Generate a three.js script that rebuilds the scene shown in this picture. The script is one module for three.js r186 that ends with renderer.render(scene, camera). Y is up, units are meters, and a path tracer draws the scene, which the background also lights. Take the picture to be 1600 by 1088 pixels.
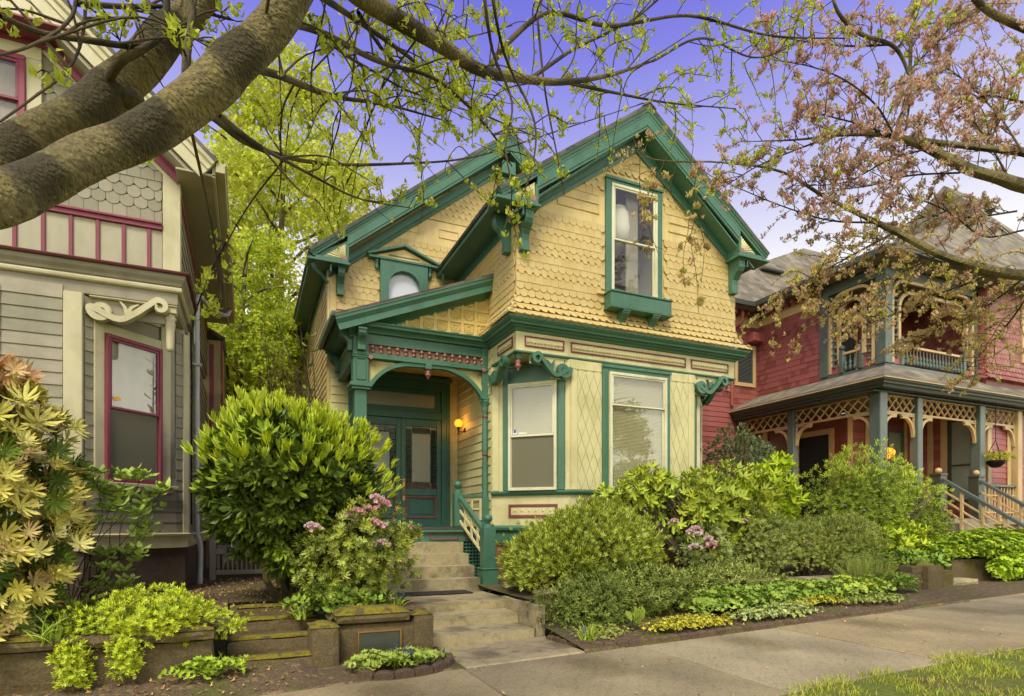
import * as THREE from 'three';
import { mergeGeometries } from 'three/addons/utils/BufferGeometryUtils.js';

// ---------- camera, sky, sun, exposure ----------
const scene = new THREE.Scene();
const EYE = 1.5, FPX = 930, CA = Math.cos(24 * Math.PI / 180), SA = Math.sin(24 * Math.PI / 180);
const camera = new THREE.PerspectiveCamera(2 * Math.atan(544 / FPX) * 180 / Math.PI, 1600 / 1088, 0.05, 900);
camera.position.set(0, EYE, 0);
camera.rotation.y = -24 * Math.PI / 180;
camera.setViewOffset(1600, 1088, 0, -276, 1600, 1088);   // rising front: verticals stay vertical
camera.updateProjectionMatrix();

const renderer = new THREE.WebGLRenderer({ antialias: true });
renderer.toneMapping = THREE.LinearToneMapping;
const EXPOSURE = 2.6;
renderer.toneMappingExposure = EXPOSURE;
renderer.shadowMap.enabled = true;

function rng(seed) { let a = seed >>> 0; return () => { a = (a + 0x6D2B79F5) | 0; let t = Math.imul(a ^ (a >>> 15), 1 | a); t = (t + Math.imul(t ^ (t >>> 7), 61 | t)) ^ t; return ((t ^ (t >>> 14)) >>> 0) / 4294967296; }; }
const lerp = (a, b, t) => a + (b - a) * t, clamp = (x, a = 0, b = 1) => Math.min(b, Math.max(a, x)), sstep = (a, b, x) => { const t = clamp((x - a) / (b - a)); return t * t * (3 - 2 * t); };
// tileable value noise
function noiseGrid(n, seed) { const r = rng(seed), g = new Float32Array(n * n); for (let i = 0; i < n * n; i++) g[i] = r(); return (x, y) => { x = ((x % 1) + 1) % 1 * n; y = ((y % 1) + 1) % 1 * n; const i = Math.floor(x), j = Math.floor(y); let fx = x - i, fy = y - j; fx = fx * fx * (3 - 2 * fx); fy = fy * fy * (3 - 2 * fy); const i1 = (i + 1) % n, j1 = (j + 1) % n, i0 = i % n, j0 = j % n; return lerp(lerp(g[j0 * n + i0], g[j0 * n + i1], fx), lerp(g[j1 * n + i0], g[j1 * n + i1], fx), fy); }; }
function fbm(seed, base = 4, oct = 5, gain = 0.5) { const ns = []; for (let o = 0; o < oct; o++) ns.push(noiseGrid(base << o, seed + o * 17)); return (x, y) => { let s = 0, a = 1, t = 0; for (const n of ns) { s += n(x, y) * a; t += a; a *= gain; } return s / t; }; }

// sky: a thin veil that is white towards the horizon and violet blue higher up, the same all round; the unseen low band is brightened to fill shade
{
  const W = 1024, Hh = 512, data = new Float32Array(W * Hh * 4), n1 = fbm(5, 6, 5), n2 = fbm(9, 3, 4);
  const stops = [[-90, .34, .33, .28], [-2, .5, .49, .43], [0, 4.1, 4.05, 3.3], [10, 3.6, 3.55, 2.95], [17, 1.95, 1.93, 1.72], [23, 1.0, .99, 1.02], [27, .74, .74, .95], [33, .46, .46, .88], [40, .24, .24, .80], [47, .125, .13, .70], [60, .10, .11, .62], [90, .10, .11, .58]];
  for (let j = 0; j < Hh; j++) for (let i = 0; i < W; i++) {
    const e = (j + .5) / Hh * 180 - 90;
    const w = (n2(i / W, j / Hh) - .5) * 9 * sstep(0, 20, e); const ee = e + w; let k = 0; while (k < stops.length - 2 && stops[k + 1][0] < ee) k++;
    const a = stops[k], b = stops[k + 1], t = clamp((ee - a[0]) / (b[0] - a[0])), c = sstep(.5, .8, n1(i / W, j / Hh)) * .16 * sstep(2, 10, e) * (1 - sstep(30, 46, e));
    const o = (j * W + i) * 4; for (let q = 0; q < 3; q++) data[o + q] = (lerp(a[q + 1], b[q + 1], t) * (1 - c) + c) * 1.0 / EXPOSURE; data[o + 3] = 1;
  }
  const sky = new THREE.DataTexture(data, W, Hh, THREE.RGBAFormat, THREE.FloatType);
  sky.mapping = THREE.EquirectangularReflectionMapping; sky.magFilter = THREE.LinearFilter; sky.minFilter = THREE.LinearFilter; sky.needsUpdate = true;
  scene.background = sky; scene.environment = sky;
}
// veiled sun, high over the street behind the camera's left shoulder
const sun = new THREE.DirectionalLight(new THREE.Color(1, .95, .76), 1.5);
sun.position.set(-14 + 5, 34, 22 - 8); sun.target.position.set(5, 0, -8);
sun.castShadow = true; sun.shadow.radius = 40; sun.shadow.mapSize.set(2048, 2048);
Object.assign(sun.shadow.camera, { left: -28, right: 28, top: 28, bottom: -28, near: 1, far: 90 });
scene.add(sun, sun.target);

// ---------- helpers ----------
const V = (x, y, z) => new THREE.Vector3(x, y, z);
const at = (u, v, D) => { const s = (u - 800) / FPX, d = D / (CA - s * SA); return V(d * (s * CA + SA), EYE + (820 - v) / FPX * d, -D); };   // sight line through a point of the picture, met at depth D
const taken = new Map();
function numbered(n) { const k = taken.get(n) ?? 0; taken.set(n, k + 1); return k ? n + '_' + String(k).padStart(3, '0') : n; }
function tag(o, label, category, group, kind) { if (label) o.userData.label = label; if (category) o.userData.category = category; if (group) o.userData.group = group; if (kind) o.userData.kind = kind; return o; }
function thing(name, label, category, base = [0, 0, 0], group, kind) { const g = new THREE.Group(); g.name = numbered(name); g.position.set(...base); scene.add(g); return tag(g, label, category, group, kind); }
const originOf = (o) => { const p = V(0, 0, 0); for (let q = o; q && q !== scene; q = q.parent) p.add(q.position); return p; };
// a mesh under parent; without pos its geometry is in world coordinates
function part(parent, name, geo, mat, pos, rot) {
  if (Array.isArray(geo)) geo = merge(geo); muv(geo);
  const m = new THREE.Mesh(geo, mat); m.name = parent === scene ? numbered(name) : name; m.castShadow = m.receiveShadow = true;
  const o = parent === scene ? V(0, 0, 0) : originOf(parent);
  if (pos) m.position.copy(pos).sub(o); else m.position.copy(o).negate(); if (rot) m.rotation.set(rot[0], rot[1], rot[2]);
  parent.add(m); return m;
}
function solo(name, label, category, geo, mat, base, group, kind) { if (Array.isArray(geo)) geo = merge(geo); if (base) { muv(geo); geo = geo.clone().translate(-base[0], -base[1], -base[2]); geo.userData.uv = 1; } const m = part(scene, name, geo, mat); if (base) m.position.set(...base); return tag(m, label, category, group, kind); }
const struct = (name, label, geo, mat) => tag(part(scene, name, geo, mat), label, null, null, 'structure');
function merge(gs) { const keep = gs.every(g => g.userData.uv); const l = gs.map(g => { let q = g.index ? g.toNonIndexed() : g; if (!keep && q.attributes.uv) { if (q === g) q = g.clone(); q.deleteAttribute('uv'); } return q; }); const m = mergeGeometries(l); if (keep) m.userData.uv = 1; return m; }
function muv(g) {   // texture coordinates in metres, by the way each face points
  if (g.userData.uv) return g; if (g.index) { const q = g.toNonIndexed(); g.index = null; g.attributes = q.attributes; }
  if (!g.attributes.normal) g.computeVertexNormals();
  const p = g.attributes.position, uv = new Float32Array(p.count * 2), a = V(), b = V(), c = V();
  for (let i = 0; i < p.count; i += 3) {
    a.fromBufferAttribute(p, i); b.fromBufferAttribute(p, i + 1); c.fromBufferAttribute(p, i + 2);
    const n = b.clone().sub(a).cross(c.clone().sub(a)), ax = Math.abs(n.x), ay = Math.abs(n.y), az = Math.abs(n.z);
    [a, b, c].forEach((q, k) => { const o = (i + k) * 2; if (ay >= ax && ay >= az) { uv[o] = q.x; uv[o + 1] = q.z; } else if (ax > az) { uv[o] = q.z; uv[o + 1] = q.y; } else { uv[o] = q.x; uv[o + 1] = q.y; } });
  }
  g.setAttribute('uv', new THREE.BufferAttribute(uv, 2)); g.userData.uv = 1; return g;
}
function geoFrom(tris) { const p = new Float32Array(tris.length * 3); tris.forEach((v, i) => { p[i * 3] = v.x; p[i * 3 + 1] = v.y; p[i * 3 + 2] = v.z; }); const g = new THREE.BufferGeometry(); g.setAttribute('position', new THREE.BufferAttribute(p, 3)); g.computeVertexNormals(); return g; }
const quad = (t, a, b, c, d) => t.push(a, b, c, a, c, d);
// chamfered box, centre c, size s
function cbox(w, h, d, x = 0, y = 0, z = 0, c = .006) {
  c = Math.min(c, w * .3, h * .3, d * .3); const X = w / 2, Y = h / 2, Z = d / 2, t = [], pt = (sx, sy, sz, ax) => V(x + sx * (ax === 0 ? X : X - c), y + sy * (ax === 1 ? Y : Y - c), z + sz * (ax === 2 ? Z : Z - c));
  const S = [-1, 1];
  for (const s of S) {
    const f = (a, b, cc, dd) => s > 0 ? quad(t, a, b, cc, dd) : quad(t, dd, cc, b, a);
    f(pt(s, -1, 1, 0), pt(s, -1, -1, 0), pt(s, 1, -1, 0), pt(s, 1, 1, 0)); f(pt(-1, s, 1, 1), pt(1, s, 1, 1), pt(1, s, -1, 1), pt(-1, s, -1, 1)); f(pt(-1, -1, s, 2), pt(1, -1, s, 2), pt(1, 1, s, 2), pt(-1, 1, s, 2));
  }
  for (const s of S) for (const r of S) {
    const o = s * r > 0, f = (a, b, cc, dd) => o ? quad(t, a, b, cc, dd) : quad(t, dd, cc, b, a);
    f(pt(s, r, 1, 0), pt(s, r, -1, 0), pt(s, r, -1, 1), pt(s, r, 1, 1)); f(pt(s, 1, r, 2), pt(s, -1, r, 2), pt(s, -1, r, 0), pt(s, 1, r, 0)); f(pt(1, s, r, 1), pt(-1, s, r, 1), pt(-1, s, r, 2), pt(1, s, r, 2));
    for (const q of S) { const a = pt(s, r, q, 0), b = pt(s, r, q, 1), e = pt(s, r, q, 2); if (s * r * q > 0) t.push(a, b, e); else t.push(a, e, b); }
  }
  return geoFrom(t);
}
const bx = (x0, x1, y0, y1, z0, z1, c) => cbox(x1 - x0, y1 - y0, Math.abs(z1 - z0), (x0 + x1) / 2, (y0 + y1) / 2, (z0 + z1) / 2, c);
// a bar from a to b: w across (sideways), h along up
function bar(a, b, w, h, up = V(0, 1, 0), c = .005) { const d = b.clone().sub(a), L = d.length(); d.normalize(); const x = up.clone().cross(d).normalize(); const y = d.clone().cross(x); const g = cbox(w, h, L, 0, 0, 0, c); g.applyMatrix4(new THREE.Matrix4().makeBasis(x, y, d).setPosition(a.clone().add(b).multiplyScalar(.5))); return g; }
function extr(pts, depth, bevel = 0, holes = [], cs = 8) { const s = pts.isShape ? pts : new THREE.Shape(pts.map(p => new THREE.Vector2(p[0], p[1]))); for (const h of holes) s.holes.push(new THREE.Path(h.map(p => new THREE.Vector2(p[0], p[1])))); const g = new THREE.ExtrudeGeometry(s, { depth, bevelEnabled: bevel > 0, bevelSize: bevel, bevelOffset: -bevel, bevelThickness: bevel, bevelSegments: 1, curveSegments: cs }); g.deleteAttribute('uv'); return g; }
const mv = (g, x, y, z) => g.translate(x, y, z);
const lathe = (prof, seg = 14, x = 0, y = 0, z = 0) => { const g = new THREE.LatheGeometry(prof.map(p => new THREE.Vector2(Math.max(p[0], .0001), p[1])), seg); g.deleteAttribute('uv'); return g.translate(x, y, z); };
const ball = (r, x, y, z, a = 12, b = 9) => { const g = new THREE.SphereGeometry(r, a, b); g.deleteAttribute('uv'); return g.translate(x, y, z); };
// moulding: profile points [a along n, b outwards/upwards] swept along a plane path with mitred corners
function sweep(path, n, prof, endA, endB) {
  n = n.clone().normalize(); const N = path.length, rings = [];
  for (let i = 0; i < N; i++) {
    const d0 = i ? path[i].clone().sub(path[i - 1]).normalize() : null, d1 = i < N - 1 ? path[i + 1].clone().sub(path[i]).normalize() : null;
    let b; if (d0 && d1) { const p0 = n.clone().cross(d0), p1 = n.clone().cross(d1); b = p0.clone().add(p1); b.multiplyScalar(1 / (1 + p0.dot(p1))); } else { b = n.clone().cross(d0 ?? d1); const e = i === 0 ? endA : endB; if (e) { const d = d0 ?? d1; b = e.clone().multiplyScalar(1 / e.dot(b)); } }
    rings.push(prof.map(([a, bb]) => path[i].clone().addScaledVector(n, a).addScaledVector(b, bb)));
  }
  const t = [], M = prof.length;
  for (let i = 0; i < N - 1; i++) for (let k = 0; k < M; k++) { const l = (k + 1) % M; quad(t, rings[i][k], rings[i][l], rings[i + 1][l], rings[i + 1][k]); }
  const f = THREE.ShapeUtils.triangulateShape(prof.map(p => new THREE.Vector2(p[0], p[1])), []);
  for (const [a, b, c] of f) { t.push(rings[0][a], rings[0][c], rings[0][b]); t.push(rings[N - 1][a], rings[N - 1][b], rings[N - 1][c]); }
  return geoFrom(t);
}
// tapered limb through points with radii; texture runs along it in metres
function limb(pts, radii, seg = 8, lump = 0, seed = 1) {
  const c = new THREE.CatmullRomCurve3(pts), L = c.getLength(), n = Math.max(3, Math.min(seg >= 16 ? 150 : 60, Math.round(L / Math.max(seg >= 16 ? .03 : .05, seg >= 16 ? .03 : radii[0] * 1.1)))), r = rng(seed);
  const pos = [], uv = [], idx = []; let nrm = null, prev = null; const ph = r() * 9, ph2 = r() * 9;
  for (let i = 0; i <= n; i++) {
    const t = i / n, p = c.getPoint(t), tg = c.getTangent(t); if (!nrm) nrm = V(0, 1, 0).cross(tg).lengthSq() > .01 ? V(0, 1, 0).cross(tg).normalize() : V(1, 0, 0); else { nrm.addScaledVector(tg, -nrm.dot(tg)).normalize(); }
    const bn = tg.clone().cross(nrm), f = t * (radii.length - 1), k = Math.min(radii.length - 2, Math.floor(f)), R0 = lerp(radii[k], radii[k + 1], f - k);
    for (let s = 0; s <= seg; s++) {
      const a = s / seg * Math.PI * 2, q = lump ? 1 + lump * (Math.sin(a * 2 + ph + t * L * 3) * .45 + Math.sin(a * 3 + ph2 - t * L * 5.3) * .35 + Math.sin(t * L * 9 + ph + a) * .4 + (seg >= 16 ? 1.5 * (nB(s / seg * .5, t * L * .5 + ph) - .5) + 1.6 * Math.max(0, nC(s / seg, t * L * .35 + ph2) - .6) * 3 : 0)) : 1, R = R0 * q;
      const v = p.clone().addScaledVector(nrm, Math.cos(a) * R).addScaledVector(bn, Math.sin(a) * R); pos.push(v.x, v.y, v.z); uv.push(s / seg * Math.max(.2, Math.round(R0 * 6.28 * 4) / 4), t * L);
    }
  }
  for (let i = 0; i < n; i++) for (let s = 0; s < seg; s++) { const a = i * (seg + 1) + s, b = a + seg + 1; idx.push(a, b, a + 1, b, b + 1, a + 1); }
  const g = new THREE.BufferGeometry(); g.setAttribute('position', new THREE.Float32BufferAttribute(pos, 3)); g.setAttribute('uv', new THREE.Float32BufferAttribute(uv, 2)); g.setIndex(idx); g.computeVertexNormals(); g.userData.uv = 1; const q = g.toNonIndexed(); q.userData.uv = 1; return q;
}

// ---------- materials ----------
function tex(n, fn, srgb = true, rep = 1) {   // fn(x, y) in 0..1 -> [r,g,b] 0..1 (or a number)
  const d = new Uint8Array(n * n * 4); for (let j = 0; j < n; j++) for (let i = 0; i < n; i++) { const c = fn((i + .5) / n, (j + .5) / n), o = (j * n + i) * 4, q = c.length ? c : [c, c, c]; for (let k = 0; k < 3; k++) d[o + k] = clamp(q[k]) * 255; d[o + 3] = 255; }
  const t = new THREE.DataTexture(d, n, n, THREE.RGBAFormat); t.magFilter = THREE.LinearFilter; t.minFilter = THREE.LinearMipmapLinearFilter; t.generateMipmaps = true; t.wrapS = t.wrapT = THREE.RepeatWrapping; t.repeat.set(rep, rep); if (srgb) t.colorSpace = THREE.SRGBColorSpace; t.needsUpdate = true; return t;
}
const mixc = (a, b, t) => a.map((v, i) => lerp(v, b[i], t));
const nA = fbm(31, 4, 6), nB = fbm(57, 8, 5), nC = fbm(83, 3, 6, .6), nD = fbm(91, 32, 4, .6), nE = fbm(12, 2, 7, .62);
const paintMap = tex(512, (x, y) => { const st = nB(x * 1, y * .12), f = nD(x, y * .25), chip = sstep(.70, .76, nC(x * 2, y * 2)) * .10, g = sstep(.5, .78, nA(x, y)); return [1 - .10 * g - .07 * f - chip - .05 * st, 1 - .10 * g - .07 * f - chip - .05 * st, 1 - .13 * g - .08 * f - chip - .06 * st]; }, true, .55);
const paintBump = tex(512, (x, y) => .5 + .35 * (nD(x * 2, y * .2) - .5) + .4 * (nC(x, y) - .5), false, .9);
const concMap = tex(1024, (x, y) => { const b = nA(x, y), s = nD(x * 4, y * 4), d = nE(x, y), pit = s > .66 ? .14 : 0, st = sstep(.5, .75, d); const v = .80 + .26 * (b - .5) + .42 * (s - .5) - pit - .13 * st; return [v, v * (.985 - .01 * st), v * (.95 - .06 * st)]; }, true, .45);
const concWorn = tex(1024, (x, y) => { const b = nC(x, y), s = nD(x * 4, y * 4), d = nE(x * 2, y * 2), e = nB(x * 2, y * 2), pit = s > .66 ? .16 : 0; let v = .86 + .2 * (b - .5) + .3 * (s - .5) - pit - .24 * sstep(.42, .75, d) - .10 * sstep(.5, .72, e); return mixc([v, v * .97, v * .90], [.46, .42, .24], sstep(.55, .72, b) * .22); }, true, .5);
const concBump = tex(512, (x, y) => .55 + .5 * (nD(x * 3, y * 3) - .5) + .25 * (nA(x, y) - .5) - (nB(x * 4, y * 4) > .66 ? .25 : 0), false, .9);
const barkMap = tex(1024, (x, y) => { const a = nE(x, y), b = nD(x * 4, y * 3), c = nC(x * 5, y * 5); let col = mixc([.36, .33, .25], [.62, .58, .46], clamp(b * 1.1 + (a - .5))); col = mixc(col, [.56, .53, .20], sstep(.5, .68, a) * .75); col = mixc(col, [.22, .20, .14], sstep(.5, .66, nE(x * 2 + .3, y * 2)) * .75); col = mixc(col, [.74, .74, .66], sstep(.66, .69, c) * .85); return col; }, true, .55);
const barkBump = tex(512, (x, y) => .5 + .7 * (nE(x, y) - .5) + .5 * (nD(x * 4, y * 4) - .5), false, .6);
const roofMap = tex(512, (x, y) => { const r = Math.floor(y * 16), k = Math.floor(x * 10 + (r % 2) * .5), h = Math.sin(k * 91.7 + r * 37.3) * 43758.5; const v = .80 + .22 * (h - Math.floor(h)) - .25 * nA(x, y) + .15 * (nD(x * 3, y * 3) - .5); return [v, v * .98, v * .93]; }, true, .45);
const soilMap = tex(1024, (x, y) => { const a = nD(x * 3, y * 3), b = nA(x, y), c = nB(x * 3, y * 3); let col = mixc([.27, .22, .15], [.50, .42, .30], a); col = mixc(col, [.52, .42, .27], sstep(.62, .7, c)); col = mixc(col, [.34, .36, .13], sstep(.52, .72, b) * .8); return col; }, true, .6);
const grassMap = tex(512, (x, y) => mixc(mixc([.36, .40, .12], [.52, .56, .18], nD(x * 2, y * 2)), [.42, .36, .20], sstep(.55, .72, nA(x, y)) * .8), true, .5);
const mossMap = tex(512, (x, y) => mixc(mixc([.34, .32, .06], [.62, .55, .10], nD(x * 2, y * 2)), [.36, .31, .18], sstep(.52, .66, nB(x, y))), true, 1.2);
const mossWall = tex(1024, (x, y) => { const m = sstep(.46, .62, nE(x, y)), s = nD(x * 3, y * 3); return mixc(mixc([.30, .27, .19], [.50, .45, .33], s), mixc([.26, .24, .08], [.44, .41, .12], s), m * .8); }, true, .7);
const mat = (hex, o = {}) => new THREE.MeshStandardMaterial({ color: hex, roughness: .62, ...o });
const paint = (hex, o = {}) => mat(hex, { map: paintMap, bumpMap: paintBump, bumpScale: .0015, roughness: .55, ...o });
const M = {
  yellow: paint('#e2c682'), yellow2: paint('#dfc27c'), yellow3: paint('#e4ca88'), gold: paint('#e0c272'), cream: paint('#dcd29c'), creamB: paint('#d6ca92'), creamWin: paint('#e6e0bc'), green: paint('#4c7860', { roughness: .42 }), greenDoor: paint('#35665a', { roughness: .4 }),
  maroon: paint('#8a4648'), rose: paint('#b5706c'), brown: paint('#8a7350'), ceiling: paint('#c9bc7c'),
  taupe: paint('#a0977f'), taupeTrim: paint('#cdc39c'), taupeDark: paint('#8f8970'), taupe2: paint('#988f78'), taupeLight: paint('#b0a88c'), tan: paint('#b39c6c'), burgundyDark: paint('#6a3034'), redLight: paint('#b07668'), burgundy: paint('#8e3a4e'), found: mat('#6c5a50', { map: concMap, bumpMap: concBump, bumpScale: .004, roughness: .9 }), foundTan: mat('#a8805e', { map: concMap, bumpMap: concBump, bumpScale: .004, roughness: .9 }),
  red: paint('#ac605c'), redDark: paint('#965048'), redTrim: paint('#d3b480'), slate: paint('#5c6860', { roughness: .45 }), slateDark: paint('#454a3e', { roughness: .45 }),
  roof: mat('#9c9484', { map: roofMap, roughness: .92 }), roofDark: mat('#77716a', { map: roofMap, roughness: .92 }),
  conc: mat('#cabf9c', { map: concWorn, bumpMap: concBump, bumpScale: .006, roughness: .93 }), concOld: mat('#a69a7e', { map: mossWall, bumpMap: concBump, bumpScale: .01, roughness: .95, color: '#f0e6d0' }), walk: mat('#c3b184', { map: concMap, bumpMap: concBump, bumpScale: .004, roughness: .92 }), walk2: mat('#c9bd98', { map: concWorn, bumpMap: concBump, bumpScale: .006, roughness: .92 }),
  moss: mat('#ffffff', { map: mossMap, bumpMap: concBump, bumpScale: .02, roughness: 1 }), soil: mat('#ffffff', { map: soilMap, bumpMap: concBump, bumpScale: .03, roughness: 1 }), lawn: mat('#e8e8d8', { map: grassMap, bumpMap: concBump, bumpScale: .03, roughness: 1 }), asphalt: mat('#54524e', { map: concMap, bumpMap: concBump, bumpScale: .008, roughness: .9 }),
  bark: mat('#e6dfb0', { map: barkMap, bumpMap: barkBump, bumpScale: .03, roughness: .92 }), twig: mat('#5e5240', { roughness: .9 }), twigMoss: mat('#a89c70', { map: barkMap, bumpMap: barkBump, bumpScale: .006, roughness: .9 }),
  brick: mat('#75604a', { map: concMap, bumpMap: concBump, bumpScale: .006, roughness: .95 }), brick2: mat('#6a5642', { map: concMap, bumpMap: concBump, bumpScale: .006, roughness: .95 }), rubber: mat('#3f3a34', { map: concMap, roughness: .95 }),
  iron: mat('#2c2a28', { roughness: .5, metalness: .6 }), bronze: mat('#6a675c', { roughness: .5, metalness: .3, map: concMap }), brass: mat('#b08a50', { roughness: .35, metalness: .8 }), pipe: paint('#c9c8c2'), wood: paint('#a59a80', { roughness: .8 }), copper: paint('#a4584a'),
  screen: mat('#6e6a54', { roughness: .9 }), glass: new THREE.MeshPhysicalMaterial({ color: '#ffffff', transmission: 1, thickness: 0, roughness: .02, ior: 1.5, specularIntensity: 1 }), blindPale: mat('#c9c4a4', { roughness: .8 }), glassDark: mat('#3a4244', { roughness: .08 }), glassPale: mat('#8f9a8e', { roughness: .08 }), frosted: mat('#8f9080', { roughness: .25 }), dark: mat('#23211d', { roughness: .9 }), blind: mat('#a8a27a', { roughness: .7 }), blindDark: mat('#857f66', { roughness: .7 }), leadGlass: mat('#1d2a26', { roughness: .12 }), leadRed: mat('#4a2426', { roughness: .12 }), lining: mat('#8c8876', { roughness: .9 }), curtain: mat('#cfccb8', { roughness: .9 }),
};
// ---------- wall coverings, windows, brackets ----------
function clipPoly(poly, x0, x1, y0, y1) {
  const cut = (P, f, ix) => { const o = []; for (let i = 0; i < P.length; i++) { const a = P[i], b = P[(i + 1) % P.length], fa = f(a), fb = f(b); if (fa >= 0) o.push(a); if ((fa >= 0) !== (fb >= 0)) { const t = fa / (fa - fb); o.push([lerp(a[0], b[0], t), lerp(a[1], b[1], t)]); } } return o; };
  let p = cut(poly, q => q[0] - x0); p = cut(p, q => x1 - q[0]); p = cut(p, q => q[1] - y0); return cut(p, q => y1 - q[1]);
}
const SW = .147;
const shapes = (() => {
  const w = SW / 2 - .0012, top = .165, arc = []; for (let i = 0; i <= 8; i++) { const a = Math.PI + i / 8 * Math.PI; arc.push([Math.cos(a) * w, .062 + Math.sin(a) * .062]); }
  return {
    fish: [...arc, [w, top], [-w, top]],
    wave: [[-w, .052], [-w + .018, .062], [-w + .034, .054], [-w + .05, .022], [-w + .07, .004], [w - .004, 0], [w, .052], [w, top], [-w, top]],
    oct: [[-w, .05], [-w + .04, .008], [-w + .055, 0], [w - .055, 0], [w - .04, .008], [w, .05], [w, top], [-w, top]],
    sq: [[-w, 0], [w, 0], [w, top], [-w, top]],
  };
})();
const shingleGeo = {}; for (const k in shapes) shingleGeo[k] = [0, 1, 2].map(() => muv(extr(shapes[k], .010, .002)));
// rows of shaped shingles on a wall. frame: matrix (x along, y up, z out); rows [y, height, type]; span(y) -> [x0, x1]; skip(x, y); flare(y) outward offset
function shingles(parent, frame, rows, span, skip, flare, mats, budget, seed, jit = 1) {
  const r = rng(seed), rest = mats.map(() => []); let used = 0;
  const base = originOf(parent), inv = new THREE.Matrix4().makeTranslation(-base.x, -base.y, -base.z);
  rows.forEach(([y, h, type, th], ri) => {
    const fl = flare ? flare(y) : 0, fl2 = flare ? flare(y + .08) : 0, [x0, x1] = span(y + h * .3), off = (ri % 2) * SW / 2;
    for (let x = x0 + off - SW / 2 - fl; x < x1 + SW / 2 + fl; x += SW) {
      if (x < x0 - fl - .02 || x > x1 + fl + .02 || (skip && skip(x, y + .07))) { r(); continue; }
      let xa = Math.max(x0 - fl, x - SW / 2), xb = Math.min(x1 + fl, x + SW / 2); if (xb - xa < .03) { r(); continue; } const sx = (xb - xa) / SW, xm = (xa + xb) / 2;
      const tilt = -.055 + Math.atan((fl2 - fl) / .08), m = new THREE.Matrix4().compose(V(xm, y + (r() - .5) * .004 * jit, .014 + fl + r() * .002), new THREE.Quaternion().setFromEuler(new THREE.Euler(tilt, 0, (r() - .5) * .015 * jit)), V(sx, h / .137, 1)).premultiply(frame);
      const k = Math.floor(r() * mats.length);
      if (used < budget) { used++; const s = new THREE.Mesh(shingleGeo[type][0], mats[k]); s.name = 'shingle'; s.castShadow = s.receiveShadow = true; m.premultiply(inv).decompose(s.position, s.quaternion, s.scale); parent.add(s); }
      else rest[k].push(shingleGeo[type][0].clone().applyMatrix4(m));
    }
  });
  rest.forEach((g, k) => { if (g.length) { g.forEach(q => q.userData.uv = 1); const m = part(parent, 'shingle_rows', g, mats[k]); m.userData.kind = 'stuff'; } });
  return used;
}
const boardGeo = new Map();
// lapped boards, one mesh each: frame, x range, y range, pitch
function clapboards(parent, frame, x0, x1, y0, y1, pitch, mats, seed = 1, name = 'clapboard', skip) {
  const r = rng(seed), base = originOf(parent), inv = new THREE.Matrix4().makeTranslation(-base.x, -base.y, -base.z), key = [x1 - x0, pitch].join();
  if (!boardGeo.has(key)) boardGeo.set(key, muv(cbox(x1 - x0, pitch + .02, .016, 0, 0, 0, .003)));
  for (let y = y0; y < y1 - .02; y += pitch) {
    if (skip && skip(y)) continue;
    const m = new THREE.Matrix4().compose(V((x0 + x1) / 2, y + pitch / 2 + .01, .012), new THREE.Quaternion().setFromEuler(new THREE.Euler(-.09, 0, 0)), V(1, 1, 1)).premultiply(frame).premultiply(inv);
    const s = new THREE.Mesh(boardGeo.get(key), mats[Math.floor(r() * mats.length)]); s.name = name; s.castShadow = s.receiveShadow = true; m.decompose(s.position, s.quaternion, s.scale); parent.add(s);
  }
}
// frame of a wall face seen from outside: left end (x,z) to right end (x,z)
function face(x0, z0, x1, z1) { const x = V(x1 - x0, 0, z1 - z0).normalize(), y = V(0, 1, 0), z = x.clone().cross(y); return new THREE.Matrix4().makeBasis(x, y, z).setPosition(x0, 0, z0); }
const on = (f, g) => (Array.isArray(g) ? merge(g) : g).applyMatrix4(f);
// rectangular ring in the x/y plane, from z0 to z1
function ring(x0, x1, y0, y1, w, z0, z1, c = .004) { return [bx(x0, x1, y1 - w, y1, z0, z1, c), bx(x0, x1, y0, y0 + w, z0, z1, c), bx(x0, x0 + w, y0 + w + .001, y1 - w - .001, z0, z1, c), bx(x1 - w, x1, y0 + w + .001, y1 - w - .001, z0, z1, c)]; }
function slats(x0, x1, y0, y1, z, pitch) { const g = []; for (let y = y0; y < y1; y += pitch) { const b = new THREE.PlaneGeometry(x1 - x0, pitch * 1.12); b.deleteAttribute('uv'); b.rotateX(-.5).translate((x0 + x1) / 2, y + pitch / 2, z); g.push(b); } return g; }
// flat band following a plane curve: pts [[x,y],...], half widths, from z=0 to depth
function ribbon(pts, hw, depth, closedTip = false) {
  const c = new THREE.CatmullRomCurve3(pts.map(p => V(p[0], p[1], 0))), n = pts.length * 5, t = []; let pl, pr;
  for (let i = 0; i <= n; i++) {
    const q = i / n, p = c.getPoint(q), d = c.getTangent(q), f = q * (hw.length - 1), k = Math.min(hw.length - 2, Math.floor(f)), w = hw.length > 1 ? lerp(hw[k], hw[k + 1], f - k) : hw[0], nn = V(-d.y, d.x, 0);
    const l = p.clone().addScaledVector(nn, w), r = p.clone().addScaledVector(nn, -w), dz = depth + i * .00025, L = V(l.x, l.y, dz), R = V(r.x, r.y, dz);
    if (i === 0 || i === n) { i === 0 ? quad(t, l, r, R, L) : quad(t, L, R, r, l); }
    if (pl) { const [a, b, A, B] = pl; quad(t, B, R, L, A); quad(t, a, l, r, b); quad(t, A, L, l, a); quad(t, b, r, R, B); }
    pl = [l, r, L, R];
  }
  return geoFrom(t);
}
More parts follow.
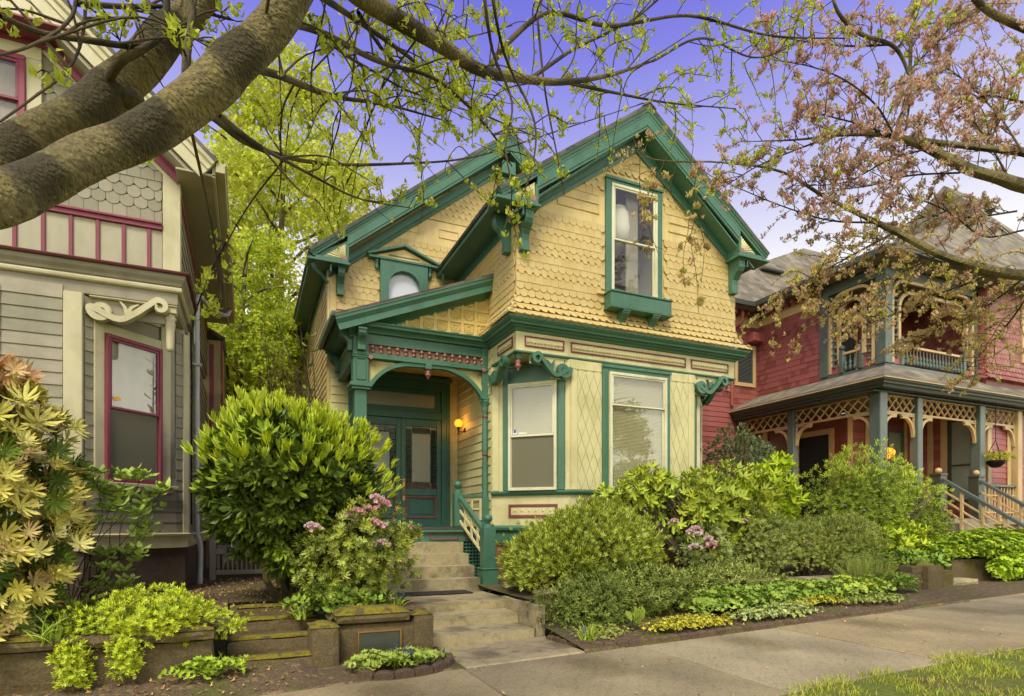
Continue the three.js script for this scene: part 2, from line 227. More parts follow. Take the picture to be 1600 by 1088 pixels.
// S scroll with two volutes, drawn from (0,0) at its large curl; sx flips it
function scroll(len, drop, depth, w = .035) {
  const P = [], r1 = drop * .36, r2 = drop * .24, c1 = [0, 0], c2 = [len, drop * .42];
  for (let a = 2.4 * Math.PI; a > .1 * Math.PI; a -= .35) { const q = a / (2.4 * Math.PI); P.push([c1[0] + Math.cos(a + Math.PI * .75) * r1 * (1.12 - q * .85), c1[1] + Math.sin(a + Math.PI * .75) * r1 * (1.12 - q * .85)]); }
  P.reverse(); P.length = P.length; const S = P.slice().reverse(); // inner to outer
  S.push([len * .30, -drop * .30], [len * .55, -drop * .02], [len * .8, drop * .42]);
  for (let a = 0; a < 1.9 * Math.PI; a += .4) { const q = a / (1.9 * Math.PI); S.push([c2[0] + Math.cos(Math.PI * .62 - a) * r2 * (1.15 - q * .8), c2[1] + Math.sin(Math.PI * .62 - a) * r2 * (1.15 - q * .8)]); }
  const g = [ribbon(S, [w * .35, w * .6, w * .9, w * 1.05, w * .9, w * .7, w * .35], depth)];
  const disc = (x, y, r, z0, z1) => { const q = new THREE.CylinderGeometry(r, r, z1 - z0, 14); q.deleteAttribute('uv'); return q.rotateX(Math.PI / 2).translate(x, y, (z0 + z1) / 2); };
  g.push(disc(0, 0, r1 * 1.02, .004, depth * .72), disc(len, drop * .42, r2 * 1.02, .004, depth * .72), ball(r1 * .30, 0, 0, depth * .8, 10, 7), ball(r2 * .32, len, drop * .42, depth * .8, 10, 7));
  g.push(ribbon([[len * .42, drop * .02], [len * .38, drop * .3], [len * .30, drop * .5]], [w * .7, w * .5, w * .15], depth * .6), ribbon([[len * .44, drop * .05], [len * .5, drop * .3], [len * .62, drop * .46]], [w * .6, w * .5, w * .15], depth * .6));
  return merge(g);
}
// corbel bracket: profile out/up, width w, grooved front; top at y=0 hanging down by h, z=0 at the wall
function corbel(w, h, out) {
  const P = [[0, 0], [out, 0], [out, -h * .12], [out * .98, -h * .25], [out * .86, -h * .36], [out * .6, -h * .46], [out * .42, -h * .58], [out * .36, -h * .72], [out * .40, -h * .84], [out * .42, -h * .9], [out * .42, -h], [0, -h]];
  const g = []; const n = 3, gap = .008, sw = (w - gap * (n - 1)) / n;
  for (let i = 0; i < n; i++) { const e = extr(P.map(p => [p[0] - (i % 2 ? 0 : .0), p[1]]), sw, .005); e.rotateY(-Math.PI / 2); e.translate(-w / 2 + sw + i * (sw + gap), 0, 0); g.push(e); }
  const core = extr(P.map(p => [p[0] * .93, p[1] * .985]), w * .96, 0).rotateY(-Math.PI / 2).translate(w * .48, 0, 0); g.push(core, cbox(w * 1.25, .035, out * 1.08, 0, -.014, out * .53));
  return merge(g);
}
const pendant = (r, h) => lathe([[0, -h], [r * .35, -h * .97], [r * .3, -h * .8], [r * .55, -h * .76], [r, -h * .6], [r * .95, -h * .5], [r * .5, -h * .42], [r * .9, -h * .3], [r * .75, -h * .18], [r * .6, 0]], 12);
// fan of tapered rays filling a corner panel: centre c, outline function edge(angle) -> radius, from a0 to a1
function fan(cx, cy, a0, a1, n, edge, depth) { const g = []; for (let i = 0; i < n; i++) { const b0 = lerp(a0, a1, i / n), b1 = lerp(a0, a1, (i + 1) / n), bm = (b0 + b1) / 2, t = [], e0 = edge(b0), e1 = edge(b1), em = edge(bm), p = (a, r, z) => V(cx + Math.cos(a) * r, cy + Math.sin(a) * r, z), r0 = .03; quad(t, p(b0, r0, 0), p(b0, e0, 0), p(bm, em, depth), p(bm, r0, depth)); quad(t, p(bm, r0, depth), p(bm, em, depth), p(b1, e1, 0), p(b1, r0, 0)); t.push(p(b0, e0, 0), p(b1, e1, 0), p(bm, em, depth)); g.push(geoFrom(t)); } return g; }
const edgeLine = (cx, cy, ax, ay, bx2, by2) => (a) => { const dx = Math.cos(a), dy = Math.sin(a), ex = bx2 - ax, ey = by2 - ay, den = dx * ey - dy * ex; return ((ax - cx) * ey - (ay - cy) * ex) / den; };
// sash window on a wall face: outer size x0..x1, y0..y1; opts
function sash(parent, f, x0, x1, y0, y1, o) {
  const { wood, pane = M.glass, mid = .5, z = .02, fw = .05 } = o, ym = lerp(y0, y1, mid);
  const w = part(parent, 'window', on(f, ring(x0, x1, y0, y1, fw, z, z + .06)), wood);
  part(w, 'sash', on(f, ring(x0 + fw + .001, x1 - fw - .001, ym, y1 - fw - .001, .03, z + .014, z + .046, .003)), wood); part(w, 'sash', on(f, ring(x0 + fw + .001, x1 - fw - .001, y0 + fw + .001, ym + .03, .032, z - .006, z + .012, .003)), wood);
  part(w, 'pane', on(f, bx(x0 + fw + .03, x1 - fw - .03, ym + .03, y1 - fw - .03, z + .026, z + .030, 0.0005)), pane); part(w, 'pane', on(f, bx(x0 + fw + .03, x1 - fw - .03, y0 + fw + .03, ym, z + .0, z + .004, .0005)), pane);
  if (o.blind) { const b = part(w, 'blind', on(f, slats(x0 + fw, x1 - fw, y0 + fw, y1 - fw, z - .03, o.slat ?? .026)), o.blind); b.userData.label = 'drawn slatted blind'; }
  if (o.screen) { const q = part(w, 'insect_screen', on(f, bx(x0 + fw + .01, x1 - fw - .01, y0 + fw + .01, ym, z + .014, z + .016, .0005)), M.screen); q.userData.label = 'dark insect screen over the lower sash'; }
  return w;
}
// ---------- yellow and green house ----------
const GY = .45;   // yard level by the house
const yellowMix = [M.yellow, M.yellow2, M.yellow3];
{
  const H = thing('yellow_house', 'yellow shingled Victorian house with green trim, front gable and small porch', 'house', [5.27, GY, -12.33]);
  const XL = 4.17, XR = 9.04, XC = 6.605, ZF = -9.2, ZM = -12.33, ML = 1.505, MC = 5.27;
  const wingTop = (x) => 8.80 - .736 * Math.abs(x - XC), mainTop = (x) => 9.82 - .8 * Math.abs(x - MC);
  // ---- front wing gable wall
  const fF = face(XL, ZF, XR, ZF);
  const wall = (p, hole, f, th) => on(f, mv(extr(p, th, 0, hole ? [hole] : []), 0, 0, -th));
  const gw = part(H, 'gable_wall', wall([[.001, 4.99], [XR - XL - .001, 4.99], [XR - XL, wingTop(XR)], [XC - XL, wingTop(XC)], [0, wingTop(XL)]], [[1.87, 5.78], [2.94, 5.78], [2.94, 7.74], [1.87, 7.74]], fF, .1), M.yellow2);
  const flare = (y) => y < 5.46 ? .24 * Math.pow((5.46 - y) / .46, 2) : 0;
  const seqW = ['fish', 'wave', 'fish', 'fish', 'fish', 'sq', 'wave', 'fish', 'sq', 'wave', 'oct', 'sq', 'oct', 'sq', 'fish'], rows = seqW.map((t, i) => [5.0 + i * .128, .128, t]);
  const rowsTop = ['sq', 'wave', 'wave', 'wave', 'wave', 'sq', 'sq', 'sq', 'sq', 'sq'].map((t, i) => [7.43 + i * .128, .128, t]);
  const win = (x, y) => x > 1.72 && x < 3.1 && y > 5.42 && y < 7.9;
  shingles(gw, fF, [...rows, ...rowsTop], (y) => { const d = Math.max(0, Math.min(2.435, (8.86 - y) / .736)); return [2.435 - d, 2.435 + d]; }, win, flare, yellowMix, 300, 11);
  // plain band with moulded rectangles beside the window
  for (const p of [[[.1, 6.92], [1.76, 6.92], [1.76, 7.44], [.68, 7.44]], [[3.05, 6.92], [4.77, 6.92], [4.19, 7.44], [3.05, 7.44]]]) part(gw, 'band_board', on(fF, extr(p, .016, .003)), M.yellow3);
  for (const [x0, x1] of [[.78, 1.64], [3.18, 4.06]]) part(gw, 'band_moulding', on(fF, ring(x0, x1, 7.1, 7.3, .028, .0165, .036)), M.yellow2);
  // ---- side walls of the wing
  const sideRows = [...rows, ['sq', 'oct'].map((t, i) => [6.92 + i * .128, .128, t])].flat().filter(Array.isArray);
  const rowsS = seqW.map((t, i) => [5.0 + i * .128, .128, t]);
  const fL = face(XL, -12.33, XL, ZF), fR = face(XR, ZF, XR, -12.33);
  const swl = part(H, 'side_wall', on(fL, bx(0, 3.02, 4.99, 6.98, -.1, 0, .002)), M.yellow2); shingles(swl, fL, rowsS, () => [0, 3.13], (x, y) => x < 1.95 && y < 5.0 + (3.13 - x) * .0 + .5, flare, yellowMix, 0, 12);
  const swr = part(H, 'side_wall', on(fR, [bx(.11, 3.13, 4.99, 6.98, -.1, 0, .002), bx(1.08, 3.13, .3, 4.44, -.1, 0, .002)]), M.yellow2); shingles(swr, fR, rowsS, () => [0, 1.0], null, flare, yellowMix, 0, 13);
  // ---- wing roof and rake trim (z of the rake face)
  const roofAt = (xl, yl, xc, yc, xr, yr, zf, zb, inL, inR) => {
    const path = [V(xl, yl, zf), V(xc, yc, zf), V(xr, yr, zf)], N = V(0, 0, 1), L = zb - zf;
    const r = part(H, 'roof', sweep(path, N, [[L, -.045], [.055, -.045], [.055, .0], [L, .0]]), M.roofDark);
    part(r, 'ridge_cap', sweep([V(xc - .14, yc - .09, zf), V(xc, yc + .015, zf), V(xc + .14, yc - .09, zf)], N, [[L, -.012], [.07, -.012], [.07, .008], [L, .008]]), M.roofDark);
    part(H, 'rake_moulding', sweep(path, N, [[-.05, -.15], [.0, -.15], [.005, -.12], [.02, -.105], [.028, -.08], [.048, -.062], [.05, -.047], [-.05, -.047]]), M.green);
    const k = (yc - yl) / (xc - xl); part(H, 'rake_board', sweep([V(xl + inL, yl + inL * k, zf), V(xc, yc, zf), V(xr - inR, yr + inR * k, zf)], N, [[-.06, -.34], [-.016, -.34], [-.016, -.30], [-.004, -.295], [-.004, -.152], [-.06, -.152]], V(0, 1, 0), V(0, 1, 0)), M.green);
    return path;
  };
  const pW = roofAt(3.67, 6.92, XC, 9.08, 9.54, 6.92, -8.81, -13.2, .72, .72);
  part(H, 'rake_soffit', sweep([V(XL - .3, 6.76, -9.2), V(XC, 8.93, -9.2), V(XR + .3, 6.76, -9.2)], V(0, 0, 1), [[.0, -.20], [.33, -.20], [.33, -.17], [.0, -.17]]), M.green);
  part(H, 'rake_frieze', sweep([V(XL - .02, 7.14, -9.2), V(XC, 8.93, -9.2), V(XR + .02, 7.14, -9.2)], V(0, 0, 1), [[.03, -.42], [.06, -.42], [.075, -.39], [.075, -.36], [.06, -.35], [.06, -.205], [.03, -.205]], V(1, 0, 0).set(0, 1, 0), V(0, 1, 0)), M.green);
  const pM = roofAt(1.07, 6.77, MC, 10.13, 9.47, 6.77, -11.95, -23, .73, .1);
  part(H, 'rake_soffit', sweep([V(ML - .3, 6.85, ZM), V(MC, 9.98, ZM), V(XR + .3, 6.85, ZM)], V(0, 0, 1), [[.0, -.22], [.33, -.22], [.33, -.18], [.0, -.18]]), M.green);
  part(H, 'rake_frieze', sweep([V(ML, 6.98, ZM), V(MC, 9.98, ZM)], V(0, 0, 1), [[.03, -.44], [.06, -.44], [.075, -.40], [.06, -.36], [.06, -.225], [.03, -.225]], V(0, 1, 0), V(0, 1, 0)), M.green);
  // kicker at the main ridge
  part(H, 'ridge_block', [bx(MC - .16, MC + .16, 9.22, 9.5, ZM + .06, -11.99), bx(MC - .1, MC + .1, 9.0, 9.22, ZM + .06, -12.12)], M.green);
  // ---- eave returns: boxed triangular ends with a sunburst
  const eaveReturn = (tipX, boxX, y0, zf, zb, s, topAt) => {   // s=+1: box lies right of the tip
    const X = (x) => tipX + s * x, w = Math.abs(boxX - tipX), prof = [[.05, y0], [w, y0], [w, topAt(boxX) - .3], [.05, topAt(X(.05)) - .1]];
    const g = extr(prof.map(([x, y]) => [X(x), y]).sort(() => 0), zf - zb - .06, .004); mv(g, 0, 0, zb);
    const b = part(H, 'eave_return', [g, bx(Math.min(X(-.02), X(w + .03)), Math.max(X(-.02), X(w + .03)), y0 - .05, y0 - .001, zb, zf + .02)], M.green);
    // edging round the sunburst
    const tri = [[w - .46, y0 + .07], [w - .05, y0 + .07], [w - .05, y0 + .07 + .31]];
    part(b, 'sunburst_panel', mv(extr(tri.map(([x, y]) => [X(x), y]), .012, 0), 0, 0, zf - .058), M.cream);
    const cx = X(w - .05), cy = y0 + .07, e = edgeLine(cx, cy, X(w - .46), y0 + .07, X(w - .05), y0 + .38);
    part(b, 'sunburst_rays', fan(cx, cy, s > 0 ? Math.PI : 0, Math.PI / 2, 8, (a) => Math.abs(e(a)) * .97, .02).map(q => mv(q, 0, 0, zf - .045)), M.cream);
    part(b, 'sunburst_boss', mv(new THREE.CylinderGeometry(.05, .055, .05, 12).rotateX(Math.PI / 2), cx - s * .015, cy + .01, zf - .035), M.rose);
    part(b, 'return_frame', [bar(V(X(.12), y0 + .03, zf - .035), V(X(w), y0 + .03, zf - .035), .055, .06), bar(V(X(w - .02), y0 + .065, zf - .035), V(X(w - .02), topAt(boxX) - .33, zf - .035), .055, .05, V(1, 0, 0))], M.green);
  };
  eaveReturn(3.67, 4.41, 6.80, -8.81, -9.2, 1, (x) => 9.08 - .736 * Math.abs(x - XC)); eaveReturn(9.54, 8.80, 6.80, -8.81, -9.2, -1, (x) => 9.08 - .736 * Math.abs(x - XC));
  eaveReturn(1.07, 1.82, 6.63, -11.95, -12.33, 1, (x) => 10.13 - .8 * Math.abs(x - MC));
  // ---- side eaves: soffit, fascia, gutter
  const sideEave = (xe, xw, y, z0, z1, s) => {
    const e = part(H, 'eave_soffit', bx(Math.min(xe, xw), Math.max(xe, xw), y, y + .03, z0, z1), M.green);
    part(e, 'eave_fascia', bx(Math.min(xe, xe + s * .04), Math.max(xe, xe + s * .04), y - .02, y + .17, z0, z1), M.green);
    part(e, 'gutter', sweep([V(xe, y + .07, z0), V(xe, y + .07, z1)], V(0, 1, 0), [[-.03, 0], [.0, .07 * 1], [.05, .085], [.08, .09], [.085, .11], [.1, .11], [.1, 0]].map(([a, b]) => [a, s > 0 ? -b * (z0 < z1 ? -1 : 1) * 1 : b * (z0 < z1 ? 1 : -1)]).map(([a, b]) => [a, b])), M.green);
    part(e, 'frieze_board', bx(Math.min(xw, xw - s * .03), Math.max(xw, xw - s * .03), y - .2, y, z0, z1), M.green);
  };
  sideEave(3.70, XL, 6.80, -8.86, -12.3, 1); sideEave(9.51, XR, 6.80, -8.86, -12.3, -1); sideEave(1.10, ML, 6.63, -12.0, -22, 1);
  // corbels under the returns
  const cb = corbel(.14, .62, .3), cbS = corbel(.12, .5, .26);
  part(H, 'corbel', cb, M.green, V(4.28, 6.75, ZF + .02)); part(H, 'corbel', cb, M.green, V(8.93, 6.75, ZF + .02)); part(H, 'corbel', cb, M.green, V(XL - .02, 6.79, -9.42), [0, -Math.PI / 2, 0]); part(H, 'corbel', cbS, M.green, V(1.7, 6.58, ZM + .02)); part(H, 'corbel', cb, M.green, V(XR + .02, 6.79, -9.42), [0, Math.PI / 2, 0]);
  // elbow of the rain pipe under each gutter end
  part(H, 'rain_pipe', limb([V(1.16, 6.62, -12.06), V(1.2, 6.46, -12.1), V(1.34, 6.4, -12.2), V(1.46, 6.3, -12.28)], [.035, .035], 8), M.green); part(H, 'rain_pipe', limb([V(3.76, 6.78, -12.0), V(3.8, 6.62, -12.06), V(3.98, 6.56, -12.16), V(4.1, 6.42, -12.24)], [.035, .035], 8), M.green);
  // ---- belt between the storeys
  const box = [V(XR, 4.8, -11.5), V(XR, 4.8, ZF), V(XL, 4.8, ZF), V(XL, 4.8, -10.3)];
  const lev = (p, y) => p.map(v => V(v.x, y, v.z)), UP = V(0, 1, 0);
  part(H, 'belt_cornice', sweep(lev(box, 4.80), UP, [[0, -.05], [0, .03], [.03, .045], [.05, .09], [.075, .10], [.08, .155], [.115, .165], [.12, .18], [.16, .215], [.185, .22], [.195, .19], [.2, -.05]]), M.green);
  const fz = part(H, 'belt_frieze', bx(XL + .001, XR - .001, 4.45, 4.799, -11.4, ZF), M.cream);
  part(H, 'belt_bead', sweep(lev(box, 4.43), UP, [[0, -.02], [0, .014], [.012, .022], [.03, .022], [.04, .012], [.04, -.02]]), M.green);
  const bead = new THREE.SphereGeometry(.021, 8, 6); bead.deleteAttribute('uv');
  const friezePanel = (f, x0, x1, y0, y1) => { const p = part(fz, 'frieze_panel', on(f, ring(x0, x1, y0, y1, .024, .001, .022, .004)), M.maroon); part(p, 'panel_field', on(f, bx(x0 + .026, x1 - .026, y0 + .026, y1 - .026, .0005, .008, .002)), M.cream); const g = [], n = Math.round((x1 - x0 - .08) / .064); for (let i = 0; i < n; i++) { g.push(on(f, mv(cbox(.05, .05, .014), lerp(x0 + .06, x1 - .06, i / (n - 1)), (y0 + y1) / 2 - .01, .014))); g.push(on(f, mv(bead.clone(), lerp(x0 + .06, x1 - .06, i / (n - 1)), (y0 + y1) / 2 - .01, .022))); } part(p, 'bead_row', g, M.cream); };
  friezePanel(fF, .16, .93, 4.55, 4.73); friezePanel(fF, 1.06, 3.62, 4.55, 4.73); friezePanel(fF, 3.75, 4.7, 4.55, 4.73); friezePanel(face(XL, -10.3, XL, ZF), .32, .98, 4.55, 4.73);
  // ---- lower bay: front face and two slanted faces
  const BL = 5.23, BR = 7.98, ZB = -10.27, fB = face(BL, ZF, BR, ZF), fA = face(XL, ZB, BL, ZF), fC = face(BR, ZF, XR, ZB), LA = Math.hypot(BL - XL, ZF - ZB), LF = BR - BL;
  const bw = part(H, 'bay_wall', [on(fB, bx(-.02, LF + .02, 1.12, 4.449, -.08, 0, .001)), on(fA, bx(0, LA, 1.12, 4.449, -.08, 0, .001)), on(fC, bx(0, LA, 1.12, 4.449, -.08, 0, .001))], M.cream);
  const bayPath = [V(XR, 0, ZB), V(BR, 0, ZF), V(BL, 0, ZF), V(XL, 0, ZB)];
  part(H, 'sill_band', sweep(lev(bayPath, 2.03), UP, [[0, -.03], [0, .03], [.01, .045], [.02, .055], [.045, .07], [.07, .072], [.08, .06], [.085, -.03]]), M.green);
  part(H, 'water_table', sweep(lev(bayPath, 1.16), UP, [[0, -.02], [0, .03], [.20, .035], [.22, .045], [.24, .085], [.28, .095], [.30, .09], [.32, .05], [.33, -.02]]), M.green);
  part(H, 'foundation', [on(fB, bx(-.03, LF + .03, .2, 1.159, -.1, -.02, .004)), on(fA, bx(-.01, LA, .2, 1.159, -.1, -.02, .004)), on(fC, bx(0, LA, .2, 1.159, -.1, -.02, .004))], M.foundTan);
  const pil = (f, x0, x1, y0, y1) => part(bw, 'pilaster', on(f, [bx(x0, x1, y0, y1, .0005, .022, .005), bx(x0 - .012, x1 + .012, y1 - .16, y1, .0225, .03, .004)]), M.cream);
  pil(fB, .002, .13, 2.12, 4.42); pil(fB, LF - .13, LF - .002, 2.12, 4.42); pil(fA, LA - .085, LA - .005, 2.12, 4.42); pil(fA, .01, .14, 2.12, 4.42); pil(fC, .005, .085, 2.12, 4.42);
  // window casings
  const casing = (f, x0, x1, y0, y1, w, hd) => part(H, 'window_casing', on(f, [bx(x0, x0 + w, y0, y1, .001, .045), bx(x1 - w, x1, y0, y1, .001, .045), bx(x0 + w + .001, x1 - w - .001, y1 - hd, y1, .001, .043), bx(x0 - .02, x1 + .02, y1 - .05, y1 + .005, .046, .07)]), M.green);
  casing(fA, .226, 1.405, 2.12, 4.40, .13, .34); sash(H, fA, .356, 1.275, 2.115, 4.06, { wood: M.creamWin, mid: .5, z: .05, blind: M.blind, screen: 1 });
  casing(fB, .645, 2.16, 2.12, 4.40, .12, .13); sash(H, fB, .765, 2.04, 2.115, 4.27, { wood: M.creamWin, mid: .72, z: .05, blind: M.blind });
  casing(fC, .1, 1.27, 2.12, 4.40, .13, .34); sash(H, fC, .23, 1.14, 2.115, 4.06, { wood: M.creamWin, mid: .5, z: .05, blind: M.blindDark, screen: 1 });
  // small security sticker at the meeting rail of the slanted window
  part(H, 'window_sticker', on(fA, [bx(.45, .52, 3.14, 3.20, .082, .084, .0002)]), mat('#e8e8ee')); part(H, 'window_sticker', on(fA, bx(.462, .508, 3.165, 3.215, .0845, .086, .0002)), mat('#3a55a8'));
  part(H, 'window_sticker', on(fA, bx(.55, .72, 3.135, 3.17, .082, .084, .0002)), mat('#dedcc8'));
  // diamond shingles beside the front window
  const dia = (x0, x1) => { const r = rng(77), w = .168, h = .46; for (let j = -1; j < 12; j++) for (let i = -1; i < 5; i++) { const cx = x0 + (i + (j % 2 ? .5 : 0)) * w, cy = 2.12 + j * h / 2, p = clipPoly([[cx, cy - h / 2 + .008], [cx + w / 2 - .005, cy], [cx, cy + h / 2 - .008], [cx - w / 2 + .005, cy]], x0, x1, 2.125, 4.25); if (p.length < 3) continue; let ar = 0; p.forEach((q, k) => { const b = p[(k + 1) % p.length]; ar += q[0] * b[1] - b[0] * q[1]; }); if (Math.abs(ar) < .004) continue; const g = extr(p, .010 + r() * .003, .003); part(bw, 'diamond_shingle', on(fB, mv(g, 0, 0, .0015)), M.cream); } };
  dia(.135, .64); dia(2.165, LF - .135);
  for (const [x0, x1] of [[.135, .64], [2.165, LF - .135]]) part(bw, 'header_board', on(fB, bx(x0, x1, 4.255, 4.42, .0005, .018)), M.cream);
  // red framed panels below the sill
  const studPanel = (f, x0, x1) => { const p = part(bw, 'sill_panel', on(f, ring(x0, x1, 1.63, 1.87, .045, .001, .024)), M.maroon); part(p, 'panel_field', on(f, bx(x0 + .046, x1 - .046, 1.676, 1.824, .0005, .008, .002)), M.cream); const n = Math.max(3, Math.round((x1 - x0 - .2) / .115)), g = []; for (let i = 0; i < n; i++) { const c = new THREE.ConeGeometry(.026, .03, 4); c.deleteAttribute('uv'); c.rotateX(Math.PI / 2).translate(lerp(x0 + .13, x1 - .13, i / (n - 1)), 1.75, .022); g.push(on(f, c)); } part(p, 'stud_row', g, M.cream); };
  studPanel(fA, .33, 1.27); studPanel(fB, .3, 1.25); studPanel(fB, 1.5, 2.45);
  // scroll brackets and pendants under the overhanging corners
  const sc = muv(scroll(.52, .34, .09, .034));
  const scA = part(H, 'scroll_bracket', sc, M.green, V(5.06, 4.20, ZF - .02)); scA.rotation.set(0, 0, 0); scA.scale.set(-1, 1, 1);
  const scB = part(H, 'scroll_bracket', sc, M.green, V(8.16, 4.20, ZF - .02));
  const scC = part(H, 'scroll_bracket', sc, M.green, V(XL + .02, 4.20, -10.1)); scC.rotation.y = -Math.PI / 2; const scD = part(H, 'scroll_bracket', sc, M.green, V(XR - .02, 4.20, -10.1)); scD.rotation.y = -Math.PI / 2;
  for (const [x0, x1, x2, x3] of [[.28, 1.05, .7, 1.05], [3.82, 4.6, 3.82, 4.2]]) part(H, 'bracket_back', on(fF, mv(extr([[x0, 4.28], [x2, 4.28], [x2, 4.06], [x3, 4.06], [x3, 4.28], [x1, 4.28], [x1, 4.43], [x0, 4.43]].filter((p, i, a2) => !i || p[0] !== a2[i - 1][0] || p[1] !== a2[i - 1][1]), .036, .003), 0, 0, -.06)), M.cream);
  const pd = muv(pendant(.055, .2));
  for (const x of [XL + .08, XR - .08]) { const b = part(H, 'pendant_block', bx(x - .05, x + .05, 4.34, 4.45, ZF - .14, ZF - .04), M.green); part(b, 'pendant', pd, M.rose, V(x, 4.34, ZF - .09)); }
  // ---- gable window
  casing(fF, 1.775, 3.035, 5.69, 7.84, .12, .12);
  const gwin = sash(H, fF, 1.895, 2.915, 5.72, 7.73, { wood: M.creamWin, mid: .49, z: .0 });
  part(gwin, 'room_lining', on(fF, [bx(1.6, 3.2, 5.6, 5.62, -.9, -.11), bx(1.6, 3.2, 7.85, 7.87, -.9, -.11), bx(1.58, 1.6, 5.6, 7.87, -.9, -.11), bx(3.2, 3.22, 5.6, 7.87, -.9, -.11), bx(1.58, 3.22, 5.6, 7.87, -.93, -.901)]), M.lining);
  const lant = part(gwin, 'paper_lantern', on(fF, lathe([[0, .0], [.16, .02], [.29, .12], [.31, .32], [.29, .62], [.24, .74], [.1, .80], [.0, .8]], 18, 2.28, 6.78, -.42)), M.curtain); lant.userData.label = 'white paper lantern hanging inside the window';
  part(gwin, 'curtain', on(fF, bx(2.35, 2.62, 5.64, 7.84, -.2, -.15, .02)), mat('#8b8670', { roughness: .9 }));
  part(H, 'flower_box', on(fF, [bx(1.74, 3.08, 5.4, 5.655, .03, .26, .008), bx(1.72, 3.10, 5.656, 5.69, .02, .28, .008), bx(1.72, 3.10, 5.375, 5.399, .03, .275, .006)]), M.green);
  for (const x of [2.08, 2.74]) part(H, 'corbel', muv(corbel(.13, .24, .22)), M.green, V(XL + x, 5.372, ZF + .03));
  part(H, 'sill_lug', on(fF, bx(1.58, 1.77, 5.66, 5.71, .02, .06)), M.gold);
  // ---- main block: gable wall with the arched window
  const fM = face(ML, ZM, XR, ZM), mw = part(H, 'gable_wall', wall([[0, 4.6], [5.0, 4.6], [5.0, 8.3], [3.765, mainTop(MC)], [0, mainTop(ML)]], null, fM, .1), M.yellow2);
  const rowsM = ['sq', 'fish', 'sq', 'oct', 'sq', 'wave', 'fish', 'sq', 'wave', 'sq', 'fish', 'sq', 'fish'].map((t, i) => [5.82 + i * .128, .128, t]), rowsM2 = ['sq', 'wave', 'wave', 'wave', 'wave', 'wave', 'wave', 'oct', 'sq', 'sq', 'sq', 'sq', 'sq'].map((t, i) => [8.02 + i * .128, .128, t]);
  shingles(mw, fM, [...rowsM, ...rowsM2], (y) => { const d = Math.max(0, Math.min(3.765, (9.86 - y) / .8)); return [3.765 - d, 3.765 + Math.min(d, 1)]; }, (x, y) => (x > .97 && x < 1.99 && y < 7.1) || (x > 2.7 && y < 6.8), null, yellowMix, 0, 14);
  part(mw, 'band_board', on(fM, extr([[.95, 7.49], [4.2, 7.49], [4.2, 8.01], [1.62, 8.01]], .016, .003)), M.yellow3);
  for (const [x0, x1] of [[1.45, 1.83], [2.25, 2.7]]) part(mw, 'band_moulding', on(fM, ring(x0, x1, 7.66, 7.86, .025, .0165, .034)), M.yellow2);
  part(mw, 'corner_board', [bx(ML - .02, ML + .12, 4.5, 6.62, ZM + .001, ZM + .04), bx(ML - .045, ML - .001, 1.2, 6.62, ZM - .14, ZM + .04)], M.yellow3);
  // arched window
  { const x0 = .985, x1 = 1.985, cx = (x0 + x1) / 2, r = .33, ys = 6.42, arch = (rr) => { const h = [[cx - rr, 5.6]]; for (let i = 0; i <= 14; i++) { const a = Math.PI - i / 14 * Math.PI; h.push([cx + Math.cos(a) * rr, ys + Math.sin(a) * rr]); } h.push([cx + rr, 5.6]); return h; };
    const c = part(H, 'arched_window', on(fM, mv(extr([[x0, 5.5], [x1, 5.5], [x1, 6.95], [x0, 6.95]], .11, .006, [arch(r)]), 0, 0, .018)), M.green);
    part(c, 'arch_moulding', on(fM, ribbon(arch(r + .018), [.016], .02).translate(0, 0, .125)), M.green);
    part(c, 'pane', on(fM, mv(extr(arch(r + .02), .004, 0), 0, 0, .04)), M.glass); part(c, 'pale_sheet', on(fM, mv(extr(arch(r + .02), .004, 0), 0, 0, .024)), mat('#c9ccd2', { roughness: .8 }));  // pale sheet set close behind the arched pane
    const pp = part(H, 'window_pediment', on(fM, mv(extr([[x0 - .2, 6.98], [x1 + .2, 6.98], [cx, 7.23]], .07, 0), 0, 0, .018)), M.yellow3);
    part(pp, 'pediment_moulding', on(fM, [bar(V(x0 - .26, 7.0, .1), V(cx, 7.285, .1), .17, .05), bar(V(cx, 7.285, .1), V(x1 + .26, 7.0, .1), .17, .05), bx(x0 - .24, x1 + .24, 6.935, 6.985, .019, .16)]), M.green); part(pp, 'pediment_slot', on(fM, bx(cx - .32, cx + .32, 7.05, 7.075, .089, .1)), M.brown);
    for (const x of [x0 - .06, x1 + .06]) part(pp, 'pediment_ear', on(fM, lathe([[0, -.22], [.025, -.2], [.05, -.14], [.03, -.08], [.06, -.03], [.06, 0]], 10, x, 6.93, .06)), M.green);
  }
  // left flank: boards
  const fS = face(ML, -22, ML, ZM), fl = part(H, 'flank_wall', on(fS, bx(0, 9.57, .2, 6.64, -.1, 0, .002)), M.yellow2);
  clapboards(fl, fS, 0, 9.52, 1.3, 6.42, .145, yellowMix, 5);
  part(H, 'rear_wall', [bx(ML, XR, .2, 6.7, -22.1, -22), bx(XR - .1, XR - .001, .2, 6.9, -22, -12.4)], M.yellow2);
  // ---- porch
  const ZP = -10.45, FL = 1.46;
  part(H, 'porch_roof', sweep([V(1.3, 4.99, -10.16), V(XL - .01, 6.13, -10.16)], V(0, 0, 1), [[-2.17, -.04], [.02, -.04], [.02, 0], [-2.17, 0]]), M.roofDark);
  part(H, 'porch_rake', sweep([V(1.32, 4.96, -10.18), V(XL - .012, 6.09, -10.18)], V(0, 0, 1), [[-.04, -.24], [-.012, -.24], [-.012, -.13], [.0, -.125], [.012, -.1], [.03, -.075], [.035, -.03], [.045, -.02], [.045, -.006], [-.04, -.006]]), M.green);
